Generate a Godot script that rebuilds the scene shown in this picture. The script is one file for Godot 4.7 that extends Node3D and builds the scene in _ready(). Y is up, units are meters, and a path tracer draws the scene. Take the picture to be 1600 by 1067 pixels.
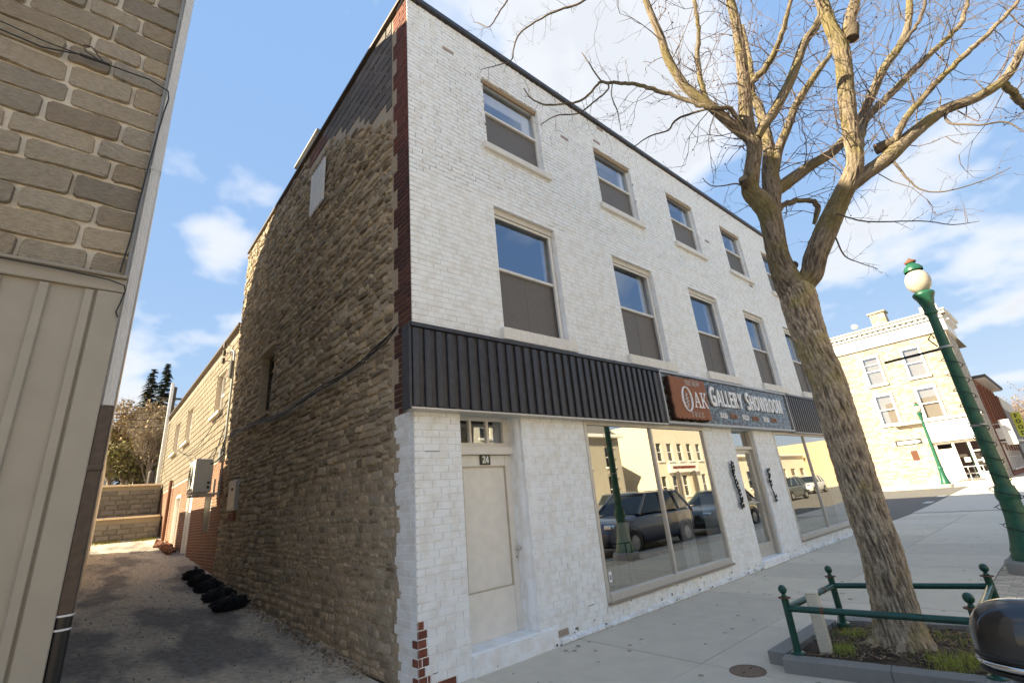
extends Node3D

# ---------------------------------------------------------------- entry point
func _ready() -> void:
	# camera
	var cam := Camera3D.new()
	cam.name = "camera"
	cam.transform = Transform3D(Basis(Vector3(0.76700, -0.08722, 0.63570), Vector3(-0.14737, 0.94029, 0.30682), Vector3(-0.62450, -0.32901, 0.70834)).orthonormalized(), Vector3(-2.462, 1.6, 4.531))
	cam.fov = 72.84
	cam.near = 0.02
	cam.far = 900.0
	add_child(cam)
	cam.current = true
	# sky, exposure
	var env := Environment.new()
	env.background_mode = Environment.BG_SKY
	var sky := Sky.new()
	var pano := PanoramaSkyMaterial.new()
	pano.panorama = sky_picture()
	sky.sky_material = pano
	env.sky = sky
	env.background_energy_multiplier = 1.0
	env.tonemap_mode = Environment.TONE_MAPPER_LINEAR
	env.tonemap_exposure = 3.45
	env.sdfgi_enabled = true
	env.ssao_enabled = true
	env.ssil_enabled = true
	var we := WorldEnvironment.new()
	we.name = "world_environment"
	we.environment = env
	add_child(we)
	# sun: low in the west behind the street front, light runs right, down and out to the street
	var sun := DirectionalLight3D.new()
	sun.name = "sun"
	sun.light_energy = 1.6
	sun.light_color = Color(1.0, 0.94, 0.80)
	sun.light_angular_distance = 0.5
	sun.shadow_enabled = true
	sun.basis = Basis.looking_at(Vector3(1.5, -1.0, 0.72).normalized(), Vector3.UP)
	add_child(sun)

	make_materials()
	setting()
	corner_building()
	veneer_building()
	annex()
	far_buildings()
	alley_end()
	opposite_side()
	street_tree()
	planter()
	street_things()
	wall_things()
	cars()

# ---------------------------------------------------------------- naming helpers
var used := {}

func numbered(called: String) -> String:
	if not used.has(called):
		used[called] = 0
		return called
	used[called] += 1
	return "%s_%03d" % [called, used[called]]

func thing(called: String, label: String, category: String, at := Vector3.ZERO, turn := 0.0, group := "") -> Node3D:
	var o := Node3D.new()
	o.name = numbered(called)
	add_child(o, true)
	o.position = at
	o.rotation.y = turn
	o.set_meta("label", label)
	o.set_meta("category", category)
	if group != "":
		o.set_meta("group", group)
	return o

func put(called: String, mb: MB, m: Material, parent: Node, kind := "") -> MeshInstance3D:
	return put_mesh(called, mb.mesh(), m, parent, kind)

func put_mesh(called: String, mesh: Mesh, m: Material, parent: Node, kind := "") -> MeshInstance3D:
	var o := MeshInstance3D.new()
	if parent == self:
		o.name = numbered(called)
	else:
		var key := "%d/%s" % [parent.get_instance_id(), called]
		var k: int = used.get(key, -1) + 1
		used[key] = k
		o.name = called if k == 0 else "%s_%03d" % [called, k]
	o.mesh = mesh
	o.material_override = m
	if kind != "":
		o.set_meta("kind", kind)
	parent.add_child(o, true)
	return o

# ---------------------------------------------------------------- mesh builder (faces given counter-clockwise as seen from outside)
class MB:
	var v := PackedVector3Array()
	var n := PackedVector3Array()
	var c := PackedColorArray()
	var t := PackedVector2Array()
	var i := PackedInt32Array()

	func tri(a: Vector3, b: Vector3, d: Vector3, col := Color.WHITE) -> void:
		var nn := (b - a).cross(d - a).normalized()
		var k := v.size()
		v.append(a); v.append(b); v.append(d)
		for q in 3:
			n.append(nn); c.append(col); t.append(Vector2.ZERO)
		i.append(k); i.append(k + 2); i.append(k + 1)

	func quad(a: Vector3, b: Vector3, d: Vector3, e: Vector3, col := Color.WHITE) -> void:
		var nn := (d - a).cross(e - b).normalized()
		var k := v.size()
		v.append(a); v.append(b); v.append(d); v.append(e)
		for q in 4:
			n.append(nn); c.append(col)
		t.append(Vector2(0, 1)); t.append(Vector2(1, 1)); t.append(Vector2(1, 0)); t.append(Vector2(0, 0))
		i.append(k); i.append(k + 2); i.append(k + 1); i.append(k); i.append(k + 3); i.append(k + 2)

	func box(at: Vector3, s: Vector3, col := Color.WHITE, bas := Basis(), bev := 0.0) -> void:
		var h := s * 0.5
		if bev <= 0.0:
			for ax in 3:
				for sg in [-1.0, 1.0]:
					var nn := Vector3.ZERO; nn[ax] = sg
					var u := Vector3.ZERO; u[(ax + 1) % 3] = 1.0
					var w := Vector3.ZERO; w[(ax + 2) % 3] = sg
					var q := [nn - u - w, nn + u - w, nn + u + w, nn - u + w]
					quad(at + bas * (q[0] * h), at + bas * (q[1] * h), at + bas * (q[2] * h), at + bas * (q[3] * h), col)
			return
		# chamfered box
		var b := minf(bev, minf(h.x, minf(h.y, h.z)) * 0.8)
		var pt := func(sx: float, sy: float, sz: float, ax: int) -> Vector3:
			var p := Vector3(sx * (h.x - b), sy * (h.y - b), sz * (h.z - b))
			var sg := Vector3(sx, sy, sz)
			p[ax] = sg[ax] * h[ax]
			return at + bas * p
		for ax in 3:
			var a1 := (ax + 1) % 3
			var a2 := (ax + 2) % 3
			for sg in [-1.0, 1.0]:
				var cs := []
				for pr in [[-1.0, -1.0], [1.0, -1.0], [1.0, 1.0], [-1.0, 1.0]]:
					var sv := Vector3.ZERO
					sv[ax] = sg; sv[a1] = pr[0]; sv[a2] = pr[1]
					cs.append(pt.call(sv.x, sv.y, sv.z, ax))
				if sg > 0: quad(cs[0], cs[1], cs[2], cs[3], col)
				else: quad(cs[3], cs[2], cs[1], cs[0], col)
			# edges along ax
			for s1 in [-1.0, 1.0]:
				for s2 in [-1.0, 1.0]:
					var lo := Vector3.ZERO; lo[ax] = -1.0; lo[a1] = s1; lo[a2] = s2
					var hi := lo; hi[ax] = 1.0
					var p0: Vector3 = pt.call(lo.x, lo.y, lo.z, a1)
					var p1: Vector3 = pt.call(hi.x, hi.y, hi.z, a1)
					var p2: Vector3 = pt.call(hi.x, hi.y, hi.z, a2)
					var p3: Vector3 = pt.call(lo.x, lo.y, lo.z, a2)
					if s1 * s2 > 0: quad(p0, p3, p2, p1, col)
					else: quad(p0, p1, p2, p3, col)
		for sx in [-1.0, 1.0]:
			for sy in [-1.0, 1.0]:
				for sz in [-1.0, 1.0]:
					var q0: Vector3 = pt.call(sx, sy, sz, 0)
					var q1: Vector3 = pt.call(sx, sy, sz, 1)
					var q2: Vector3 = pt.call(sx, sy, sz, 2)
					if sx * sy * sz > 0: tri(q0, q1, q2, col)
					else: tri(q0, q2, q1, col)

	# a laid piece (brick, block): five faces, the front at depth d in front of the plane o/u/w, front turned to u x w
	func piece(o: Vector3, u: Vector3, w: Vector3, wd: float, ht: float, d: float, bev: float, col: Color, skew := 0.0) -> void:
		var nn := u.cross(w).normalized()
		var a := o; var b := o + u * wd; var e := o + u * wd + w * ht; var f := o + w * ht
		var fa := o + u * bev + w * bev + nn * (d + skew)
		var fb := o + u * (wd - bev) + w * bev + nn * (d - skew)
		var fe := o + u * (wd - bev) + w * (ht - bev) + nn * (d - skew * 0.5)
		var ff := o + u * bev + w * (ht - bev) + nn * (d + skew * 0.5)
		quad(fa, fb, fe, ff, col)
		quad(a, b, fb, fa, col); quad(b, e, fe, fb, col); quad(e, f, ff, fe, col); quad(f, a, fa, ff, col)

	# a rough stone: polygon outline (counter-clockwise, in u/w), bulged face
	func stone(pts: PackedVector2Array, o: Vector3, u: Vector3, w: Vector3, d: float, bev: float, bulge: float, col: Color, rng: RandomNumberGenerator) -> void:
		var nn := u.cross(w).normalized()
		var m := Vector2.ZERO
		for p in pts: m += p
		m /= pts.size()
		var k := pts.size()
		var tilt := Vector2(rng.randf_range(-1, 1), rng.randf_range(-1, 1)) * 0.09
		var base := []
		var face := []
		for p in pts:
			var q := p + (m - p).normalized() * bev
			base.append(o + u * p.x + w * p.y)
			face.append(o + u * q.x + w * q.y + nn * (d + (q - m).dot(tilt) + rng.randf_range(-0.3, 0.3) * bulge))
		var mid := o + u * (m.x + rng.randf_range(-0.02, 0.02)) + w * (m.y + rng.randf_range(-0.01, 0.01)) + nn * (d + bulge)
		for j in k:
			var j2 := (j + 1) % k
			quad(base[j], base[j2], face[j2], face[j], col)
			tri(face[j], face[j2], mid, col)

	func tube(pts: Array, rads: Array, sides := 8, col := Color.WHITE, caps := true) -> void:
		var k := pts.size()
		var up := Vector3.UP
		var t0: Vector3 = (pts[1] - pts[0]).normalized()
		if absf(t0.dot(up)) > 0.9: up = Vector3.RIGHT
		var x := t0.cross(up).normalized()
		var start := v.size()
		var along := 0.0
		for j in k:
			var tg: Vector3
			if j == 0: tg = pts[1] - pts[0]
			elif j == k - 1: tg = pts[j] - pts[j - 1]
			else: tg = (pts[j + 1] - pts[j]).normalized() + (pts[j] - pts[j - 1]).normalized()
			tg = tg.normalized()
			x = (x - tg * x.dot(tg)).normalized()
			var y := tg.cross(x)
			if j > 0: along += (pts[j] as Vector3).distance_to(pts[j - 1])
			var r: float = rads[j] if rads.size() > 1 else rads[0]
			for q in sides:
				var a := TAU * q / sides
				var nn := x * cos(a) + y * sin(a)
				v.append(pts[j] + nn * r); n.append(nn); c.append(col); t.append(Vector2(float(q) / sides, along))
		for j in k - 1:
			for q in sides:
				var a0 := start + j * sides + q
				var a1 := start + j * sides + (q + 1) % sides
				var b0 := a0 + sides
				var b1 := a1 + sides
				i.append(a0); i.append(b0); i.append(a1); i.append(a1); i.append(b0); i.append(b1)
		if caps:
			for j in [0, k - 1]:
				var tg2: Vector3 = (pts[0] - pts[1]).normalized() if j == 0 else (pts[k - 1] - pts[k - 2]).normalized()
				var ci := v.size()
				v.append(pts[j]); n.append(tg2); c.append(col); t.append(Vector2.ZERO)
				for q in sides:
					v.append(v[start + j * sides + q]); n.append(tg2); c.append(col); t.append(Vector2.ZERO)
				for q in sides:
					var p1 := ci + 1 + q
					var p2 := ci + 1 + (q + 1) % sides
					if j == 0: i.append(ci); i.append(p1); i.append(p2)
					else: i.append(ci); i.append(p2); i.append(p1)

	# turned shape round the y axis: profile of (radius, height) from bottom to top
	func lathe(pr: Array, at := Vector3.ZERO, sides := 16, col := Color.WHITE, flute := 0.0) -> void:
		var start := v.size()
		var k := pr.size()
		for j in k:
			var p: Vector2 = pr[j]
			var d1: Vector2 = (pr[mini(j + 1, k - 1)] - pr[maxi(j - 1, 0)])
			var nn2 := Vector2(d1.y, -d1.x).normalized()
			for q in sides + 1:
				var a := TAU * q / sides
				var rr := p.x * (1.0 - (flute if q % 2 == 1 else 0.0))
				v.append(at + Vector3(cos(a) * rr, p.y, sin(a) * rr))
				n.append(Vector3(cos(a) * nn2.x, nn2.y, sin(a) * nn2.x)); c.append(col); t.append(Vector2(float(q) / sides, p.y))
		for j in k - 1:
			for q in sides:
				var a0 := start + j * (sides + 1) + q
				var b0 := a0 + sides + 1
				i.append(a0); i.append(a0 + 1); i.append(b0); i.append(a0 + 1); i.append(b0 + 1); i.append(b0)

	# grid of points rows x cols, smooth
	func grid(pts: Array, cols: int, col := Color.WHITE, cols_of := []) -> void:
		var start := v.size()
		var rows := pts.size() / cols
		for r in rows:
			for q in cols:
				var p: Vector3 = pts[r * cols + q]
				var dx: Vector3 = pts[r * cols + mini(q + 1, cols - 1)] - pts[r * cols + maxi(q - 1, 0)]
				var dy: Vector3 = pts[mini(r + 1, rows - 1) * cols + q] - pts[maxi(r - 1, 0) * cols + q]
				v.append(p); n.append(dx.cross(dy).normalized()); c.append(cols_of[r * cols + q] if cols_of.size() else col); t.append(Vector2(float(q) / (cols - 1), 1.0 - float(r) / (rows - 1)))
		for r in rows - 1:
			for q in cols - 1:
				var a := start + r * cols + q
				i.append(a); i.append(a + cols); i.append(a + 1); i.append(a + 1); i.append(a + cols); i.append(a + cols + 1)

	func mesh() -> ArrayMesh:
		var arr := []
		arr.resize(Mesh.ARRAY_MAX)
		arr[Mesh.ARRAY_VERTEX] = v; arr[Mesh.ARRAY_NORMAL] = n; arr[Mesh.ARRAY_COLOR] = c; arr[Mesh.ARRAY_TEX_UV] = t; arr[Mesh.ARRAY_INDEX] = i
		var m := ArrayMesh.new()
		if v.size(): m.add_surface_from_arrays(Mesh.PRIMITIVE_TRIANGLES, arr)
		return m

func one_box(at: Vector3, s: Vector3, bev := 0.0, col := Color.WHITE, bas := Basis()) -> MB:
	var m := MB.new()
	m.box(at, s, col, bas, bev)
	return m

func rnd(s: int) -> RandomNumberGenerator:
	var r := RandomNumberGenerator.new()
	r.seed = s
	return r

# lays many pieces: the largest 300 as seen from the kerb become parts, the rest one joined part
func lay(parent: Node, called: String, rest_called: String, m: Material, pieces: Array, build: Callable, most := 300) -> void:
	var eye := Vector3(-2.462, 1.6, 4.531)
	for p in pieces:
		p.rank = p.size / (p.at as Vector3).distance_squared_to(eye)
	pieces.sort_custom(func(a, b): return a.rank > b.rank)
	var rest := MB.new()
	for k in pieces.size():
		if k < most:
			var mb := MB.new()
			build.call(mb, pieces[k])
			put(called, mb, m, parent)
		else:
			build.call(rest, pieces[k])
	if rest.v.size():
		put(rest_called, rest, m, parent, "stuff")

# ---------------------------------------------------------------- sky
func sky_picture() -> ImageTexture:
	var w := 2200
	var h := 1100
	var im := Image.create(w, h, false, Image.FORMAT_RGBF)
	var f := FastNoiseLite.new()
	f.seed = 11
	f.noise_type = FastNoiseLite.TYPE_SIMPLEX_SMOOTH
	f.fractal_type = FastNoiseLite.FRACTAL_FBM
	f.fractal_octaves = 7
	f.fractal_gain = 0.56
	f.frequency = 1.0
	var g := FastNoiseLite.new()
	g.seed = 5
	g.frequency = 0.9
	g.fractal_octaves = 2
	# cloud banks: direction, reach
	var banks := [[Vector3(0.56, 0.74, -0.37), 0.22], [Vector3(0.47, 0.79, -0.40), 0.12], [Vector3(0.68, 0.67, -0.30), 0.2], [Vector3(0.73, 0.61, -0.32), 0.14], [Vector3(0.95, 0.30, -0.13), 0.10], [Vector3(0.95, 0.33, 0.03), 0.06], [Vector3(0.97, 0.24, -0.03), 0.1],
		[Vector3(0.06, 0.47, -0.88), 0.06], [Vector3(0.10, 0.475, -0.87), 0.05], [Vector3(0.0, 0.57, -0.82), 0.04], [Vector3(0.17, 0.65, -0.74), 0.045], [Vector3(0.01, 0.26, -0.97), 0.05], [Vector3(0.02, 0.17, -0.99), 0.07],
		[Vector3(0.5, 0.55, 0.67), 0.2], [Vector3(-0.3, 0.6, 0.74), 0.25], [Vector3(-0.8, 0.4, 0.4), 0.2], [Vector3(-0.75, 0.5, -0.4), 0.12], [Vector3(0.15, 0.3, 0.94), 0.2], [Vector3(-0.5, 0.3, -0.8), 0.1], [Vector3(0.8, 0.3, 0.52), 0.16]]
	for b in banks: b[0] = (b[0] as Vector3).normalized()
	im.fill(Color(0.175, 0.157, 0.135))
	for y in int(h * 0.51):
		var el := (0.5 - (y + 0.5) / h) * PI
		var ce := cos(el)
		var se := sin(el)
		var up := maxf(se, 0.0)
		var blue := Color(0.091, 0.152, 0.260).lerp(Color(0.152, 0.213, 0.282), pow(1.0 - up, 2.2))
		blue = blue.lerp(Color(0.265, 0.285, 0.305), pow(1.0 - up, 9.0))
		for x in w:
			var az := TAU * (x + 0.5) / w
			var d := Vector3(sin(az) * ce, se, -cos(az) * ce)
			var s := 1.0 / (up + 0.22)
			var p := Vector3(d.x * s, 0.0, d.z * s) * 1.15
			var n := f.get_noise_3d(p.x * 1.3, p.y, p.z * 1.3)
			var cover := g.get_noise_3d(p.x * 0.6, 3.0, p.z * 0.6) * 0.35 - 0.26
			for b in banks:
				var q: float = 1.0 - (d - b[0]).length_squared() / (b[1] * b[1] * 2.4)
				if q > 0.0: cover += q * 0.40
			var a := clampf((n * 1.25 + cover) * 1.6 + 0.04, 0.0, 1.0)
			a = a * (2.0 - a) * 0.55 + a * a * (3.0 - 2.0 * a) * 0.45
			var thick := clampf((n * 1.4 + cover) * 1.5, 0.0, 1.0)
			var white := Color(0.345, 0.345, 0.35).lerp(Color(0.235, 0.245, 0.26), thick * 0.8)
			im.set_pixel(x, y, blue.lerp(white, a * 0.92))
	return ImageTexture.create_from_image(im)

# ---------------------------------------------------------------- materials
var M := {}

func lin(r: float, g: float, b: float) -> Color:
	return Color(r, g, b).linear_to_srgb()

func noise_tex(s: int, freq: float, lo: float, hi: float, oct := 5, kind := FastNoiseLite.TYPE_SIMPLEX_SMOOTH, size := 512, tint_lo := Color.WHITE, tint_hi := Color.WHITE, p0 := 0.0, p1 := 1.0) -> NoiseTexture2D:
	var f := FastNoiseLite.new()
	f.seed = s
	f.noise_type = kind
	f.frequency = freq
	f.fractal_octaves = oct
	var t := NoiseTexture2D.new()
	t.width = size
	t.height = size
	t.seamless = true
	t.noise = f
	var g := Gradient.new()
	g.set_color(0, Color(lo * tint_lo.r, lo * tint_lo.g, lo * tint_lo.b))
	g.set_color(1, Color(hi * tint_hi.r, hi * tint_hi.g, hi * tint_hi.b))
	g.set_offset(0, p0)
	g.set_offset(1, p1)
	t.color_ramp = g
	return t

var T := {}

# a plain rough surface: vertex colours count, a blotch texture varies them, a height texture roughens
func mat(called: String, col: Color, rough: float, blotch := "", scale := 1.0, bump := "", cm := 0.0, metal := 0.0) -> StandardMaterial3D:
	var m := StandardMaterial3D.new()
	m.resource_name = called
	m.albedo_color = col.linear_to_srgb()
	m.vertex_color_use_as_albedo = true
	m.roughness = rough
	m.metallic = metal
	if blotch != "":
		m.albedo_texture = T[blotch]
	if bump != "":
		m.heightmap_enabled = true
		m.heightmap_texture = T[bump]
		m.heightmap_scale = cm
	if blotch != "" or bump != "":
		m.uv1_triplanar = true
		m.uv1_world_triplanar = true
		m.uv1_scale = Vector3.ONE * scale
	M[called] = m
	return m

func make_materials() -> void:
	T.fine = noise_tex(1, 0.06, 0.0, 1.0, 5)
	T.grain = noise_tex(2, 0.2, 0.0, 1.0, 4)
	T.cell = noise_tex(3, 0.05, 0.0, 1.0, 3, FastNoiseLite.TYPE_CELLULAR)
	T.soft = noise_tex(4, 0.012, 0.95, 1.0, 6)
	T.strong = noise_tex(6, 0.02, 0.74, 1.0, 6)
	T.stone = noise_tex(7, 0.03, 0.82, 1.0, 6, FastNoiseLite.TYPE_SIMPLEX_SMOOTH, 512, Color(1, 0.97, 0.92), Color(1, 1, 1))
	T.asphalt = noise_tex(8, 0.25, 0.72, 1.0, 3)
	T.paint = noise_tex(9, 0.008, 0.965, 1.0, 6, FastNoiseLite.TYPE_SIMPLEX_SMOOTH, 1024, Color(1.0, 0.985, 0.965), Color.WHITE, 0.25, 0.6)
	T.crack = noise_tex(10, 0.035, 0.30, 0.97, 6, FastNoiseLite.TYPE_SIMPLEX_SMOOTH, 1024, Color(1, 0.92, 0.84), Color.WHITE, 0.30, 0.40)
	T.granite = noise_tex(15, 0.32, 0.60, 1.0, 3)
	T.print_reflections = noise_tex(16, 0.02, 0.72, 1.0, 6, FastNoiseLite.TYPE_SIMPLEX_SMOOTH, 512, Color(0.85, 0.62, 0.45), Color(0.92, 1.0, 1.0), 0.3, 0.7)  # brown and slate mottle: reflections on the board painted in with its print
	T.streak = noise_tex(12, 0.02, 0.75, 1.0, 5)
	T.wood = noise_tex(13, 0.03, 0.4, 1.0, 4)
	T.far_brick = far_brick_tex()
	mat("white_paint", Color(0.885, 0.90, 0.90), 0.55, "paint", 0.55, "fine", 0.25)
	mat("white_joint", Color(0.88, 0.84, 0.77), 0.75, "crack", 0.33, "grain", 0.2)
	mat("white_trim", Color(0.80, 0.775, 0.73), 0.5, "soft", 0.9, "fine", 0.06)
	mat("cream_paint", Color(0.86, 0.815, 0.73), 0.45, "soft", 0.9, "fine", 0.05)
	mat("sill_stone", Color(0.90, 0.86, 0.78), 0.8, "soft", 1.6, "fine", 0.8)
	mat("stone", Color.WHITE, 0.9, "stone", 2.2, "fine", 1.2)
	mat("mortar", Color(0.62, 0.51, 0.37), 0.95, "strong", 1.4, "grain", 1.0)
	mat("brick", Color.WHITE, 0.85, "strong", 2.0, "grain", 0.25)
	mat("brick_mortar", Color(0.46, 0.39, 0.31), 0.95, "soft", 2.0, "grain", 0.2)
	mat("veneer", Color.WHITE, 0.88, "stone", 1.3, "fine", 1.3)
	mat("veneer_mortar", Color(0.78, 0.71, 0.60), 0.95, "soft", 3.0, "grain", 0.5)
	M.veneer.uv1_scale = Vector3(0.8, 3.2, 0.8)
	mat("taupe_metal", Color(0.365, 0.325, 0.26), 0.5, "soft", 0.4)
	mat("dark_metal", Color(0.046, 0.046, 0.056), 0.38, "streak", 0.7)
	mat("dark_sheet", Color(0.062, 0.056, 0.058), 0.45, "streak", 0.7)
	mat("alu", Color(0.62, 0.58, 0.52), 0.4, "soft", 1.5)
	M.alu.metallic = 0.35
	mat("white_metal", Color(0.70, 0.69, 0.67), 0.45, "soft", 0.5)
	mat("brown_metal", Color(0.10, 0.066, 0.045), 0.55, "strong", 1.2)
	mat("black_plastic", Color(0.012, 0.012, 0.013), 0.35)
	mat("bag_plastic", Color(0.012, 0.012, 0.014), 0.16, "", 5.0, "fine", 1.6)
	mat("cable", Color(0.02, 0.02, 0.02), 0.6)
	mat("concrete", Color(0.72, 0.62, 0.485), 0.9, "soft", 0.45, "grain", 0.12)
	mat("kerb_stone", Color(0.68, 0.65, 0.60), 0.85, "granite", 3.2, "grain", 1.0)
	mat("asphalt", Color(0.20, 0.185, 0.165), 0.92, "asphalt", 1.2, "grain", 0.5)
	mat("alley_ground", Color.WHITE, 0.95, "asphalt", 1.6, "grain", 0.9)
	mat("ground", Color(0.13, 0.115, 0.08), 0.95, "strong", 0.2)
	mat("line_paint", Color(0.72, 0.72, 0.70), 0.7, "strong", 1.0)
	mat("soil", Color.WHITE, 0.97, "strong", 3.0, "grain", 2.0)
	mat("bark", Color.WHITE, 0.93, "strong", 2.5, "fine", 0.9)
	mat("twig", Color.WHITE, 0.9)
	mat("plant", Color.WHITE, 0.85)
	M.plant.backlight_enabled = true
	M.plant.backlight = Color(0.35, 0.35, 0.2)
	mat("green_paint", Color(0.012, 0.092, 0.062), 0.3, "strong", 1.2, "grain", 0.05)
	mat("lamp_green", Color(0.022, 0.145, 0.085), 0.38, "strong", 1.0, "grain", 0.05)
	mat("rust", Color(0.22, 0.09, 0.045), 0.8, "strong", 4.0)
	mat("globe", Color(0.50, 0.44, 0.35), 0.2)
	M.globe.subsurf_scatter_enabled = true
	M.globe.subsurf_scatter_strength = 0.3
	mat("iron", Color(0.30, 0.19, 0.125), 0.75, "strong", 4.0, "cell", 0.3)
	mat("plaque_wood", Color(0.62, 0.20, 0.06), 0.6, "wood", 1.0, "fine", 0.15)
	M.plaque_wood.uv1_scale = Vector3(0.8, 6.0, 0.8)
	mat("sign_face", Color(0.20, 0.20, 0.195), 0.07, "print_reflections", 0.6, "", 0.0, 0.4)
	M.sign_face.uv1_scale = Vector3(0.5, 1.1, 0.5)
	mat("white_letter", Color(0.85, 0.85, 0.84), 0.5)
	mat("brown_letter", Color(0.32, 0.14, 0.07), 0.5)
	mat("black_letter", Color(0.02, 0.02, 0.02), 0.5)
	mat("yellow_sign", Color(0.75, 0.72, 0.08), 0.5)
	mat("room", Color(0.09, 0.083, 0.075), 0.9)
	mat("curtain", Color(0.66, 0.66, 0.64), 0.9)
	mat("screen", Color(0.15, 0.132, 0.115), 0.55, "soft", 1.2)
	mat("far_brick", Color(0.47, 0.43, 0.37), 0.9)
	M.far_brick.albedo_texture = T.far_brick
	M.far_brick.uv1_triplanar = true
	M.far_brick.uv1_world_triplanar = true
	M.far_brick.uv1_scale = Vector3.ONE * 0.5
	mat("red_brick", Color(0.30, 0.12, 0.075), 0.9, "strong", 1.0)
	mat("cream_wall", Color(0.70, 0.635, 0.51), 0.9, "soft", 0.3)
	mat("grey_wall", Color(0.36, 0.33, 0.27), 0.9, "soft", 0.3)
	mat("peach_wall", Color(0.60, 0.44, 0.29), 0.9, "soft", 0.3)
	mat("roof_grey", Color(0.12, 0.115, 0.11), 0.9, "soft", 0.5)
	mat("pole_wood", Color(0.10, 0.08, 0.06), 0.9, "strong", 2.0)
	mat("galvanised", Color(0.40, 0.41, 0.42), 0.4, "soft", 1.0, "", 0.0, 0.5)
	mat("tyre", Color(0.015, 0.015, 0.015), 0.8)
	mat("chrome", Color(0.65, 0.65, 0.66), 0.12, "", 1.0, "", 0.0, 1.0)
	for p in [["paint_black", Color(0.008, 0.008, 0.01)], ["paint_navy", Color(0.02, 0.03, 0.065)], ["paint_green", Color(0.05, 0.07, 0.065)], ["paint_white", Color(0.7, 0.7, 0.69)], ["paint_grey", Color(0.10, 0.11, 0.11)]]:
		mat(p[0], p[1], 0.3)
		M[p[0]].clearcoat_enabled = true
		M[p[0]].clearcoat = 1.0
		M[p[0]].clearcoat_roughness = 0.02
	mat("car_glass", Color(0.02, 0.025, 0.03), 0.05)
	# coated glass: part mirror, part see-through
	var dot := Image.create(4, 4, false, Image.FORMAT_RGBA8)
	dot.fill(Color.WHITE)
	var dot_tex := ImageTexture.create_from_image(dot)
	for p in [["shop_glass", Color(0.95, 0.92, 0.84), 0.60], ["upper_glass", Color(0.58, 0.68, 0.82), 0.38], ["far_glass", Color(0.8, 0.85, 0.9), 0.4]]:
		var g := mat(p[0], p[1], 0.015)
		g.albedo_texture = dot_tex
		g.transparency = BaseMaterial3D.TRANSPARENCY_ALPHA
		var cc: Color = g.albedo_color
		cc.a = p[2]
		g.albedo_color = cc
		g.metallic = 1.0

# coursed buff stone too far away to pick apart: 1 pixel is about 8 mm
func far_brick_tex() -> ImageTexture:
	var n := 256
	var im := Image.create(n, n, false, Image.FORMAT_RGBA8)
	im.fill(Color(0.97, 0.95, 0.92))
	var r := rnd(31)
	var y := 0
	while y < n:
		var hh := r.randi_range(10, 18)
		if n - y - hh < 10: hh = n - y
		var x := 0
		var first := r.randi_range(8, 30)
		while x < n:
			var ww := first if x == 0 else r.randi_range(20, 62)
			if n - x - ww < 16: ww = n - x
			var k := r.randf_range(0.70, 1.0)
			im.fill_rect(Rect2i(x, y, ww - 1, hh - 1), Color(k, k * r.randf_range(0.94, 1.0), k * r.randf_range(0.86, 1.0)))
			x += ww
		y += hh
	return ImageTexture.create_from_image(im)

# ---------------------------------------------------------------- ground, pavements
func structure(called: String, mb: MB, m: Material, parent: Node = self) -> MeshInstance3D:
	return put(called, mb, m, parent, "structure" if parent == self else "")

func slab_grid(mb: MB, x0: float, x1: float, z0: float, z1: float, nx: int, nz: int, height: Callable, tone: Callable) -> void:
	var pts := []
	var cols := []
	for r in nz + 1:
		for q in nx + 1:
			var x := lerpf(x0, x1, float(q) / nx)
			var z := lerpf(z1, z0, float(r) / nz)
			pts.append(Vector3(x, height.call(x, z), z))
			cols.append(tone.call(x, z))
	mb.grid(pts, nx + 1, Color.WHITE, cols)

var gn := FastNoiseLite.new()

func alley_height(x: float, z: float) -> float:
	var s := -z
	var y := 0.02
	if s < 5.0: y = lerpf(0.03, 0.24, clampf((s - 0.9) / 4.1, 0.0, 1.0))
	elif s < 9.4: y = lerpf(0.24, 0.58, (s - 5.0) / 4.4)
	elif s < 16.6: y = lerpf(0.58, 1.15, (s - 9.4) / 7.2)
	else: y = lerpf(1.15, 1.56, clampf((s - 16.6) / 4.4, 0.0, 1.0))
	return y

func lot_height(x: float) -> float:
	return 0.006 + 0.24 * smoothstep(19.0, 36.0, x)

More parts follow.
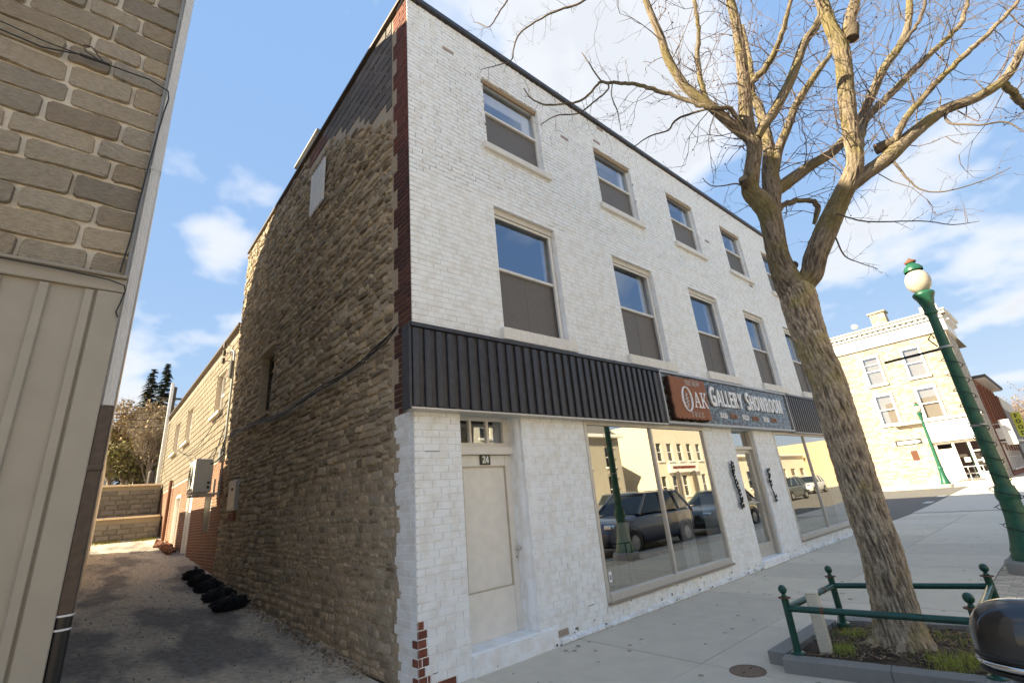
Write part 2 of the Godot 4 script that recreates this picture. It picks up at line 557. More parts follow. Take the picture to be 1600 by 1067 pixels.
func setting() -> void:
	gn.seed = 77
	gn.frequency = 0.9
	gn.fractal_octaves = 5
	# one sheet to the horizon
	var g := MB.new()
	g.quad(Vector3(-500, -0.30, 600), Vector3(600, -0.30, 600), Vector3(600, -0.30, -600), Vector3(-500, -0.30, -600))
	structure("ground", g, M.ground)
	# street, its kerbs and the pavement across it
	var road := MB.new()
	road.box(Vector3(20, -0.22, 11.1), Vector3(200, 0.2, 14.1))
	structure("road", road, M.asphalt)
	var far_walk := MB.new()
	far_walk.box(Vector3(20, -0.14, 20.2), Vector3(200, 0.28, 4.0))
	structure("far_pavement", far_walk, M.concrete)
	var kerb := Node3D.new()
	kerb.name = "kerb"
	kerb.set_meta("kind", "structure")
	add_child(kerb)
	var kx := -9.0
	while kx < 34.0:
		put("kerb_stone", one_box(Vector3(kx + 0.9, -0.07, 4.05), Vector3(1.79, 0.16, 0.2), 0.015), M.kerb_stone, kerb)
		kx += 1.8
	# pavement: cast slabs with joints
	var walk := Node3D.new()
	walk.name = "pavement"
	walk.set_meta("kind", "structure")
	add_child(walk)
	var bed := MB.new()
	bed.box(Vector3(13.0, -0.16, 1.35), Vector3(46.0, 0.28, 5.2), Color(0.3, 0.29, 0.27))
	put("pavement_bed", bed, M.concrete, walk)
	var r := rnd(5)
	for row in 3:
		var z0: float = [-1.18, -0.006, 1.6][row]
		var z1: float = [-0.012, 1.594, 3.2][row]
		var x := -10.0
		while x < 34.0:
			var w := 1.52
			if row == 0 and x > -0.2: break
			var x1 := x + w
			if row == 0: x1 = minf(x1, -0.03)
			var k := r.randf_range(0.86, 1.04)
			var mb := MB.new()
			mb.box(Vector3((x + x1) / 2, -0.05 + r.randf_range(-0.002, 0.002), (z0 + z1) / 2), Vector3(x1 - x - 0.011, 0.1, z1 - z0 - 0.004), Color(k, k, k * r.randf_range(0.97, 1.0)), Basis(), 0.006)
			put("pavement_slab", mb, M.concrete, walk)
			x += w
	# brick pavers beside the kerb
	var pv := []
	var x2 := 4.35
	var col := 0
	while x2 < 22.0:
		for k in 4:
			var z2 := 3.215 + k * 0.19 + (0.0 if col % 2 == 0 else 0.095)
			if z2 + 0.18 > 3.95: continue
			var tone := r.randf_range(0.7, 1.05)
			pv.append({"at": Vector3(x2, 0, z2), "size": 0.02, "c": Color(0.92, 0.88, 0.84) * tone, "y": r.randf_range(-0.002, 0.003)})
		x2 += 0.105
		col += 1
	lay(walk, "paver", "paver_rest", M.concrete, pv, func(mb: MB, p: Dictionary):
		mb.box(p.at + Vector3(0.0485, -0.03 + p.y, 0.092), Vector3(0.097, 0.06, 0.184), p.c, Basis(), 0.006))
	for k in 2:
		var at: float = [12.0, -4.0][k]
		var ln: float = [19.0, 15.0][k]
		put("paver_bed", one_box(Vector3(at, -0.06, 3.58), Vector3(0.02 + ln * 0.9, 0.1, 0.74), 0.0, Color(0.75, 0.74, 0.72)), M.concrete, walk)
	# alley: worn dark asphalt and gravel that climbs towards the rear
	var al := MB.new()
	slab_grid(al, -3.4, 0.9, -21.2, -1.16, 110, 440, func(x: float, z: float) -> float:
		return lerpf(-0.012, alley_height(x, z) + gn.get_noise_2d(x * 1.5, z * 1.5) * 0.022 + gn.get_noise_2d(x * 7.0, z * 7.0) * 0.008, smoothstep(1.16, 1.6, -z)),
		func(x: float, z: float) -> Color:
			var a := clampf(gn.get_noise_2d(x * 0.9 + 40.0, z * 0.35) * 2.6 + 0.42 + smoothstep(3.0, 17.0, -z) * 0.40, 0.0, 1.0)
			var base := Color(0.36, 0.32, 0.28).lerp(Color(0.82, 0.70, 0.54), a)
			var f2 := 1.0 + gn.get_noise_2d(x * 12.0, z * 12.0) * 0.55
			return base * f2)
	structure("alley", al, M.alley_ground)
	# loose gravel on it
	var gr := MB.new()
	for k in 1500:
		var z := -1.3 - pow(r.randf(), 1.3) * 17.0
		var x := r.randf_range(-2.5, -0.1 + z * 0.026)
		var s := r.randf_range(0.006, 0.02)
		var t := r.randf_range(0.25, 0.6)
		gr.box(Vector3(x, alley_height(x, z) + s * 0.25, z), Vector3(s, s * 0.7, s * 0.8), Color(t, t * 0.93, t * 0.84), Basis(Vector3(r.randf(), 1, r.randf()).normalized(), r.randf() * TAU))
	# leaves and crumbs along the foot of the wall
	for k in 900:
		var s2 := r.randf_range(0.9, 9.3)
		var off := absf(r.randfn(0.0, 0.10)) + 0.03
		var z := -s2
		var sz := r.randf_range(0.006, 0.035)
		gr.box(Vector3(-0.026 * s2 - off, alley_height(0, z) + 0.012 + r.randf() * 0.012, z), Vector3(sz, 0.006, sz * 0.7), Color(0.32, 0.24, 0.15) * r.randf_range(0.4, 1.7), Basis.from_euler(Vector3(r.randf_range(-0.6, 0.6), r.randf() * TAU, r.randf_range(-0.6, 0.6))))
	put("gravel", gr, M.brick, self, "stuff")
	# paved lot and side street beyond the building's right end
	var lot := MB.new()
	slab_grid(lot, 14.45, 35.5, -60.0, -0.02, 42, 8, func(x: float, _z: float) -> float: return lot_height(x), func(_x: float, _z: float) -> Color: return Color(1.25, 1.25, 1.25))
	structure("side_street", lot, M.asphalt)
	var lot2 := MB.new()
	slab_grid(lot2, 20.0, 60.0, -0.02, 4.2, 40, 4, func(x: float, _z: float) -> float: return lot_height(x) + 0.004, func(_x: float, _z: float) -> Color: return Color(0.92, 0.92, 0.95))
	structure("corner_pavement", lot2, M.concrete)
	var fw := MB.new()
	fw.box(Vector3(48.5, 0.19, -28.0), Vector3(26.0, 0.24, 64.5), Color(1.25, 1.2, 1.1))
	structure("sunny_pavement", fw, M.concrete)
	for k in 3:
		var x3: float = [16.2, 24.3, 27.5][k]
		var mk := MB.new()
		var y3 := lot_height(x3) + 0.012
		mk.quad(Vector3(x3, y3, -0.15), Vector3(x3 + 1.6, y3 + 0.012, -0.15), Vector3(x3 + 1.6, y3 + 0.012, -0.45), Vector3(x3, y3, -0.45))
		structure("road_marking", mk, M.line_paint)
	# high ground behind the retaining walls
	var hi := MB.new()
	slab_grid(hi, -40.0, 30.0, -160.0, -22.75, 30, 40, func(x: float, z: float) -> float: return 3.66 + 0.02 * (-22.6 - z) + gn.get_noise_2d(x * 0.1, z * 0.1) * 0.5 * smoothstep(0.0, 10.0, -22.6 - z), func(_x: float, _z: float) -> Color: return Color(1, 1, 1))
	structure("hillside", hi, M.ground)

# ---------------------------------------------------------------- the white corner building
const SU := Vector3(-0.02618, 0.0, -0.99966)   # along the alley wall, towards the rear
const SN := Vector3(-0.99966, 0.0, 0.02618)    # out of the alley wall

func sp(s: float, y: float, d := 0.0) -> Vector3:
	return SU * s + SN * d + Vector3(0, y, 0)

# a wall face with holes: rectangles between all hole edges, at one depth, with reveals running back
func wall_with_holes(mb: MB, o: Vector3, u: Vector3, w: Vector3, size: Vector2, holes: Array, reveal: float, col := Color.WHITE, rv: Array = []) -> void:
	var nn := u.cross(w).normalized()
	var xs := [0.0, size.x]
	var ys := [0.0, size.y]
	for h: Rect2 in holes:
		for q in [h.position.x, h.end.x]: if not xs.has(q): xs.append(q)
		for q in [h.position.y, h.end.y]: if not ys.has(q): ys.append(q)
	xs.sort(); ys.sort()
	for a in xs.size() - 1:
		for b in ys.size() - 1:
			var mid := Vector2((xs[a] + xs[a + 1]) / 2, (ys[b] + ys[b + 1]) / 2)
			var open := false
			for h: Rect2 in holes:
				if h.has_point(mid): open = true
			if open: continue
			var p := func(x: float, y: float, d: float) -> Vector3: return o + u * x + w * y - nn * d
			mb.quad(p.call(xs[a], ys[b], 0.0), p.call(xs[a + 1], ys[b], 0.0), p.call(xs[a + 1], ys[b + 1], 0.0), p.call(xs[a], ys[b + 1], 0.0), col)
			mb.quad(p.call(xs[a + 1], ys[b], reveal), p.call(xs[a], ys[b], reveal), p.call(xs[a], ys[b + 1], reveal), p.call(xs[a + 1], ys[b + 1], reveal), col)
	for h: Rect2 in holes:
		var rb := mb
		if rv.size():
			rb = MB.new()
			rv.append(rb)
		var c := [o + u * h.position.x + w * h.position.y, o + u * h.end.x + w * h.position.y, o + u * h.end.x + w * h.end.y, o + u * h.position.x + w * h.end.y]
		for k in 4:
			var a: Vector3 = c[k]
			var b: Vector3 = c[(k + 1) % 4]
			rb.quad(b, a, a - nn * reveal, b - nn * reveal, col)

# running bond clipped round the holes
func bond(o: Vector3, u: Vector3, w: Vector3, size: Vector2, holes: Array, course: float, length: float, joint: float, seed_no: int, tone: Callable) -> Array:
	var r := rnd(seed_no)
	var out := []
	var y := 0.0
	var row := 0
	while y + course <= size.y + 0.001:
		var solid := [[0.0, size.x]]
		for h: Rect2 in holes:
			if h.position.y < y + course - 0.012 and h.end.y > y + 0.012:
				var nxt := []
				for s in solid:
					if h.end.x <= s[0] or h.position.x >= s[1]: nxt.append(s); continue
					if h.position.x > s[0]: nxt.append([s[0], h.position.x])
					if h.end.x < s[1]: nxt.append([h.end.x, s[1]])
				solid = nxt
		for s in solid:
			var x := -length * (0.5 if row % 2 else 0.0) - (0.25 * length if row % 6 == 3 else 0.0)
			while x < s[1]:
				var a := maxf(x, s[0])
				var b := minf(x + length, s[1])
				if b - a > 0.035:
					var wd: float = b - a - joint
					out.append({"at": o + u * a + w * y, "u": u, "w": w, "wd": wd, "ht": course - joint, "size": wd * course, "c": tone.call(a, y, r), "skew": r.randf_range(-0.0012, 0.0012), "d": r.randf_range(-0.0015, 0.0015)})
				x += length
		y += course
		row += 1
	return out

func sash(parent: Node, x0: float, x1: float, y0: float, y1: float, mid: float, deep: float, top_trim: bool, blind: int) -> void:
	var f := MB.new()
	var z := -deep
	var fw := 0.045
	# brick-mould frame
	f.box(Vector3(x0 + fw / 2, (y0 + y1) / 2, z), Vector3(fw, y1 - y0, 0.07), Color.WHITE, Basis(), 0.006)
	f.box(Vector3(x1 - fw / 2, (y0 + y1) / 2, z), Vector3(fw, y1 - y0, 0.07), Color.WHITE, Basis(), 0.006)
	f.box(Vector3((x0 + x1) / 2, y1 - fw / 2, z), Vector3(x1 - x0 - 2 * fw, fw, 0.07), Color.WHITE, Basis(), 0.006)
	f.box(Vector3((x0 + x1) / 2, y0 + fw / 2, z), Vector3(x1 - x0 - 2 * fw, fw, 0.07), Color.WHITE, Basis(), 0.006)
	if top_trim:
		f.box(Vector3((x0 + x1) / 2, y1 - 0.05, z + 0.06), Vector3(x1 - x0 - 0.004, 0.095, 0.05), Color(0.93, 0.9, 0.84), Basis(), 0.006)
		f.box(Vector3((x0 + x1) / 2, y1 - 0.125, z + 0.05), Vector3(x1 - x0 - 0.03, 0.045, 0.03), Color(0.98, 0.96, 0.92), Basis(), 0.006)
		f.box(Vector3(x1 - 0.05, (y0 + y1) / 2 - 0.06, z + 0.05), Vector3(0.06, y1 - y0 - 0.17, 0.03), Color.WHITE, Basis(), 0.006)
	else:
		f.box(Vector3((x0 + x1) / 2, y1 - 0.035, z + 0.055), Vector3(x1 - x0 - 0.004, 0.062, 0.04), Color(0.42, 0.30, 0.18), Basis(), 0.004)
	var win := put("window", f, M.white_trim, parent)
	var ytop := y1 - (0.15 if top_trim else fw)
	var rail := MB.new()
	rail.box(Vector3((x0 + x1) / 2, mid, z + 0.012), Vector3(x1 - x0 - 2 * fw, 0.045, 0.045), Color.WHITE, Basis(), 0.006)
	put("meeting_rail", rail, M.white_trim, win)
	var g := MB.new()
	var wr := rnd(int(x0 * 97.0 + y0 * 31.0))
	var wob := func() -> float: return z - 0.008 + wr.randf_range(-0.009, 0.009)
	g.quad(Vector3(x0 + fw, mid, wob.call()), Vector3(x1 - fw, mid, wob.call()), Vector3(x1 - fw, ytop, wob.call()), Vector3(x0 + fw, ytop, wob.call()))
	put("pane", g, M.upper_glass, win)
	var s := MB.new()
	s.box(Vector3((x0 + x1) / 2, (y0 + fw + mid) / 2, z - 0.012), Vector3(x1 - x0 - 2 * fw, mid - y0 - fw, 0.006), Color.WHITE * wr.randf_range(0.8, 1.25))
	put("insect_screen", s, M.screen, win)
	if top_trim:
		put("screen_bar", one_box(Vector3((x0 + x1) / 2, (y0 + fw + mid) / 2, z - 0.006), Vector3(0.008, mid - y0 - fw - 0.02, 0.006), 0.0, Color(0.3, 0.28, 0.26)), M.white_trim, win)
	if blind > 0:
		var b := MB.new()
		if blind == 1:
			b.box(Vector3((x0 + x1) / 2, y1 - 0.17, z - 0.10), Vector3(x1 - x0 - 0.12, 0.22, 0.02))
			b.box(Vector3(x1 - 0.16, (mid + y1) / 2, z - 0.10), Vector3(0.17, y1 - mid, 0.03))
		else:
			b.box(Vector3(x1 - 0.12, (mid + y1) / 2, z - 0.10), Vector3(0.14, y1 - mid, 0.03))
		put("curtain", b, M.curtain, win)

func rough_sill(x0: float, x1: float, y0: float, y1: float, out: float, s: int) -> MB:
	var mb := MB.new()
	var r := rnd(s)
	var k := 24
	for j in k:
		var a := lerpf(x0, x1, float(j) / k)
		var b := lerpf(x0, x1, float(j + 1) / k)
		var o := out + r.randf_range(-0.003, 0.003)
		mb.box(Vector3((a + b) / 2, (y0 + y1) / 2, (o - 0.12) / 2), Vector3(b - a, y1 - y0, o + 0.12))
	return mb

func corner_building() -> void:
	var root := thing("corner_building", "three storey white painted brick corner building with black fascia and rubble side wall", "building")
	var W := 14.5
	var H := 9.26
	# ---- street front
	var bx := [[1.42, 2.72], [4.26, 5.57], [7.01, 8.31], [9.74, 11.0], [12.38, 13.62]]
	var cx := [[1.41, 2.68], [4.28, 5.53], [6.98, 8.21], [9.70, 10.91], [12.43, 13.6]]
	var holes := []
	for b in bx: holes.append(Rect2(b[0], 3.87, b[1] - b[0], 2.03))
	for c in cx: holes.append(Rect2(c[0], 7.04, c[1] - c[0], 1.44))
	holes.append(Rect2(0.61, 0.20, 0.95, 2.50))      # door 24
	holes.append(Rect2(2.78, 0.25, 3.48, 2.42))      # left shop window
	holes.append(Rect2(7.42, 0.10, 1.03, 2.56))      # shop door
	holes.append(Rect2(9.50, 0.26, 3.9, 2.40))       # right shop window
	var face := MB.new()
	var rev := [null]
	wall_with_holes(face, Vector3(0, 0, -0.009), Vector3.RIGHT, Vector3.UP, Vector2(W, 6.2), holes.filter(func(h: Rect2): return h.position.y < 6.2), 0.36, Color.WHITE, rev)
	put("front_wall", face, M.white_paint, root)
	var face2 := MB.new()
	wall_with_holes(face2, Vector3(0, 6.2, -0.009), Vector3.RIGHT, Vector3.UP, Vector2(W, H - 6.2), holes.filter(func(h: Rect2): return h.position.y > 6.2).map(func(h: Rect2): return Rect2(h.position - Vector2(0, 6.2), h.size)), 0.36, Color.WHITE, rev)
	put("upper_front_wall", face2, M.white_joint, root)
	for q in range(1, rev.size()): put("reveal", rev[q], M.white_paint, root)
	var hidden := holes.duplicate()
	hidden.append(Rect2(0.02, 2.72, W - 0.04, 0.84))
	var wn := FastNoiseLite.new()
	wn.seed = 21
	wn.frequency = 0.5
	wn.fractal_octaves = 3
	var pieces := bond(Vector3(0, 0, -0.009), Vector3.RIGHT, Vector3.UP, Vector2(W, H - 0.05), hidden, 0.0765, 0.212, 0.008, 41, func(a: float, y: float, r: RandomNumberGenerator) -> Color:
		var k := r.randf_range(0.975, 1.0) - 0.03 * maxf(0.0, wn.get_noise_2d(a, y))
		if r.randf() < 0.003 and (y > 6.5 or y < 0.3): return Color(0.42, 0.34, 0.29)
		return Color(k, k * 0.998, k * 0.993))
	# the spalled corner: brick ends laid bare, painted remainder beside them
	var red := []
	var cr := rnd(52)
	for p in pieces.duplicate():
		var pa: Vector3 = p.at
		var reach := 0.0
		if pa.y < 0.56: reach = cr.randf_range(0.07, 0.125) if pa.y > 0.12 else cr.randf_range(0.13, 0.2)
		if pa.y < 0.05: reach = 0.42
		if pa.x < reach - 0.02:
			var q: Dictionary = p.duplicate()
			q.wd = minf(p.wd, reach - pa.x)
			q.c = Color(0.30, 0.095, 0.055) * cr.randf_range(0.7, 1.25)
			red.append(q)
			var left: float = p.wd - q.wd - 0.004
			if left > 0.02:
				p.at = pa + Vector3(q.wd + 0.004, 0, 0)
				p.wd = left
			else:
				pieces.erase(p)
	var lay_brick := func(mb: MB, p: Dictionary) -> void:
		mb.piece(p.at, p.u, p.w, p.wd, p.ht, (0.0082 if y_of(p) > 0.9 and y_of(p) < 6.0 and (p.at as Vector3).x > 0.6 else 0.0105) + p.d, 0.0032, p.c, p.skew)
	lay(root, "brick", "brick_rest", M.white_paint, pieces, lay_brick)
	# joints where paint and mortar have fallen out
	var bj := MB.new()
	var jr := rnd(23)
	for p in pieces:
		var yy := y_of(p)
		var xx: float = (p.at as Vector3).x
		var much := wn.get_noise_2d(xx * 1.3 + 30.0, yy * 2.2) * 1.5 + (0.16 if yy > 5.9 else (-0.7 if yy > 0.5 else -0.5))
		if jr.randf() < much:
			var l: float = p.wd * jr.randf_range(0.3, 1.2)
			var x0: float = xx + jr.randf_range(0.0, 0.08)
			if x0 + l > xx + p.wd + 0.008: l = xx + p.wd + 0.008 - x0
			if l > 0.02:
				bj.quad(Vector3(x0, yy - 0.0075, -0.004), Vector3(x0 + l, yy - 0.0075, -0.004), Vector3(x0 + l, yy - 0.001, -0.004), Vector3(x0, yy - 0.001, -0.004), Color(0.24, 0.215, 0.19) * jr.randf_range(0.6, 1.8))
		if jr.randf() < much * 0.25:
			var v0: float = xx + p.wd + 0.001
			bj.quad(Vector3(v0, yy, -0.004), Vector3(v0 + 0.006, yy, -0.004), Vector3(v0 + 0.006, yy + 0.06, -0.004), Vector3(v0, yy + 0.06, -0.004), Color(0.2, 0.18, 0.16))
	put("bare_joints", bj, M.brick, root, "stuff")
	# chips low on the wall and on the base
	var cb := MB.new()
	for q in 70:
		var x0 := jr.randf_range(0.7, 13.0)
		if x0 > 7.3 and x0 < 8.6: continue
		var y0 := absf(jr.randfn(0.0, 0.09)) + 0.02
		if y0 > 0.24: continue
		var rr := jr.randf_range(0.006, 0.022)
		var c := Color(0.30, 0.12, 0.08) if jr.randf() < 0.4 else Color(0.26, 0.23, 0.20)
		var pts := []
		for k in 7: pts.append(Vector3(x0 + cos(TAU * k / 7.0) * rr * jr.randf_range(0.5, 1.8), y0 + sin(TAU * k / 7.0) * rr * jr.randf_range(0.5, 1.2), 0.0042 if y0 > 0.07 else 0.042))
		for k in range(1, 6): cb.tri(pts[0], pts[k], pts[k + 1], c * jr.randf_range(0.7, 1.3))
	put("paint_chips", cb, M.brick, root, "stuff")
	for p in red:
		var mb := MB.new()
		mb.piece(p.at, p.u, p.w, p.wd, p.ht, 0.004 + p.d, 0.006, p.c, p.skew)
		put("bare_brick", mb, M.brick, root)
	# windows
	for k in 5:
		sash(root, bx[k][0], bx[k][1], 3.87, 5.90, 4.89, 0.15, true, [0, 2, 0, 2, 2][k])
		put("window_sill", rough_sill(bx[k][0] - 0.08, bx[k][1] + 0.10, 3.70, 3.868, 0.075, 50 + k), M.sill_stone, root)
		sash(root, cx[k][0], cx[k][1], 7.04, 8.48, 7.82, 0.11, false, 1 if k == 0 else 2)
		put("window_sill", one_box(Vector3((cx[k][0] + cx[k][1]) / 2, 6.978, -0.02), Vector3(cx[k][1] - cx[k][0] + 0.22, 0.12, 0.17), 0.008, Color(1.0, 0.98, 0.93)), M.white_trim, root)
	# parapet flashing, front and alley side
	var fl := MB.new()
	fl.box(Vector3(W / 2, H - 0.01, -0.12), Vector3(W + 0.06, 0.09, 0.36), Color.WHITE, Basis(), 0.01)
	put("parapet_flashing", fl, M.dark_metal, root)
	# ---- dark ribbed fascia, left and right of the sign
	for side in 2:
		var a: float = [-0.095, 10.62][side]
		var b: float = [4.85, 14.56][side]
		var sh := MB.new()
		sh.box(Vector3((a + b) / 2, 3.135, 0.055), Vector3(b - a - 0.01, 0.93, 0.108))
		var fas := put("metal_fascia", sh, M.dark_sheet, root)
		put("fascia_cap", one_box(Vector3((a + b) / 2, 3.625, 0.07), Vector3(b - a, 0.055, 0.165), 0.006), M.dark_metal, fas)
		put("fascia_drip", one_box(Vector3((a + b) / 2, 2.658, 0.07), Vector3(b - a, 0.022, 0.15), 0.003, Color(1, 1, 1)), M.alu, fas)
		if side == 0:
			put("fascia_end", one_box(Vector3(a - 0.004, 3.14, 0.045), Vector3(0.035, 0.985, 0.17), 0.004), M.dark_metal, fas)
		var x := a + 0.02
		var n := 0
		while x + 0.075 < b:
			put("fascia_rib", one_box(Vector3(x + 0.045, 3.13, 0.125), Vector3(0.082, 0.915, 0.045), 0.01), M.dark_metal, fas)
			x += 0.1525
			n += 1
	# ---- door 24
	var dz := -0.32
	var d := MB.new()
	d.box(Vector3(1.145, 1.2, dz), Vector3(0.87, 2.0, 0.045), Color.WHITE, Basis(), 0.004)
	d.box(Vector3(0.735, 1.2, dz + 0.028), Vector3(0.10, 2.0, 0.04), Color.WHITE, Basis(), 0.004)
	d.box(Vector3(1.515, 1.2, dz + 0.028), Vector3(0.11, 2.0, 0.04), Color.WHITE, Basis(), 0.004)
	d.box(Vector3(1.12, 2.135, dz + 0.028), Vector3(0.67, 0.13, 0.04), Color.WHITE, Basis(), 0.004)
	d.box(Vector3(1.12, 0.44, dz + 0.028), Vector3(0.67, 0.48, 0.04), Color.WHITE, Basis(), 0.004)
	var door := put("door", d, M.cream_paint, root)
	var mo := MB.new()
	for e in [[Vector3(1.12, 2.066, 0), Vector3(0.66, 0.014, 0.03)], [Vector3(1.12, 0.687, 0), Vector3(0.66, 0.014, 0.03)], [Vector3(0.792, 1.376, 0), Vector3(0.014, 1.39, 0.03)], [Vector3(1.452, 1.376, 0), Vector3(0.014, 1.39, 0.03)]]:
		mo.box(e[0] + Vector3(0, 0, dz + 0.03), e[1], Color(0.62, 0.56, 0.48))
	put("panel_moulding", mo, M.cream_paint, door)
	var kn := MB.new()
	kn.box(Vector3(1.52, 1.05, dz + 0.052), Vector3(0.045, 0.26, 0.012), Color(0.95, 0.93, 0.9), Basis(), 0.005)
	put("lock_plate", kn, M.cream_paint, door)
	var kb := MB.new()
	var dome := []
	for q in 9:
		var aa := PI * q / 8.0
		dome.append(Vector2(0.028 * sin(aa) + 0.001, 0.028 - 0.028 * cos(aa)))
	kb.lathe(dome, Vector3.ZERO, 14)
	kb.lathe([Vector2(0.012, -0.03), Vector2(0.012, 0.01)], Vector3.ZERO, 10)
	var kno := put("door_knob", kb, M.alu, door)
	put("keyhole", one_box(Vector3(1.52, 0.98, dz + 0.0595), Vector3(0.012, 0.022, 0.003), 0.0), M.cable, door)
	kno.transform = Transform3D(Basis(Vector3.RIGHT, PI / 2), Vector3(1.52, 1.08, dz + 0.075))
	var np := MB.new()
	np.box(Vector3(1.13, 2.145, dz + 0.057), Vector3(0.165, 0.125, 0.016), Color.WHITE, Basis(), 0.006)
	var plate := put("number_plate", np, M.black_plastic, door)
	text_on(plate, "numeral", "24", M.white_letter, Vector3(1.13, 2.145, dz + 0.069), 0.085, Vector3(0.8, 1, 1), 0.004)
	put("plate_panel", one_box(Vector3(1.13, 2.145, dz + 0.0655), Vector3(0.12, 0.105, 0.003), 0.0, Color(0.30, 0.30, 0.16)), M.line_paint, plate)
	var tr := MB.new()
	tr.box(Vector3(1.09, 2.255, dz + 0.05), Vector3(0.96, 0.10, 0.13), Color.WHITE, Basis(), 0.008)
	tr.box(Vector3(1.09, 2.67, dz + 0.01), Vector3(0.96, 0.06, 0.06), Color.WHITE, Basis(), 0.004)
	tr.box(Vector3(1.09, 2.335, dz + 0.01), Vector3(0.96, 0.045, 0.06), Color.WHITE, Basis(), 0.004)
	for xx in [0.65, 0.945, 1.215, 1.52]:
		tr.box(Vector3(xx, 2.5, dz + 0.01), Vector3(0.035 if xx > 0.7 and xx < 1.5 else 0.09, 0.29, 0.06), Color.WHITE, Basis(), 0.004)
	var trn := put("transom", tr, M.cream_paint, root)
	for q in 3:
		var xa: float = [0.695, 0.9625, 1.2325][q]
		var xb: float = [0.9275, 1.1975, 1.475][q]
		var pm := MB.new()
		pm.quad(Vector3(xa, 2.357, dz + 0.01), Vector3(xb, 2.357, dz + 0.01), Vector3(xb, 2.64, dz + 0.01), Vector3(xa, 2.64, dz + 0.01))
		put("pane", pm, M.far_glass, trn)
	# rounded pier beside the door, back board and step
	var pier := MB.new()
	pier.tube([Vector3(1.67, 0.2, -0.135), Vector3(1.67, 2.66, -0.135)], [0.134], 24)
	pier.box(Vector3(1.58, 1.43, -0.30), Vector3(0.06, 2.46, 0.26))
	put("door_pier", pier, M.white_paint, root)
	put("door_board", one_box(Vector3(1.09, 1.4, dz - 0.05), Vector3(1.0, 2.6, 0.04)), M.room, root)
	var stp := MB.new()
	var sr := rnd(3)
	for q in 12:
		stp.box(Vector3(0.66 + q * 0.1, 0.094, -0.14 + sr.randf_range(-0.002, 0.002)), Vector3(0.1, 0.19, 0.33))
	put("door_step", stp, M.white_paint, root)
	# base course, chipped
	var bc := MB.new()
	for q in 96:
		var xq := 1.86 + q * 0.131
		if xq > 7.25 and xq < 8.55: continue
		var hh := 0.052 + sr.randf_range(-0.012, 0.012)
		bc.box(Vector3(xq + 0.065, hh / 2, 0.008), Vector3(0.1315, hh, 0.05 + sr.randf_range(-0.01, 0.01)), Color.WHITE * sr.randf_range(0.75, 1.0), Basis(), 0.012)
	put("base_course", bc, M.white_paint, root)
	# ---- shop windows
	for side in 2:
		var x0: float = [2.78, 9.50][side]
		var x1: float = [6.26, 13.40][side]
		var xm: float = [4.475, 11.46][side]
		var z := -0.03
		var f := MB.new()
		f.box(Vector3(x0 + 0.03, 1.46, z), Vector3(0.06, 2.42, 0.075), Color.WHITE, Basis(), 0.006)
		f.box(Vector3(x1 - 0.03, 1.46, z), Vector3(0.06, 2.42, 0.075), Color.WHITE, Basis(), 0.006)
		f.box(Vector3((x0 + x1) / 2, 2.635, z), Vector3(x1 - x0 - 0.12, 0.07, 0.075), Color.WHITE, Basis(), 0.006)
		f.box(Vector3((x0 + x1) / 2, 0.315, z + 0.006), Vector3(x1 - x0 - 0.12, 0.10, 0.09), Color.WHITE, Basis(), 0.006)
		f.box(Vector3((x0 + x1) / 2, 0.255, z + 0.03), Vector3(x1 - x0 - 0.01, 0.03, 0.10), Color(0.55, 0.5, 0.45), Basis(), 0.004)
		var win := put("shop_window", f, M.alu, root)
		put("mullion", one_box(Vector3(xm, 1.483, z), Vector3(0.045, 2.236, 0.07), 0.006), M.alu, win)
		for q in 2:
			var a: float = [x0 + 0.06, xm + 0.0225][q]
			var b: float = [xm - 0.0225, x1 - 0.06][q]
			var g := MB.new()
			g.quad(Vector3(a, 0.365, z), Vector3(b, 0.365, z), Vector3(b, 2.60, z), Vector3(a, 2.60, z))
			put("pane", g, M.shop_glass, win)
		if side == 0:
			put("sticker", one_box(Vector3(2.93, 0.55, z + 0.004), Vector3(0.06, 0.13, 0.003), 0.0), M.white_letter, win)
			put("sticker_mark", one_box(Vector3(2.93, 0.545, z + 0.0065), Vector3(0.036, 0.06, 0.002), 0.0, Color(0.35, 0.35, 0.36)), M.white_letter, win)
		else:
			put("sticker", one_box(Vector3(9.62, 0.55, z + 0.004), Vector3(0.07, 0.14, 0.003), 0.0), M.white_letter, win)
	# ---- shop door, set back
	var sd := MB.new()
	var sz := -0.15
	sd.box(Vector3(7.50, 1.19, sz), Vector3(0.08, 2.14, 0.06), Color.WHITE, Basis(), 0.006)
	sd.box(Vector3(8.34, 1.19, sz), Vector3(0.10, 2.14, 0.06), Color.WHITE, Basis(), 0.006)
	sd.box(Vector3(7.92, 2.22, sz), Vector3(0.74, 0.08, 0.06), Color.WHITE, Basis(), 0.006)
	sd.box(Vector3(7.92, 0.27, sz), Vector3(0.74, 0.26, 0.06), Color.WHITE, Basis(), 0.006)
	sd.box(Vector3(7.92, 1.17, sz), Vector3(0.74, 0.035, 0.05), Color.WHITE, Basis(), 0.006)
	var sdoor := put("shop_door", sd, M.alu, root)
	for q in 2:
		var g := MB.new()
		var ya: float = [0.40, 1.19][q]
		var yb: float = [1.15, 2.18][q]
		g.quad(Vector3(7.54, ya, sz), Vector3(8.29, ya, sz), Vector3(8.29, yb, sz), Vector3(7.54, yb, sz))
		put("pane", g, M.shop_glass, sdoor)
	var sh2 := MB.new()
	sh2.tube([Vector3(8.27, 0.95, sz + 0.07), Vector3(8.27, 1.35, sz + 0.07)], [0.011], 8)
	put("door_handle", sh2, M.galvanised, sdoor)
	var st := MB.new()
	st.box(Vector3(7.94, 2.29, sz + 0.02), Vector3(1.02, 0.07, 0.13), Color.WHITE, Basis(), 0.006)
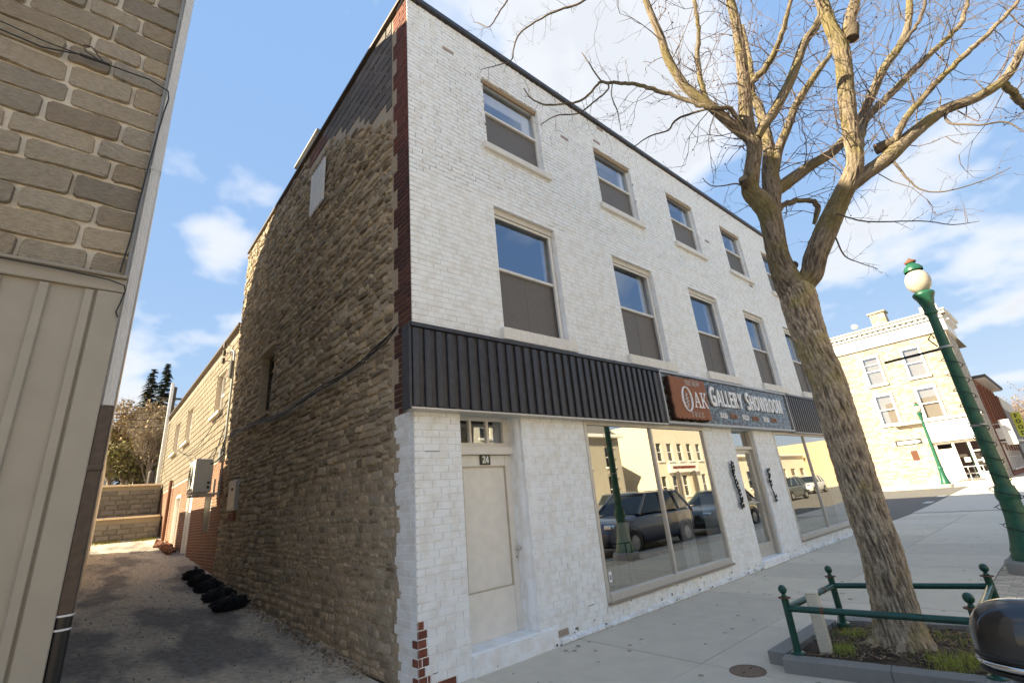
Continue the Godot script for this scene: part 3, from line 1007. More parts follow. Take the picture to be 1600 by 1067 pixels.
	st.box(Vector3(8.40, 1.4, sz + 0.05), Vector3(0.09, 2.50, 0.10), Color(0.8, 0.8, 0.78), Basis(), 0.006)
	st.box(Vector3(7.45, 1.4, sz + 0.04), Vector3(0.05, 2.50, 0.08), Color.WHITE, Basis(), 0.006)
	var sfr := put("door_frame", st, M.alu, root)
	var tg := MB.new()
	tg.quad(Vector3(7.48, 2.325, sz), Vector3(8.35, 2.325, sz), Vector3(8.35, 2.66, sz), Vector3(7.48, 2.66, sz))
	put("pane", tg, M.shop_glass, sfr)
	put("threshold", one_box(Vector3(7.93, 0.075, -0.07), Vector3(1.16, 0.148, 0.27), 0.02), M.white_paint, root)
	# ---- rooms behind the glass
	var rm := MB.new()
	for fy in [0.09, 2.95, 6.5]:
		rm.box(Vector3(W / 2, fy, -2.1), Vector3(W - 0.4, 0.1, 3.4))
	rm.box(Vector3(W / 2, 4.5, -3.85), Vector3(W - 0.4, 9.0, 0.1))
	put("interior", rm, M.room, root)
	var cu := MB.new()
	for q in 14:
		cu.tube([Vector3(5.62 + q * 0.03, 0.2, -0.5 + 0.02 * sin(q * 1.9)), Vector3(5.62 + q * 0.03, 2.6, -0.5 + 0.02 * sin(q * 1.9))], [0.026], 6)
	put("curtain", cu, M.curtain, root)
	# ---- alley side wall: mortar bed, quoins, blocks and rubble
	var SL := 9.40
	var side_holes := [Rect2(5.75, 3.81, 1.0, 1.42)]
	var sw := MB.new()
	wall_with_holes(sw, sp(SL, 0, -0.012), -SU, Vector3.UP, Vector2(SL, H), side_holes.map(func(h: Rect2): return Rect2(SL - h.end.x, h.position.y, h.size.x, h.size.y)), 0.36)
	put("side_wall", sw, M.mortar, root)
	var quoin := []
	var rq := rnd(14)
	var yq := 0.0
	var nq := 0
	while yq < H - 0.06:
		var wdt: float = 0.335 if (nq / 4) % 2 == 0 else 0.44
		if yq < 2.66:
			wdt = 0.34 if int(yq / 0.33) % 2 == 0 else 0.42
		var halves := [[0.0, wdt]] if nq % 2 == 0 else [[0.0, 0.105], [0.105, wdt]]
		if wdt > 0.4 and nq % 2 == 0: halves = [[0.0, 0.215], [0.215, wdt]]
		for hf in halves:
			var white: bool = yq < 2.66
			var k := rq.randf_range(0.65, 1.25)
			var c := Color(0.115, 0.042, 0.03) * k if not white else Color.WHITE * rq.randf_range(0.9, 1.0)
			if not white and yq > 6.4: c = Color(0.20, 0.062, 0.038) * k
			if white and yq < 0.40 and hf[0] < 0.01 and hf[1] < 0.12: c = Color(0.28, 0.09, 0.055) * k
			quoin.append({"at": sp(hf[1] - 0.004, yq, -0.012), "u": -SU, "w": Vector3.UP, "wd": hf[1] - hf[0] - 0.009, "ht": 0.0675, "size": 0.012, "c": c, "d": rq.randf_range(-0.002, 0.002), "skew": rq.randf_range(-0.002, 0.002), "white": white and c.g > 0.5})
		yq += 0.0765
		nq += 1
	var lay_q := func(mb: MB, p: Dictionary) -> void:
		mb.piece(p.at, p.u, p.w, p.wd, p.ht, (0.0095 if p.white else 0.016) + p.d * 0.5, 0.004, p.c, p.skew)
	lay(root, "quoin_brick", "quoin_rest", M.brick, quoin.filter(func(p): return not p.white), lay_q)
	lay(root, "painted_quoin", "painted_rest", M.white_paint, quoin.filter(func(p): return p.white), lay_q)
	# light mortar strip beside the quoins
	var ms := MB.new()
	ms.quad(sp(0.46, 2.66, -0.006), sp(0.0, 2.66, -0.006), sp(0.0, H - 0.05, -0.006), sp(0.46, H - 0.05, -0.006), Color(0.9, 0.85, 0.78))
	put("quoin_mortar", ms, M.brick_mortar, root)
	var mw := MB.new()
	for q in 34:
		var yy := q * 0.0783
		var ww := 0.36 + 0.05 * sin(q * 2.3) + (0.06 if int(yy / 0.33) % 2 else 0.0)
		mw.quad(sp(ww, yy, -0.005), sp(0.0, yy, -0.005), sp(0.0, yy + 0.0783, -0.005), sp(ww, yy + 0.0783, -0.005))
	put("painted_mortar", mw, M.white_paint, root)
	# dark concrete blocks high up behind the corner
	var block_low := func(s: float) -> float: return lerpf(7.25, 8.72, clampf((s - 0.5) / 2.6, 0.0, 1.0))
	var bl := []
	var yb2 := 7.22
	var nb := 0
	while yb2 < H - 0.1:
		var s := 0.47 - (0.2 if nb % 2 else 0.0)
		while s < 4.3:
			var s0 := maxf(s, 0.47)
			var s1 := minf(s + 0.40, 4.3)
			if s1 - s0 > 0.08 and yb2 > block_low.call(s1) - 0.1:
				var k := rq.randf_range(0.75, 1.15)
				var dk := Color(0.19, 0.165, 0.15) * k
				if s > 3.1: dk = Color(0.24, 0.11, 0.07) * k
				bl.append({"at": sp(s1 - 0.006, yb2, -0.012), "u": -SU, "w": Vector3.UP, "wd": s1 - s0 - 0.022, "ht": 0.178, "size": 0.06, "c": dk, "d": rq.randf_range(-0.004, 0.004), "skew": 0.0})
			s += 0.40
		yb2 += 0.2
		nb += 1
	var bm3 := MB.new()
	for q in 38:
		var sa := 0.47 + q * 0.1
		var lo: float = block_low.call(sa) - 0.12
		if lo < H - 0.15: bm3.quad(sp(sa + 0.1, lo, -0.007), sp(sa, lo, -0.007), sp(sa, H - 0.06, -0.007), sp(sa + 0.1, H - 0.06, -0.007))
	put("block_mortar", bm3, M.brick_mortar, root)
	lay(root, "concrete_block", "block_rest", M.brick, bl, func(mb: MB, p: Dictionary): mb.piece(p.at, p.u, p.w, p.wd, p.ht, 0.02 + p.d, 0.007, p.c))
	# brick lacing below the coping
	# rubble
	var rub := []
	var r := rnd(8)
	var y := 0.0
	var row := 0
	while y < H - 0.1:
		var h := r.randf_range(0.065, 0.135)
		if y + h > H - 0.06: h = H - 0.06 - y
		var s := r.randf_range(-0.2, 0.1) + 0.2
		while s < SL:
			var w := r.randf_range(0.10, 0.34) * (1.0 if y > 2.4 else 0.9)
			var q0 := 0.47 + (0.0 if int(y / 0.33) % 2 else -0.03)
			var s0 := maxf(s, q0 + r.randf_range(0.0, 0.03))
			var s1 := minf(s + w, SL)
			var midy := y + h / 2
			var ok := s1 - s0 > 0.06
			if s1 > 5.72 and s0 < 6.78 and midy > 3.76 and midy < 5.30: 
				if s0 < 5.72 and s1 - 5.72 < 0.2: s1 = 5.72
				elif s1 > 6.78 and 6.78 - s0 < 0.2: s0 = 6.78
				else: ok = false
			if s1 - s0 < 0.06: ok = false
			if midy + 0.06 > block_low.call((s0 + s1) / 2) and (s0 + s1) / 2 < 4.3 and midy > 7.15: ok = false
			if ok:
				var wob := 0.022 * sin(s * 2.1 + row) + 0.012 * sin(s * 5.3)
				var hh := h
				var yy := y + wob
				# now and then two thin stones stand in for one
				var parts := [[yy, hh]]
				if h > 0.12 and r.randf() < 0.25:
					var cut := hh * r.randf_range(0.4, 0.6)
					parts = [[yy, cut], [yy + cut, hh - cut]]
				for pp in parts:
					var low: bool = midy < 2.25 and s0 < 4.6
					var jy := r.randf_range(0.018, 0.030) if low else r.randf_range(0.010, 0.020)
					var x0 := 0.0
					var x1: float = s1 - s0 - (r.randf_range(0.02, 0.034) if low else r.randf_range(0.010, 0.024))
					var ph: float = pp[1] - jy
					var j := func(m: float) -> float: return r.randf_range(-m, m)
					var e := minf(ph, x1) * 0.28
					var poly := PackedVector2Array([Vector2(x0 + e + j.call(0.01), j.call(0.008)), Vector2(x1 * 0.5, j.call(0.012)), Vector2(x1 - e + j.call(0.01), j.call(0.008)), Vector2(x1 + j.call(0.008), e + j.call(0.01)), Vector2(x1 + j.call(0.008), ph - e + j.call(0.01)), Vector2(x1 - e + j.call(0.012), ph + j.call(0.008)), Vector2(x1 * 0.5, ph + j.call(0.012)), Vector2(x0 + e + j.call(0.012), ph + j.call(0.008)), Vector2(x0 + j.call(0.008), ph - e), Vector2(x0 + j.call(0.008), e)])
					var k := r.randf_range(0.58, 1.22)
					var warm := r.randf()
					var c := Color(0.58, 0.475, 0.335).lerp(Color(0.53, 0.465, 0.37), warm) * k
					if r.randf() < 0.06: c = Color(0.52, 0.44, 0.33) * k
					if r.randf() < 0.05: c = Color(0.36, 0.30, 0.23) * k
					var rough := 0.5 + 0.5 * smoothstep(1.2, 4.0, midy)
					rub.append({"at": sp(s1, pp[0], -0.012), "poly": poly, "size": x1 * ph, "c": c, "d": (r.randf_range(0.009, 0.015) if low else r.randf_range(0.012, 0.022) + 0.034 * rough * r.randf()), "b": r.randf_range(0.004, 0.012) * (0.6 + rough), "seed": r.randi()})
			s += w
		y += h
		row += 1
	lay(root, "rubble_stone", "rubble_rest", M.stone, rub, func(mb: MB, p: Dictionary): mb.stone(p.poly, p.at, -SU, Vector3.UP, p.d, 0.012, p.b, p.c, rnd(p.seed)))
	# repointed light patch low on the wall
	var rpm := MB.new()
	for q in 40:
		var sa := 0.5 + q * 0.1
		var lo := 0.35 + 0.25 * sin(q * 0.7) + q * 0.006
		var hi := 2.35 - absf(q - 16) * 0.03 + 0.16 * sin(q * 1.3)
		rpm.quad(sp(sa + 0.1, lo, -0.007), sp(sa, lo, -0.007), sp(sa, hi, -0.007), sp(sa + 0.1, hi, -0.007), Color(1.1, 1.12, 1.15))
	put("repointing", rpm, M.mortar, root)
	# side window
	var wx := MB.new()
	var wf := func(s: float, yy: float, ws: float, hs: float, dd: float, mb: MB) -> void:
		mb.box(sp(s, yy, -dd), Vector3(0.07, hs, ws), Color.WHITE, Basis(SN, Vector3.UP, SU * -1.0).orthonormalized())
	wf.call(5.79, 4.52, 0.07, 1.42, 0.20, wx)
	wf.call(6.71, 4.52, 0.07, 1.42, 0.20, wx)
	wf.call(6.25, 5.19, 0.85, 0.07, 0.20, wx)
	wf.call(6.25, 3.85, 0.85, 0.07, 0.20, wx)
	wf.call(6.25, 4.55, 0.85, 0.06, 0.20, wx)
	wf.call(6.25, 4.87, 0.03, 0.58, 0.20, wx)
	wf.call(6.25, 4.86, 0.85, 0.03, 0.205, wx)
	var sidew := put("side_window", wx, M.pole_wood, root)
	var gp := MB.new()
	gp.quad(sp(6.68, 4.57, -0.21), sp(5.82, 4.57, -0.21), sp(5.82, 5.16, -0.21), sp(6.68, 5.16, -0.21))
	put("pane", gp, M.upper_glass, sidew)
	put("board", one_box(sp(6.25, 4.2, -0.21), Vector3(0.02, 0.62, 0.85), 0.0, Color(0.3, 0.29, 0.27), Basis(SN, Vector3.UP, -SU).orthonormalized()), M.line_paint, sidew)
	put("side_lintel", one_box(sp(6.25, 5.29, 0.012), Vector3(0.06, 0.10, 1.3), 0.01, Color(0.9, 0.86, 0.8), Basis(SN, Vector3.UP, -SU).orthonormalized()), M.mortar, root)
	put("side_sill", one_box(sp(6.25, 3.77, 0.02), Vector3(0.10, 0.07, 1.16), 0.01, Color(0.9, 0.86, 0.8), Basis(SN, Vector3.UP, -SU).orthonormalized()), M.mortar, root)
	put("side_room", one_box(sp(6.25, 4.5, -0.5), Vector3(0.03, 1.6, 1.3), 0.0, Color.WHITE, Basis(SN, Vector3.UP, -SU).orthonormalized()), M.room, root)
	# ribbed white panel over an old opening
	var rp := MB.new()
	rp.box(sp(3.46, 7.80, 0.055), Vector3(0.01, 1.0, 0.74), Color.WHITE, Basis(SN, Vector3.UP, -SU).orthonormalized())
	var panel := put("opening_panel", rp, M.white_metal, root)
	for q in 7:
		put("panel_rib", one_box(sp(3.14 + q * 0.107, 7.80, 0.068), Vector3(0.03, 0.99, 0.05), 0.008, Color.WHITE, Basis(SN, Vector3.UP, -SU).orthonormalized()), M.white_metal, panel)
	# coping on the side, roof, rear and right walls, hatch
	var cp := MB.new()
	cp.box(sp(SL / 2, H + 0.008, -0.09), Vector3(0.30, 0.05, SL), Color(1.4, 1.3, 1.2), Basis(SN, Vector3.UP, -SU).orthonormalized())
	put("side_coping", cp, M.brown_metal, root)
	var sh3 := MB.new()
	sh3.box(Vector3(W / 2 - 0.05, 9.0, -4.75), Vector3(W - 0.3, 0.12, 9.0))
	put("roof", sh3, M.roof_grey, root)
	var bk := MB.new()
	bk.box(Vector3(W / 2 - 0.1, H / 2, -9.28), Vector3(W - 0.1, H, 0.22))
	bk.box(Vector3(W - 0.12, H / 2, -4.78), Vector3(0.24, H, 8.75))
	put("rear_wall", bk, M.red_brick, root)
	var ht := MB.new()
	ht.box(sp(4.6, 9.42, -0.45), Vector3(0.7, 0.30, 1.3), Color.WHITE, Basis(SN, Vector3.UP, -SU).orthonormalized())
	ht.box(sp(4.6, 9.60, -0.42), Vector3(0.9, 0.05, 1.5), Color(0.3, 0.3, 0.3), Basis(SN, Vector3.UP, -SU).orthonormalized())
	put("roof_hatch", ht, M.white_metal, root)

func y_of(p: Dictionary) -> float:
	return (p.at as Vector3).y

# lettering: each word is one flat raised text, its middle at a place
func text_on(parent: Node, called: String, words: String, m: Material, at: Vector3, height: float, stretch := Vector3.ONE, depth := 0.01, turn := Basis(), face := "Droid Sans", bold := true) -> MeshInstance3D:
	var tm := TextMesh.new()
	var sf := SystemFont.new()
	sf.font_names = PackedStringArray([face])
	sf.font_weight = 700 if bold else 400
	tm.font = sf
	tm.text = words
	tm.font_size = 64
	tm.pixel_size = 0.01
	tm.depth = depth
	tm.curve_step = 2.0
	tm.pixel_size = 0.01 * height / maxf(tm.get_aabb().size.y, 0.001)
	var o := put_mesh(called, tm, m, parent)
	o.transform = Transform3D(turn * Basis.from_scale(stretch), at)
	return o

# ---------------------------------------------------------------- left building: stone veneer over taupe cladding
func veneer_building() -> void:
	var root := thing("stone_veneer_building", "building faced with brown stone blocks in pale mortar above taupe metal cladding", "building")
	var X1 := -2.595
	var X0 := -7.0
	# body, its unseen roof line shaped to throw the shadow edge across the alley
	var prof := [Vector2(0, 9.9), Vector2(-1.2, 10.4), Vector2(-1.95, 10.75), Vector2(-2.5, 11.0), Vector2(-7.5, 11.0), Vector2(-8.2, 10.6), Vector2(-9.4, 9.9), Vector2(-10.4, 8.7)]
	var b := MB.new()
	for k in prof.size() - 1:
		var p: Vector2 = prof[k]
		var q: Vector2 = prof[k + 1]
		b.quad(Vector3(X1, -0.2, q.x - 0.02), Vector3(X1, -0.2, p.x - 0.02), Vector3(X1, p.y, p.x - 0.02), Vector3(X1, q.y, q.x - 0.02))
		b.quad(Vector3(-14, -0.2, p.x - 0.02), Vector3(-14, -0.2, q.x - 0.02), Vector3(-14, q.y, q.x - 0.02), Vector3(-14, p.y, p.x - 0.02))
		b.quad(Vector3(X1, p.y, p.x - 0.02), Vector3(-14, p.y, p.x - 0.02), Vector3(-14, q.y, q.x - 0.02), Vector3(X1, q.y, q.x - 0.02))
	b.quad(Vector3(-14, -0.2, -0.02), Vector3(X1, -0.2, -0.02), Vector3(X1, 9.9, -0.02), Vector3(-14, 9.9, -0.02))
	b.quad(Vector3(X1, -0.2, -10.42), Vector3(-14, -0.2, -10.42), Vector3(-14, 8.7, -10.42), Vector3(X1, 8.7, -10.42))
	put("wall", b, M.veneer_mortar, root)  # unseen alley side left pale to bounce light into the alley
	# unseen low wing behind it, sized to cast the low shadow on the annex
	put("rear_wing", one_box(Vector3(-7.6, 1.8, -14.0), Vector3(10.0, 4.0, 7.0)), M.veneer_mortar, root)
	# stone blocks
	var r := rnd(61)
	var st := []
	var y := 3.615
	var row := 0
	while y < 9.7:
		var h: float = [0.195, 0.225, 0.20, 0.24, 0.21][row % 5]
		var x := X1 - 0.005
		x -= 0.0
		var first := true
		while x > X0:
			var w := r.randf_range(0.30, 0.66)
			if first and row % 2 == 0: w = r.randf_range(0.16, 0.3)
			first = false
			var x0 := x - w
			var jx := r.randf_range(0.022, 0.032)
			var jy := r.randf_range(0.019, 0.028)
			var ww := w - jx
			var hh := h - jy
			var j := func(m: float) -> float: return r.randf_range(-m, m)
			var e := 0.022
			var poly := PackedVector2Array([Vector2(e, j.call(0.006)), Vector2(ww * 0.33, j.call(0.008)), Vector2(ww * 0.66, j.call(0.008)), Vector2(ww - e, j.call(0.006)), Vector2(ww + j.call(0.006), e), Vector2(ww + j.call(0.006), hh - e), Vector2(ww - e, hh + j.call(0.006)), Vector2(ww * 0.66, hh + j.call(0.008)), Vector2(ww * 0.33, hh + j.call(0.008)), Vector2(e, hh + j.call(0.006)), Vector2(j.call(0.006), hh - e), Vector2(j.call(0.006), e)])
			var k := r.randf_range(0.64, 1.15)
			var c := Color(0.47, 0.39, 0.28).lerp(Color(0.40, 0.36, 0.295), r.randf()) * k
			st.append({"at": Vector3(x0 + jx, y, -0.02), "poly": poly, "size": ww * hh, "c": c, "seed": r.randi(), "d": r.randf_range(0.022, 0.032)})
			x = x0
		y += h
		row += 1
	lay(root, "stone", "stone_rest", M.veneer, st, func(mb: MB, p: Dictionary): mb.stone(p.poly, p.at, Vector3.RIGHT, Vector3.UP, p.d, 0.006, 0.0035, p.c, rnd(p.seed)))
	# cladding
	var cl := MB.new()
	cl.box(Vector3((X0 + X1) / 2, 1.72, -0.004), Vector3(X1 - X0, 3.5, 0.03))
	var clad := put("cladding", cl, M.taupe_metal, root)
	put("cladding_band", one_box(Vector3((X0 + X1) / 2, 3.515, 0.018), Vector3(X1 - X0 + 0.012, 0.115, 0.05), 0.006), M.taupe_metal, clad)
	put("drip_cap", one_box(Vector3((X0 + X1) / 2, 3.585, 0.03), Vector3(X1 - X0 + 0.02, 0.028, 0.09), 0.006, Color(0.85, 0.85, 0.85)), M.taupe_metal, clad)
	put("corner_board", one_box(Vector3(X1 - 0.076, 1.7, 0.022), Vector3(0.155, 3.5, 0.05), 0.006), M.taupe_metal, clad)
	for k in 15:
		put("batten", one_box(Vector3(-2.795 - k * 0.25, 1.7, 0.022), Vector3(0.058, 3.5, 0.03), 0.007), M.taupe_metal, clad)
	# downspout: white ribbed, then a brown sleeve, then black drain pipe
	var dx := -2.553
	var ds := MB.new()
	ds.box(Vector3(dx, 6.3, -0.02), Vector3(0.072, 7.5, 0.07), Color.WHITE, Basis(), 0.006)
	var dsp := put("downspout", ds, M.white_metal, root)
	for q in 4:
		put("downspout_flute", one_box(Vector3(dx - 0.026 + q * 0.0175, 6.3, 0.017), Vector3(0.008, 7.5, 0.01), 0.003), M.white_metal, dsp)
	put("downspout_joint", one_box(Vector3(dx, 4.71, -0.02), Vector3(0.08, 0.035, 0.086), 0.004, Color(0.8, 0.8, 0.8)), M.white_metal, dsp)
	put("corner_trim", one_box(Vector3(-2.602, 6.7, 0.012), Vector3(0.02, 6.25, 0.045), 0.003, Color(0.35, 0.35, 0.35)), M.white_metal, dsp)
	put("brown_sleeve", one_box(Vector3(dx - 0.002, 1.86, -0.01), Vector3(0.084, 1.38, 0.09), 0.008), M.brown_metal, dsp)
	put("sleeve_band", one_box(Vector3(dx - 0.002, 2.10, -0.008), Vector3(0.092, 0.05, 0.10), 0.008, Color(1.4, 1.3, 1.2)), M.brown_metal, dsp)
	var pipe := MB.new()
	var pr := []
	for q in 150:
		pr.append(Vector2(0.043 if q % 2 else 0.048, -0.05 + q * 0.0082))
	pipe.lathe(pr, Vector3(dx - 0.004, 0, 0.0), 20)
	var dp := put("drain_pipe", pipe, M.black_plastic, dsp)
	for yy in [1.17, 1.09]:
		var sp2 := MB.new()
		sp2.lathe([Vector2(0.0495, yy - 0.006), Vector2(0.052, yy), Vector2(0.0495, yy + 0.006)], Vector3(dx - 0.004, 0, 0), 20)
		put("pipe_strap", sp2, M.white_metal, dp)

# ---------------------------------------------------------------- long annex along the alley
func on_wall(mb: MB, s: float, y: float, d: float, size: Vector3, col := Color.WHITE, bev := 0.0) -> void:
	# size: x out of the wall, y up, z along it
	mb.box(sp(s, y, d), size, col, Basis(SN, Vector3.UP, -SU).orthonormalized(), bev)

func annex() -> void:
	var root := thing("brick_annex", "long two storey annex along the alley, tan blocks over orange brick", "building")
	var S0 := 9.42
	var S1 := 24.2
	var H := 7.0
	var holes := [Rect2(10.9, 4.87, 1.25, 1.33), Rect2(16.4, 4.85, 1.25, 1.36), Rect2(19.5, 4.85, 1.3, 1.36), Rect2(14.0, 0.72, 1.0, 2.24), Rect2(10.95, 1.60, 0.95, 0.95), Rect2(16.6, 1.15, 1.1, 1.78), Rect2(19.35, 1.4, 1.0, 1.5)]
	var flip := func(h: Rect2) -> Rect2: return Rect2(S1 - h.end.x, h.position.y, h.size.x, h.size.y)
	var fl := holes.map(flip)
	var w := MB.new()
	wall_with_holes(w, sp(S1, 0, -0.06), -SU, Vector3.UP, Vector2(S1 - S0, H), fl, 0.32)
	put("wall", w, M.brick_mortar, root)
	var r := rnd(17)
	var line := func(s: float) -> float: return 3.42 + 0.06 * floor((s - 9.4) / 3.0)
	var upper := bond(sp(S1, 3.45, -0.06), -SU, Vector3.UP, Vector2(S1 - S0, H - 3.5), fl.map(func(h: Rect2): return Rect2(h.position.x, h.position.y - 3.45, h.size.x, h.size.y)), 0.2, 0.42, 0.022, 71, func(a: float, y: float, q: RandomNumberGenerator) -> Color: return Color(0.28, 0.225, 0.155) * q.randf_range(0.82, 1.1))
	lay(root, "wall_block", "block_rest", M.brick, upper, func(mb: MB, p: Dictionary): mb.piece(p.at, p.u, p.w, p.wd, p.ht, 0.022, 0.006, p.c), 300)
	var lower := bond(sp(S1, 0.0, -0.06), -SU, Vector3.UP, Vector2(S1 - S0, 3.45), fl, 0.0767, 0.215, 0.012, 72, func(a: float, y: float, q: RandomNumberGenerator) -> Color: return Color(0.34, 0.165, 0.095) * q.randf_range(0.78, 1.15))
	lay(root, "wall_brick", "brick_rest", M.brick, lower, func(mb: MB, p: Dictionary): mb.piece(p.at, p.u, p.w, p.wd, p.ht, 0.012, 0.004, p.c), 300)
	put("coping", one_box(sp((S0 + S1) / 2, H + 0.03, -0.1), Vector3(0.34, 0.06, S1 - S0), 0.0, Color.WHITE, Basis(SN, Vector3.UP, -SU).orthonormalized()), M.brown_metal, root)
	# upper windows
	for k in 3:
		var h: Rect2 = holes[k]
		var f := MB.new()
		var sc := h.get_center().x
		var yc := h.get_center().y
		on_wall(f, h.position.x + 0.035, yc, -0.20, Vector3(0.06, h.size.y, 0.07))
		on_wall(f, h.end.x - 0.035, yc, -0.20, Vector3(0.06, h.size.y, 0.07))
		on_wall(f, sc, h.end.y - 0.035, -0.20, Vector3(0.06, 0.07, h.size.x))
		on_wall(f, sc, h.position.y + 0.035, -0.20, Vector3(0.06, 0.07, h.size.x))
		on_wall(f, sc, yc, -0.20, Vector3(0.05, 0.05, h.size.x))
		on_wall(f, sc, yc, -0.20, Vector3(0.04, h.size.y, 0.03))
		var win := put("window", f, M.white_trim, root)
		var g := MB.new()
		var a := sp(h.end.x, h.position.y, -0.21)
		g.quad(a, a - SU * h.size.x, a - SU * h.size.x + Vector3.UP * h.size.y, a + Vector3.UP * h.size.y)
		put("pane", g, M.upper_glass, win)
		var s := MB.new()
		on_wall(s, sc, h.position.y - 0.05, 0.0, Vector3(0.16, 0.09, h.size.x + 0.2), Color(0.85, 0.8, 0.7))
		put("window_sill", s, M.sill_stone, win)
	# doors and the barred lower window
	for k in [3, 4, 5, 6]:
		var h: Rect2 = holes[k]
		var d := MB.new()
		on_wall(d, h.get_center().x, h.get_center().y, -0.22 if k != 3 else -0.14, Vector3(0.05, h.size.y, h.size.x), Color.WHITE if k < 5 else Color(0.9, 0.85, 0.78))
		var door := put("door" if k != 4 else "window_board", d, M.white_trim if k != 6 else M.cream_paint, root)
		if k == 4:
			for q in 6:
				var bar := MB.new()
				on_wall(bar, h.position.x + 0.1 + q * 0.15, h.get_center().y, -0.05, Vector3(0.015, h.size.y, 0.015), Color(0.4, 0.4, 0.4))
				put("window_bar", bar, M.galvanised, door)
		else:
			var kn := MB.new()
			on_wall(kn, h.position.x + 0.1, h.position.y + 1.0, -0.10, Vector3(0.06, 0.05, 0.05), Color(0.5, 0.45, 0.3), 0.01)
			put("door_handle", kn, M.galvanised, door)
			var jb := MB.new()
			on_wall(jb, h.position.x + 0.03, h.get_center().y, -0.09, Vector3(0.10, h.size.y, 0.06))
			on_wall(jb, h.end.x - 0.03, h.get_center().y, -0.09, Vector3(0.10, h.size.y, 0.06))
			on_wall(jb, h.get_center().x, h.end.y - 0.03, -0.09, Vector3(0.10, 0.06, h.size.x - 0.12))
			put("door_frame", jb, M.white_trim, door)
	# rear corner, roof
	var body := MB.new()
	body.box(sp((S0 + S1) / 2, H / 2 - 0.1, -3.5) , Vector3(6.2, H, S1 - S0 - 0.05), Color.WHITE, Basis(SN, Vector3.UP, -SU).orthonormalized())
	put("rear_block", body, M.brick_mortar, root)
	# white downspout at its far corner and rusty drain
	var ds := MB.new()
	on_wall(ds, 23.55, 6.1, 0.08, Vector3(0.13, 5.4, 0.16), Color.WHITE, 0.01)
	put("downspout", ds, M.white_metal, root)
	var sb := MB.new()
	on_wall(sb, 23.55, 5.2, 0.08, Vector3(0.15, 0.07, 0.2))
	put("downspout_strap", sb, M.white_metal, root)
	var rd := MB.new()
	rd.tube([sp(19.0, 1.4, 0.05), sp(19.0, 3.66, 0.05)], [0.06], 10)
	put("rusty_drain", rd, M.rust, root)
	# service mast, insulators, conduit
	var cd := MB.new()
	cd.tube([sp(9.62, 2.4, 0.03), sp(9.62, 3.2, 0.03), sp(9.62, 5.5, 0.03), sp(9.64, 6.25, 0.05), sp(9.75, 6.33, 0.10), sp(9.85, 6.25, 0.12)], [0.028], 8)
	var conduit := put("conduit", cd, M.galvanised, root)
	var hd := MB.new()
	on_wall(hd, 9.66, 5.75, 0.07, Vector3(0.1, 0.5, 0.12), Color(0.35, 0.33, 0.3), 0.02)
	put("service_head", hd, M.galvanised, conduit)
	var jb2 := MB.new()
	on_wall(jb2, 9.60, 3.42, 0.07, Vector3(0.13, 0.34, 0.18), Color(0.8, 0.78, 0.75), 0.01)
	put("junction_box", jb2, M.galvanised, conduit)
	for q in 3:
		var ins := MB.new()
		ins.tube([sp(10.5, 6.72 - q * 0.24, -0.02), sp(10.5, 6.70 - q * 0.24, 0.16)], [0.014], 6)
		ins.tube([sp(10.5, 6.62 - q * 0.24, 0.15), sp(10.5, 6.78 - q * 0.24, 0.15)], [0.045], 8, Color(0.25, 0.2, 0.16))
		put("insulator", ins, M.galvanised, root)
	# crumbled brick at the foot
	var rub := MB.new()
	for q in 36:
		var s := r.randf_range(14.8, 18.4)
		var z := r.randf()
		rub.box(sp(s, alley_height(0, -s) + 0.05 + z * 0.1 * (1.0 - absf(s - 16.2) / 2.5), 0.08 + r.randf() * 0.3), Vector3(0.2, 0.07, 0.1) * r.randf_range(0.6, 1.3), Color(0.32, 0.14, 0.085) * r.randf_range(0.6, 1.4), Basis(Vector3(r.randf(), 1, r.randf()).normalized(), r.randf() * TAU), 0.01)
	put("fallen_bricks", rub, M.brick, self, "stuff")

# ---------------------------------------------------------------- alley end
func block_wall(label: String, z: float, x0: float, x1: float, y0: float, y1: float, seed_no: int, group: String) -> void:
	var root := thing("retaining_wall", label, "wall", Vector3(0, 0, 0), 0.0, group)
	put("core", one_box(Vector3((x0 + x1) / 2, (y0 + y1) / 2 - 0.02, z - 0.2), Vector3(x1 - x0, y1 - y0 - 0.04, 0.34), 0.0, Color(0.35, 0.33, 0.3)), M.concrete, root)
	var bl := bond(Vector3(x0, y0, z - 0.03), Vector3.RIGHT, Vector3.UP, Vector2(x1 - x0, y1 - y0 - 0.08), [], 0.2, 0.42, 0.012, seed_no, func(a: float, y: float, q: RandomNumberGenerator) -> Color: return Color(0.27, 0.245, 0.215) * q.randf_range(0.72, 1.12))
	lay(root, "block", "block_rest", M.stone, bl, func(mb: MB, p: Dictionary):
		var h := RandomNumberGenerator.new()
		h.seed = int(p.size * 1e6) + int(p.at.x * 1000.0)
		var poly := PackedVector2Array([Vector2(0, 0), Vector2(p.wd * 0.5, 0), Vector2(p.wd, 0), Vector2(p.wd, p.ht * 0.5), Vector2(p.wd, p.ht), Vector2(p.wd * 0.5, p.ht), Vector2(0, p.ht), Vector2(0, p.ht * 0.5)])
		mb.stone(poly, p.at, p.u, p.w, 0.035, 0.018, 0.022, p.c, h))
	var x := x0
	while x < x1 - 0.1:
		var w := minf(0.6, x1 - x)
		put("cap_stone", one_box(Vector3(x + w / 2, y1 - 0.04, z - 0.16), Vector3(w - 0.008, 0.08, 0.42), 0.012, Color(1.0, 0.92, 0.82)), M.concrete, root)
		x += w

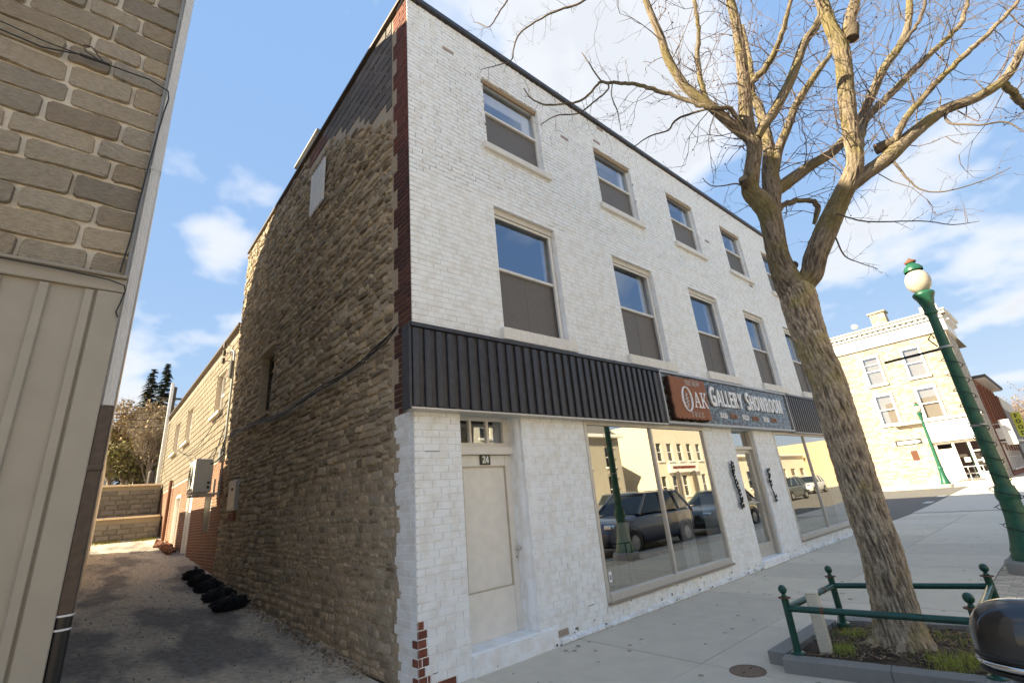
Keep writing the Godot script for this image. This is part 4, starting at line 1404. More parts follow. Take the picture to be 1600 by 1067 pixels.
func leafy(root: Node, called: String, m: Material, centre: Vector3, size: Vector3, count: int, leaf: float, c0: Color, c1: Color, seed_no: int, droop := 0.0) -> void:
	var r := rnd(seed_no)
	var mb := MB.new()
	var nz := FastNoiseLite.new()
	nz.seed = seed_no
	nz.frequency = 0.55
	for k in count:
		var d := Vector3(r.randf_range(-1, 1), r.randf_range(-1, 1), r.randf_range(-1, 1))
		if d.length() > 1.0: continue
		d *= 0.75 + 0.35 * nz.get_noise_3dv(d * 3.0 + centre)
		var p := centre + d * size
		if nz.get_noise_3dv(p * 0.9) < -0.12: continue
		var b := Basis.from_euler(Vector3(r.randf() * TAU, r.randf() * TAU, r.randf() * TAU))
		var s := leaf * r.randf_range(0.5, 1.3)
		var c := c0.lerp(c1, clampf(r.randf() * 0.7 + 0.3 * nz.get_noise_3dv(p * 0.5) + 0.15, 0, 1))
		mb.tri(p + b * Vector3(-s, -s * 0.4, 0), p + b * Vector3(s, -s * 0.4, 0), p + b * Vector3(0, s * 0.8, 0), c)
	put(called, mb, m, root, "stuff")

func spruce(at: Vector3, height: float, wide: float, label: String, seed_no: int) -> void:
	var root := thing("spruce_tree", label, "tree", at, 0.0, "spruces behind the alley")
	var tk := MB.new()
	tk.tube([Vector3.ZERO, Vector3(0, height * 0.97, 0)], [0.22, 0.02], 8, Color(0.09, 0.07, 0.05))
	put("trunk", tk, M.twig, root)
	var r := rnd(seed_no)
	var mb := MB.new()
	var y := height * 0.12
	while y < height:
		var f := 1.0 - y / height
		var reach := wide * pow(f, 0.85) + 0.12
		var nb := int(7 + 8 * f)
		for k in nb:
			var a := r.randf() * TAU
			var len := reach * r.randf_range(0.65, 1.1)
			var d := Vector3(cos(a), 0, sin(a))
			var side := d.cross(Vector3.UP)
			var c := Color(0.028, 0.042, 0.022) * r.randf_range(0.7, 1.7)
			for q in 7:
				var u := (q + 0.6) / 7.0
				var p := Vector3(0, y, 0) + d * len * u + Vector3(0, len * (0.25 * u - 0.75 * u * u), 0)
				var s := (0.10 + 0.22 * (1.0 - u)) * (0.5 + len * 0.35)
				for sg in [-1.0, 1.0]:
					var e: Vector3 = p + side * sg * s * 1.3 + d * s * 0.9 + Vector3(0, -s * r.randf_range(0.2, 0.7), 0)
					mb.tri(p - d * s * 0.5, p + d * s * 0.6, e, c)
		y += 0.16 + 0.10 * f
	put("crown", mb, M.plant, root, "stuff")

func bare_tree(called: String, label: String, at: Vector3, height: float, spread: float, seed_no: int, col: Color, leaf_count: int, c0: Color, c1: Color, group := "") -> void:
	var root := thing(called, label, "tree" if height > 3.0 else "shrub", at, 0.0, group)
	var r := rnd(seed_no)
	var tk := MB.new()
	tk.tube([Vector3.ZERO, Vector3(0.1, height * 0.2, 0), Vector3(0.0, height * 0.4, 0.1)], [0.16, 0.12, 0.09], 8, col)
	put("trunk", tk, M.twig, root)
	var tw := MB.new()
	var tips := []
	var stack := []
	for k in 9:
		var a := TAU * k / 9.0 + r.randf()
		stack.append([Vector3(0, height * r.randf_range(0.15, 0.4), 0), Vector3(cos(a) * spread * 0.7, height * r.randf_range(0.3, 0.8), sin(a) * spread * 0.7).normalized(), height * 0.38, 0.055, 0])
	while stack.size():
		var b = stack.pop_back()
		var p: Vector3 = b[0]
		var d: Vector3 = b[1]
		var pts := [p]
		var rads := [b[3]]
		for k in 4:
			d = (d + Vector3(r.randf_range(-1, 1), r.randf_range(-0.4, 0.8), r.randf_range(-1, 1)) * 0.28).normalized()
			p += d * b[2] / 4.0
			pts.append(p)
			rads.append(b[3] * (1.0 - 0.17 * (k + 1)))
			if b[4] < 3:
				for q in (2 if b[4] > 0 else 1):
					var nd := (d + Vector3(r.randf_range(-1, 1), r.randf_range(-0.5, 0.9), r.randf_range(-1, 1)) * 0.9).normalized()
					stack.append([p, nd, b[2] * 0.62, b[3] * 0.5, b[4] + 1])
			elif leaf_count > 0: tips.append(p)
		tw.tube(pts, rads, 4, col * r.randf_range(0.8, 1.2), false)
	put("branches", tw, M.twig, root, "stuff")
	if leaf_count > 0:
		var lf := MB.new()
		for k in leaf_count:
			var p: Vector3 = tips[r.randi() % tips.size()] + Vector3(r.randf_range(-1, 1), r.randf_range(-1, 1), r.randf_range(-1, 1)) * 0.3
			var bs := Basis.from_euler(Vector3(r.randf() * TAU, r.randf() * TAU, r.randf() * TAU))
			var s := r.randf_range(0.05, 0.13)
			lf.tri(p + bs * Vector3(-s, -s * 0.5, 0), p + bs * Vector3(s, -s * 0.5, 0), p + bs * Vector3(0, s, 0), c0.lerp(c1, r.randf()))
		put("leaves", lf, M.plant, root, "stuff")

func alley_end() -> void:
	block_wall("lower retaining wall of tan blocks closing the alley", -21.0, -3.6, -0.56, 1.4, 2.46, 81, "tiered retaining walls")
	block_wall("upper retaining wall of tan blocks set back above the lower one", -22.4, -4.2, -0.60, 2.2, 3.84, 82, "tiered retaining walls")
	var terrace := MB.new()
	terrace.box(Vector3(-2.3, 2.30, -21.8), Vector3(3.6, 0.2, 1.3))
	structure("terrace", terrace, M.ground)
	# verge grass at the wall's foot
	var r := rnd(90)
	var gr := MB.new()
	for k in 2600:
		var x := r.randf_range(-3.3, -0.62)
		var z := -20.85 + absf(r.randfn(0.0, 0.35))
		if sin(x * 5.0) + r.randf() < 0.1: continue
		var a := r.randf() * TAU
		var h := r.randf_range(0.02, 0.08)
		var y := alley_height(x, z)
		var d := Vector3(cos(a), 0, sin(a)) * 0.012
		gr.tri(Vector3(x, y, z) - d, Vector3(x, y, z) + d, Vector3(x + r.randf_range(-0.04, 0.04), y + h, z + r.randf_range(-0.04, 0.04)), Color(0.19, 0.20, 0.035).lerp(Color(0.26, 0.22, 0.08), r.randf()))
	put("verge_grass", gr, M.plant, self, "stuff")
	# white house and brown shed on the high ground
	var hs := thing("white_house", "low white house behind the upper retaining wall", "house", Vector3(-5.2, 3.9, -40.0))
	put("wall", one_box(Vector3(0, 0.9, 0), Vector3(6.0, 2.1, 5.0)), M.white_trim, hs)
	var rf := MB.new()
	rf.quad(Vector3(-3.2, 1.95, 2.8), Vector3(3.2, 1.95, 2.8), Vector3(3.2, 2.35, 0), Vector3(-3.2, 2.35, 0))
	rf.quad(Vector3(3.2, 1.95, -2.8), Vector3(-3.2, 1.95, -2.8), Vector3(-3.2, 2.35, 0), Vector3(3.2, 2.35, 0))
	put("roof", rf, M.white_metal, hs)
	put("gutter", one_box(Vector3(0, 1.93, 2.82), Vector3(6.4, 0.08, 0.06)), M.galvanised, hs)
	var shd := thing("garden_shed", "small brown shed with pale door above the retaining wall", "shed", Vector3(-0.9, 3.9, -31.0))
	put("wall", one_box(Vector3(0, 0.62, 0), Vector3(0.95, 1.3, 0.9)), M.brown_metal, shd)
	for q in 6:
		put("board", one_box(Vector3(-0.4 + q * 0.16, 0.62, 0.46), Vector3(0.15, 1.28, 0.02), 0.004, Color(2.6, 2.4, 2.2)), M.brown_metal, shd)
	put("roof", one_box(Vector3(0, 1.3, 0), Vector3(1.1, 0.06, 1.1)), M.roof_grey, shd)
	put("door", one_box(Vector3(-0.485, 0.6, 0.05), Vector3(0.02, 1.2, 0.7)), M.cream_paint, shd)
	# utility pole with a transformer
	var up := thing("utility_pole", "dark wooden utility pole beside the annex downspout", "utility pole", Vector3(-0.42, 3.7, -28.0))
	var pm := MB.new()
	pm.tube([Vector3(0, -0.2, 0), Vector3(0.12, 6.0, 0)], [0.16, 0.12], 12)
	put("pole", pm, M.pole_wood, up)
	var tf := MB.new()
	tf.lathe([Vector2(0.0, 0.35), Vector2(0.13, 0.36), Vector2(0.15, 0.4), Vector2(0.15, 1.0), Vector2(0.10, 1.06), Vector2(0.0, 1.08)], Vector3(-0.32, 0.2, 0.1), 14)
	put("transformer", tf, M.brown_metal, up)
	put("crossarm", one_box(Vector3(0.1, 5.3, 0.1), Vector3(1.6, 0.1, 0.1)), M.pole_wood, up)
	for q in 4:
		var wire := MB.new()
		var pts := []
		for k in 9:
			var f := k / 8.0
			pts.append(Vector3(lerpf(-0.4 + q * 0.25, -6.0, f), lerpf(9.0 - q * 0.5, 9.6 - q * 0.7, f) - 0.5 * sin(f * PI), lerpf(-28.0, -33.0 + q * 3.0, f)))
		wire.tube(pts, [0.018], 5)
		tag(put("overhead_wire", wire, M.cable, self), ["highest wire running left from the utility pole", "second wire down from the utility pole", "third wire down from the utility pole", "lowest wire running left from the utility pole"][q], "wire", "overhead wires")
	spruce(Vector3(-1.05, 4.0, -38.0), 9.6, 2.2, "left and shorter of two dark spruces behind the alley", 101)
	spruce(Vector3(-0.15, 4.0, -40.0), 10.6, 2.4, "right and taller of two dark spruces behind the alley", 102)
	var tan0 := Color(0.28, 0.205, 0.11)
	var tan1 := Color(0.20, 0.17, 0.06)
	bare_tree("russet_tree", "tallest russet tree in front of the spruces", Vector3(-1.3, 3.8, -33.0), 5.6, 2.0, 111, Color(0.26, 0.19, 0.12), 5200, tan0, Color(0.33, 0.23, 0.13), "russet trees behind the alley")
	bare_tree("russet_tree", "russet tree above the white house, left of the tallest", Vector3(-2.5, 3.8, -34.0), 4.2, 2.0, 112, Color(0.24, 0.18, 0.12), 4200, tan0, tan1, "russet trees behind the alley")
	bare_tree("russet_tree", "low yellow-green bush between the white house and the pole", Vector3(-1.9, 3.8, -30.5), 2.9, 1.6, 113, Color(0.24, 0.18, 0.12), 2600, Color(0.22, 0.19, 0.05), tan1, "russet trees behind the alley")
	bare_tree("russet_tree", "slender bare tree leaning over the brown shed", Vector3(-0.85, 3.8, -29.5), 4.6, 1.2, 114, Color(0.30, 0.23, 0.16), 500, tan0, tan0, "russet trees behind the alley")

func tag(o: Node, label: String, category: String, group := "") -> void:
	o.set_meta("label", label)
	o.set_meta("category", category)
	if group != "": o.set_meta("group", group)

# ---------------------------------------------------------------- far corner: stone bank and its neighbours
func far_window(root: Node, at: Vector3, u: Vector3, w: float, h: float, trim := 0.1, bars := 0) -> void:
	# at: lower left corner on the wall; u runs along the wall; the wall looks along u x up
	var nn := u.cross(Vector3.UP).normalized()
	var bas := Basis(u, Vector3.UP, nn)
	var f := MB.new()
	var c := at + u * w / 2 + Vector3.UP * h / 2
	f.box(c - u * (w / 2 + trim / 2) + nn * 0.02, Vector3(trim, h + trim, 0.14), Color.WHITE, bas)
	f.box(c + u * (w / 2 + trim / 2) + nn * 0.02, Vector3(trim, h + trim, 0.14), Color.WHITE, bas)
	f.box(c + Vector3.UP * (h / 2 + trim / 2) + nn * 0.03, Vector3(w + trim * 2, trim, 0.14), Color.WHITE, bas)
	f.box(c - Vector3.UP * (h / 2 + trim * 0.6) + nn * 0.05, Vector3(w + trim * 2.6, trim * 1.2, 0.2), Color.WHITE, bas)
	f.box(c, Vector3(w, 0.07, 0.06), Color.WHITE, bas)
	if bars > 0: f.box(c + Vector3.UP * h * 0.25, Vector3(w, 0.03, 0.05), Color.WHITE, bas)
	var win := put("window", f, M.white_trim, root)
	var g := MB.new()
	var p := at - nn * 0.04
	g.quad(p, p + u * w, p + u * w + Vector3.UP * h, p + Vector3.UP * h)
	put("pane", g, M.far_glass, win)
	var b := MB.new()
	var p2 := at - nn * 0.12
	b.quad(p2, p2 + u * w, p2 + u * w + Vector3.UP * h, p2 + Vector3.UP * h, Color(0.55, 0.5, 0.45))
	put("blind", b, M.curtain, win)

func far_buildings() -> void:
	var X := 43.0
	var zr := 0.95
	var zl := -15.0
	var root := thing("stone_bank", "sunlit buff stone corner building with dentil cornice and white storefront band", "building", Vector3(0, 0, 0))
	var u := Vector3(0, 0, 1)
	# holes measured from the left end
	var zs := [[-4.45, 0.95], [-1.86, 0.98], [-8.4, 0.95], [-11.6, 0.95]]
	var holes := []
	for q in zs:
		holes.append(Rect2(q[0] - zl, 7.9 , q[1], 2.12))
		holes.append(Rect2(q[0] - zl, 4.80, q[1], 2.15))
	holes.append(Rect2(-2.05 - zl, 0.30, 2.85, 2.75))
	var w := MB.new()
	wall_with_holes(w, Vector3(X, 0, zl), u, Vector3.UP, Vector2(zr - zl, 11.3), holes, 0.3)
	w.quad(Vector3(X, 0, zr), Vector3(X + 4.6, 0, zr), Vector3(X + 4.6, 11.3, zr), Vector3(X, 11.3, zr))
	w.quad(Vector3(X + 12, 0, zl), Vector3(X, 0, zl), Vector3(X, 11.3, zl), Vector3(X + 12, 11.3, zl))
	w.quad(Vector3(X, 11.25, zr), Vector3(X + 12, 11.25, zr), Vector3(X + 12, 11.25, zl), Vector3(X, 11.25, zl))
	put("wall", w, M.far_brick, root)
	for q in zs:
		far_window(root, Vector3(X - 0.0, 7.9, q[0]), u, q[1], 2.12, 0.14, 1)
		far_window(root, Vector3(X - 0.0, 4.80, q[0]), u, q[1], 2.15, 0.16)
	# frieze, dentils, cornice
	var fr := MB.new()
	fr.box(Vector3(X - 0.05, 11.25, (zl + zr) / 2 ), Vector3(0.22, 0.9, zr - zl + 0.1))
	fr.box(Vector3(X + 2.2, 11.25, zr + 0.06), Vector3(4.7, 0.9, 0.22))
	put("frieze", fr, M.white_trim, root)
	var cor := MB.new()
	cor.box(Vector3(X - 0.22, 12.1, (zl + zr) / 2 + 0.1), Vector3(0.62, 0.22, zr - zl + 0.6))
	cor.box(Vector3(X + 2.2, 12.1, zr + 0.25), Vector3(4.9, 0.22, 0.6))
	cor.box(Vector3(X - 0.12, 11.82, (zl + zr) / 2 + 0.05), Vector3(0.36, 0.14, zr - zl + 0.3))
	cor.box(Vector3(X - 0.30, 12.26, (zl + zr) / 2 + 0.1), Vector3(0.74, 0.10, zr - zl + 0.7), Color(0.92, 0.88, 0.8))
	cor.box(Vector3(X - 0.1, 12.5, zr - 0.35), Vector3(0.9, 0.5, 1.0), Color(0.96, 0.93, 0.88))
	put("cornice", cor, M.white_trim, root)
	var z := zl + 0.2
	while z < zr + 0.3:
		put("dentil", one_box(Vector3(X - 0.24, 11.92, z), Vector3(0.28, 0.17, 0.18)), M.white_trim, root)
		z += 0.36
	for q in 10:
		put("bracket", one_box(Vector3(X + 0.1 + q * 0.45, 11.75, zr + 0.25), Vector3(0.16, 0.45, 0.36)), M.white_trim, root)
	# roof, chimney, dish
	put("chimney", one_box(Vector3(X + 1.0, 12.6, -2.6), Vector3(1.0, 2.0, 1.0), 0.03), M.far_brick, root)
	put("chimney_cap", one_box(Vector3(X + 1.0, 13.62, -2.6), Vector3(1.2, 0.14, 1.2)), M.far_brick, root)
	var ds := MB.new()
	ds.lathe([Vector2(0.0, 0.0), Vector2(0.12, 0.02), Vector2(0.24, 0.08)], Vector3.ZERO, 14)
	var dish := put("satellite_dish", ds, M.white_metal, root)
	dish.transform = Transform3D(Basis(Vector3.FORWARD, 0.9), Vector3(X - 0.2, 12.75, -4.15))
	# storefront: white sign band, doors, posts, rail, steps
	put("sign_band", one_box(Vector3(X - 0.16, 3.78, -0.6), Vector3(0.3, 1.45, 3.2), 0.02, Color(1.1, 1.1, 1.12)), M.white_trim, root)
	put("sign_edge", one_box(Vector3(X - 0.33, 3.78, -0.6), Vector3(0.02, 1.2, 3.0), 0.0, Color(0.85, 0.95, 1.1)), M.white_letter, root)
	put("band_cornice", one_box(Vector3(X - 0.2, 4.62, -1.4), Vector3(0.5, 0.16, 5.0), 0.02), M.white_trim, root)
	var pf := MB.new()
	for q in [-2.0, -1.05, -0.22, 0.72]:
		pf.box(Vector3(X + 0.1, 1.65, q), Vector3(0.14, 2.75, 0.14))
	pf.box(Vector3(X + 0.1, 2.95, -0.6), Vector3(0.12, 0.14, 2.8))
	pf.box(Vector3(X + 0.1, 0.55, -1.5), Vector3(0.12, 0.5, 0.9))
	pf.box(Vector3(X + 0.1, 0.6, 0.3), Vector3(0.12, 0.6, 0.9))
	pf.box(Vector3(X + 0.14, 1.4, -1.5), Vector3(0.06, 2.3, 0.85), Color(0.92, 0.88, 0.82))
	pf.box(Vector3(X + 0.1, 2.25, 0.25), Vector3(0.08, 0.08, 0.8))
	pf.box(Vector3(X + 0.1, 1.6, 0.25), Vector3(0.08, 0.08, 0.8))
	var stf := put("storefront", pf, M.white_trim, root)
	for q in 2:
		var g := MB.new()
		var a: float = [-0.98, -0.15][q]
		var b: float = [-0.30, 0.66][q]
		var yb: float = [0.38, 0.9][q]
		g.quad(Vector3(X + 0.1, yb, a), Vector3(X + 0.1, yb, b), Vector3(X + 0.1, 2.88, b), Vector3(X + 0.1, 2.88, a))
		put("pane", g, M.far_glass, stf)
		put("notice", one_box(Vector3(X + 0.07, 1.7 - q * 0.1, [-0.6, 0.28][q]), Vector3(0.01, 0.3, 0.3)), M.white_letter, stf)
	put("dark_room", one_box(Vector3(X + 1.2, 1.6, -0.6), Vector3(0.1, 2.9, 2.9)), M.room, stf)
	var rl := MB.new()
	for q in 4:
		rl.tube([Vector3(X - 1.3, 0.3, -2.1 + q * 0.75), Vector3(X - 1.3, 1.25, -2.1 + q * 0.75)], [0.025], 6)
	rl.tube([Vector3(X - 1.3, 1.25, -2.1), Vector3(X - 1.3, 1.25, 0.15)], [0.025], 6)
	rl.tube([Vector3(X - 1.3, 0.8, -2.1), Vector3(X - 1.3, 0.8, 0.15)], [0.02], 6)
	put("handrail", rl, M.white_metal, stf)
	for q in 2:
		put("step", one_box(Vector3(X - 0.35 - q * 0.35, 0.36 - q * 0.09, -0.4), Vector3(0.7, 0.12, 2.6), 0.01, Color(1.3, 1.25, 1.2)), M.concrete, stf)
	# neighbours that recede along the street
	var nb := thing("brown_brick_shop", "two storey brown brick shop with overhanging flat roof beside the stone corner building", "building")
	var bw := MB.new()
	bw.box(Vector3(54.2, 3.75, -4.0), Vector3(13.0, 7.5, 10.0))
	put("wall", bw, M.red_brick, nb)
	put("roof", one_box(Vector3(54.6, 7.72, -3.6), Vector3(12.6, 0.22, 10.6)), M.roof_grey, nb)
	put("soffit", one_box(Vector3(54.6, 7.57, -3.6), Vector3(12.4, 0.07, 10.4)), M.white_trim, nb)
	for q in 6:
		put("pilaster", one_box(Vector3(48.5 + q * 2.3, 4.6, 1.08), Vector3(0.35, 5.0, 0.2), 0.0, Color(1.2, 1.0, 0.9)), M.red_brick, nb)
	put("fascia_sign", one_box(Vector3(54, 3.3, 1.15), Vector3(12.0, 0.8, 0.3)), M.white_trim, nb)
	put("awning", one_box(Vector3(54, 2.7, 1.5), Vector3(12.0, 0.12, 1.2)), M.white_metal, nb)
	for q in 5:
		far_window(nb, Vector3(48.3 + q * 2.4, 0.8, 1.03), Vector3.RIGHT, 1.7, 1.7, 0.08)
	var nc := thing("grey_gabled_building", "grey building with sunlit sloping gable farther down the street", "building")
	var gw := MB.new()
	gw.box(Vector3(68.0, 3.0, -4.0), Vector3(14.0, 6.0, 10.4), Color(0.75, 0.75, 0.78))
	put("wall", gw, M.grey_wall, nc)
	put("parapet", one_box(Vector3(68.0, 6.5, 1.0), Vector3(14.0, 1.2, 0.4), 0.0, Color(1.25, 1.2, 1.1)), M.cream_wall, nc)
	for q in 4:
		far_window(nc, Vector3(62.0 + q * 3.2, 0.8, 1.23), Vector3.RIGHT, 2.2, 2.0, 0.1)
	# hanging signs along that street
	var hs := thing("hanging_sign", "blank white board sign hanging over the far pavement beside the near lamp post", "sign", Vector3(44.5, 3.25, 1.8))
	put("board", one_box(Vector3(0, 0, 0), Vector3(0.1, 1.7, 0.55), 0.02), M.white_metal, hs)
	put("arm", one_box(Vector3(0, 0.6, -0.55), Vector3(0.06, 0.06, 0.6)), M.galvanised, hs)
	var ys := thing("yellow_sign", "vertical yellow sign with dark letters far down the street", "sign", Vector3(58.0, 4.25, 1.9))
	put("board", one_box(Vector3(0, 0, 0), Vector3(0.15, 2.1, 0.6), 0.02), M.yellow_sign, ys)
	put("arm", one_box(Vector3(0, -1.2, -0.8), Vector3(0.1, 0.1, 1.2)), M.galvanised, ys)
	for q in 4:
		text_on(ys, "letter", "FOOD"[q], M.black_letter, Vector3(-0.085, 0.75 - q * 0.5, 0.0), 0.34, Vector3.ONE, 0.02, Basis(Vector3.UP, -PI / 2))
	bare_tree("bare_street_tree", "bare brown tree far down the street at the right edge", Vector3(82, 0.3, 2.0), 9.0, 4.0, 121, Color(0.22, 0.15, 0.10), 1600, Color(0.34, 0.22, 0.12), Color(0.25, 0.17, 0.1))
	# street sign and second lamp at the far corner
	var ow := thing("one_way_sign", "black and white one way arrow sign on a thin post at the far corner", "sign", Vector3(38.4, 0.25, -2.5))
	var ps := MB.new()
	ps.tube([Vector3(0, 0, 0), Vector3(0, 3.1, 0)], [0.03], 8)
	put("post", ps, M.galvanised, ow)
	put("board", one_box(Vector3(-0.05, 2.87, -0.1), Vector3(0.02, 0.36, 1.42), 0.004), M.black_letter, ow)
	var ar := MB.new()
	ar.box(Vector3(-0.066, 2.87, -0.2), Vector3(0.006, 0.2, 1.0))
	ar.tri(Vector3(-0.07, 3.02, 0.25), Vector3(-0.07, 2.72, 0.25), Vector3(-0.07, 2.87, 0.56))
	put("arrow", ar, M.white_letter, ow)
	text_on(ow, "lettering", "ONE WAY", M.black_letter, Vector3(-0.074, 2.87, -0.2), 0.12, Vector3.ONE, 0.004, Basis(Vector3.UP, -PI / 2))
	put("small_board", one_box(Vector3(-0.05, 2.0, 0.0), Vector3(0.02, 0.62, 0.36), 0.004, Color(0.7, 0.6, 0.6)), M.rust, ow)
	put("lower_board", one_box(Vector3(-0.05, 1.58, 0.0), Vector3(0.02, 0.16, 0.26), 0.004), M.galvanised, ow)

# ---------------------------------------------------------------- across the street: what the shop glass mirrors
func plain_building(called: String, label: String, x0: float, x1: float, z0: float, depth: float, h: float, m: Material, rows: Array, nwin: int, ww: float, sign_text := "", sign_x := 0.0) -> void:
	var root := thing(called, label, "building", Vector3(0, 0, 0), 0.0, "buildings across the street")
	var holes := []
	var step := (x1 - x0) / nwin
	for rr in rows:
		for k in nwin:
			holes.append(Rect2((k + 0.5) * step - ww / 2, rr[0], ww, rr[1]))
	var w := MB.new()
	wall_with_holes(w, Vector3(x1, 0, z0), Vector3.LEFT, Vector3.UP, Vector2(x1 - x0, h), holes, 0.25)
	w.quad(Vector3(x0, 0, z0), Vector3(x0, 0, z0 + depth), Vector3(x0, h, z0 + depth), Vector3(x0, h, z0))
	w.quad(Vector3(x1, 0, z0 + depth), Vector3(x1, 0, z0), Vector3(x1, h, z0), Vector3(x1, h, z0 + depth))
	w.quad(Vector3(x0, h - 0.05, z0), Vector3(x0, h - 0.05, z0 + depth), Vector3(x1, h - 0.05, z0 + depth), Vector3(x1, h - 0.05, z0))
	put("wall", w, m, root)
	put("cornice", one_box(Vector3((x0 + x1) / 2, h, z0 - 0.12), Vector3(x1 - x0 + 0.3, 0.3, 0.5)), M.white_trim, root)
	for hh: Rect2 in holes:
		var p := MB.new()
		var a := Vector3(x1 - hh.position.x, hh.position.y, z0 + 0.2)
		p.quad(a, a + Vector3.LEFT * hh.size.x, a + Vector3.LEFT * hh.size.x + Vector3.UP * hh.size.y, a + Vector3.UP * hh.size.y)
		var win := put("window", p, M.car_glass, root)
		put("window_sill", one_box(a + Vector3(-hh.size.x / 2, -0.08, -0.22), Vector3(hh.size.x + 0.2, 0.14, 0.2)), M.white_trim, win)
		put("window_rail", one_box(a + Vector3(-hh.size.x / 2, hh.size.y / 2, -0.04), Vector3(hh.size.x, 0.08, 0.06)), M.white_trim, win)
	if sign_x > 0.0:
		put("sign_board", one_box(Vector3(sign_x, 3.55, z0 - 0.2), Vector3(5.6, 0.9, 0.2)), M.white_trim, root)
		put("sign_stripe", one_box(Vector3(sign_x, 3.6, z0 - 0.31), Vector3(4.4, 0.26, 0.02), 0.0, Color(1.4, 0.35, 0.35)), M.rust, root)
		for q in 2:
			put("porch_post", one_box(Vector3(sign_x - 1.6 + q * 3.2, 1.6, z0 - 0.3), Vector3(0.3, 3.2, 0.3)), M.pole_wood, root)

func opposite_side() -> void:
	var z := 22.5
	plain_building("grey_shop", "grey two storey shop with pitched roof across the street, mirrored at the window's left", 20.5, 33.4, z, 10.0, 6.6, M.grey_wall, [[3.9, 1.7], [0.9, 2.2]], 4, 1.1)
	plain_building("cream_garage", "plain cream block set back between two shops across the street", 33.8, 38.6, z + 5.0, 8.0, 9.0, M.cream_wall, [[0.4, 3.4]], 1, 1.8)
	plain_building("cream_shop", "cream two storey shop with five tall upper windows and red lettered sign across the street", 38.9, 50.5, z, 10.0, 8.2, M.cream_wall, [[4.3, 1.75], [0.8, 2.0]], 6, 0.95, "", 43.5)
	plain_building("low_cream_row", "long low cream shop row across the street to the right", 51.0, 78.0, z, 9.0, 4.7, M.cream_wall, [[0.8, 2.0]], 8, 1.8)
	plain_building("peach_block", "peach coloured two storey block at the far right across the street", 79.0, 100.0, z - 4.0, 12.0, 6.4, M.peach_wall, [[4.4, 0.7], [2.2, 0.7]], 10, 0.5)
	plain_building("tan_row", "tan three storey row across the street behind the camera's right", -8.0, 20.0, z, 10.0, 9.0, M.cream_wall, [[6.3, 1.6], [3.8, 1.6], [0.8, 2.0]], 9, 1.0)
	plain_building("west_row", "peach two storey row across the street to the far left", -42.0, -8.5, z, 10.0, 7.5, M.peach_wall, [[4.4, 1.6], [0.8, 2.0]], 10, 1.1)
	# pitched roof on the grey shop
	var rf := MB.new()
	rf.quad(Vector3(33.8, 6.4, z - 0.5), Vector3(20.1, 6.4, z - 0.5), Vector3(20.1, 9.4, z + 4.5), Vector3(33.8, 9.4, z + 4.5))
	rf.tri(Vector3(33.4, 6.5, z), Vector3(33.4, 9.3, z + 4.5), Vector3(33.4, 6.5, z + 9.5))
	rf.tri(Vector3(20.5, 6.5, z), Vector3(20.5, 6.5, z + 9.5), Vector3(20.5, 9.3, z + 4.5))
	rf.quad(Vector3(20.1, 6.4, z + 10.0), Vector3(33.8, 6.4, z + 10.0), Vector3(33.8, 9.4, z + 4.5), Vector3(20.1, 9.4, z + 4.5))
	put("pitched_roof", rf, M.roof_grey, get_node("grey_shop"))

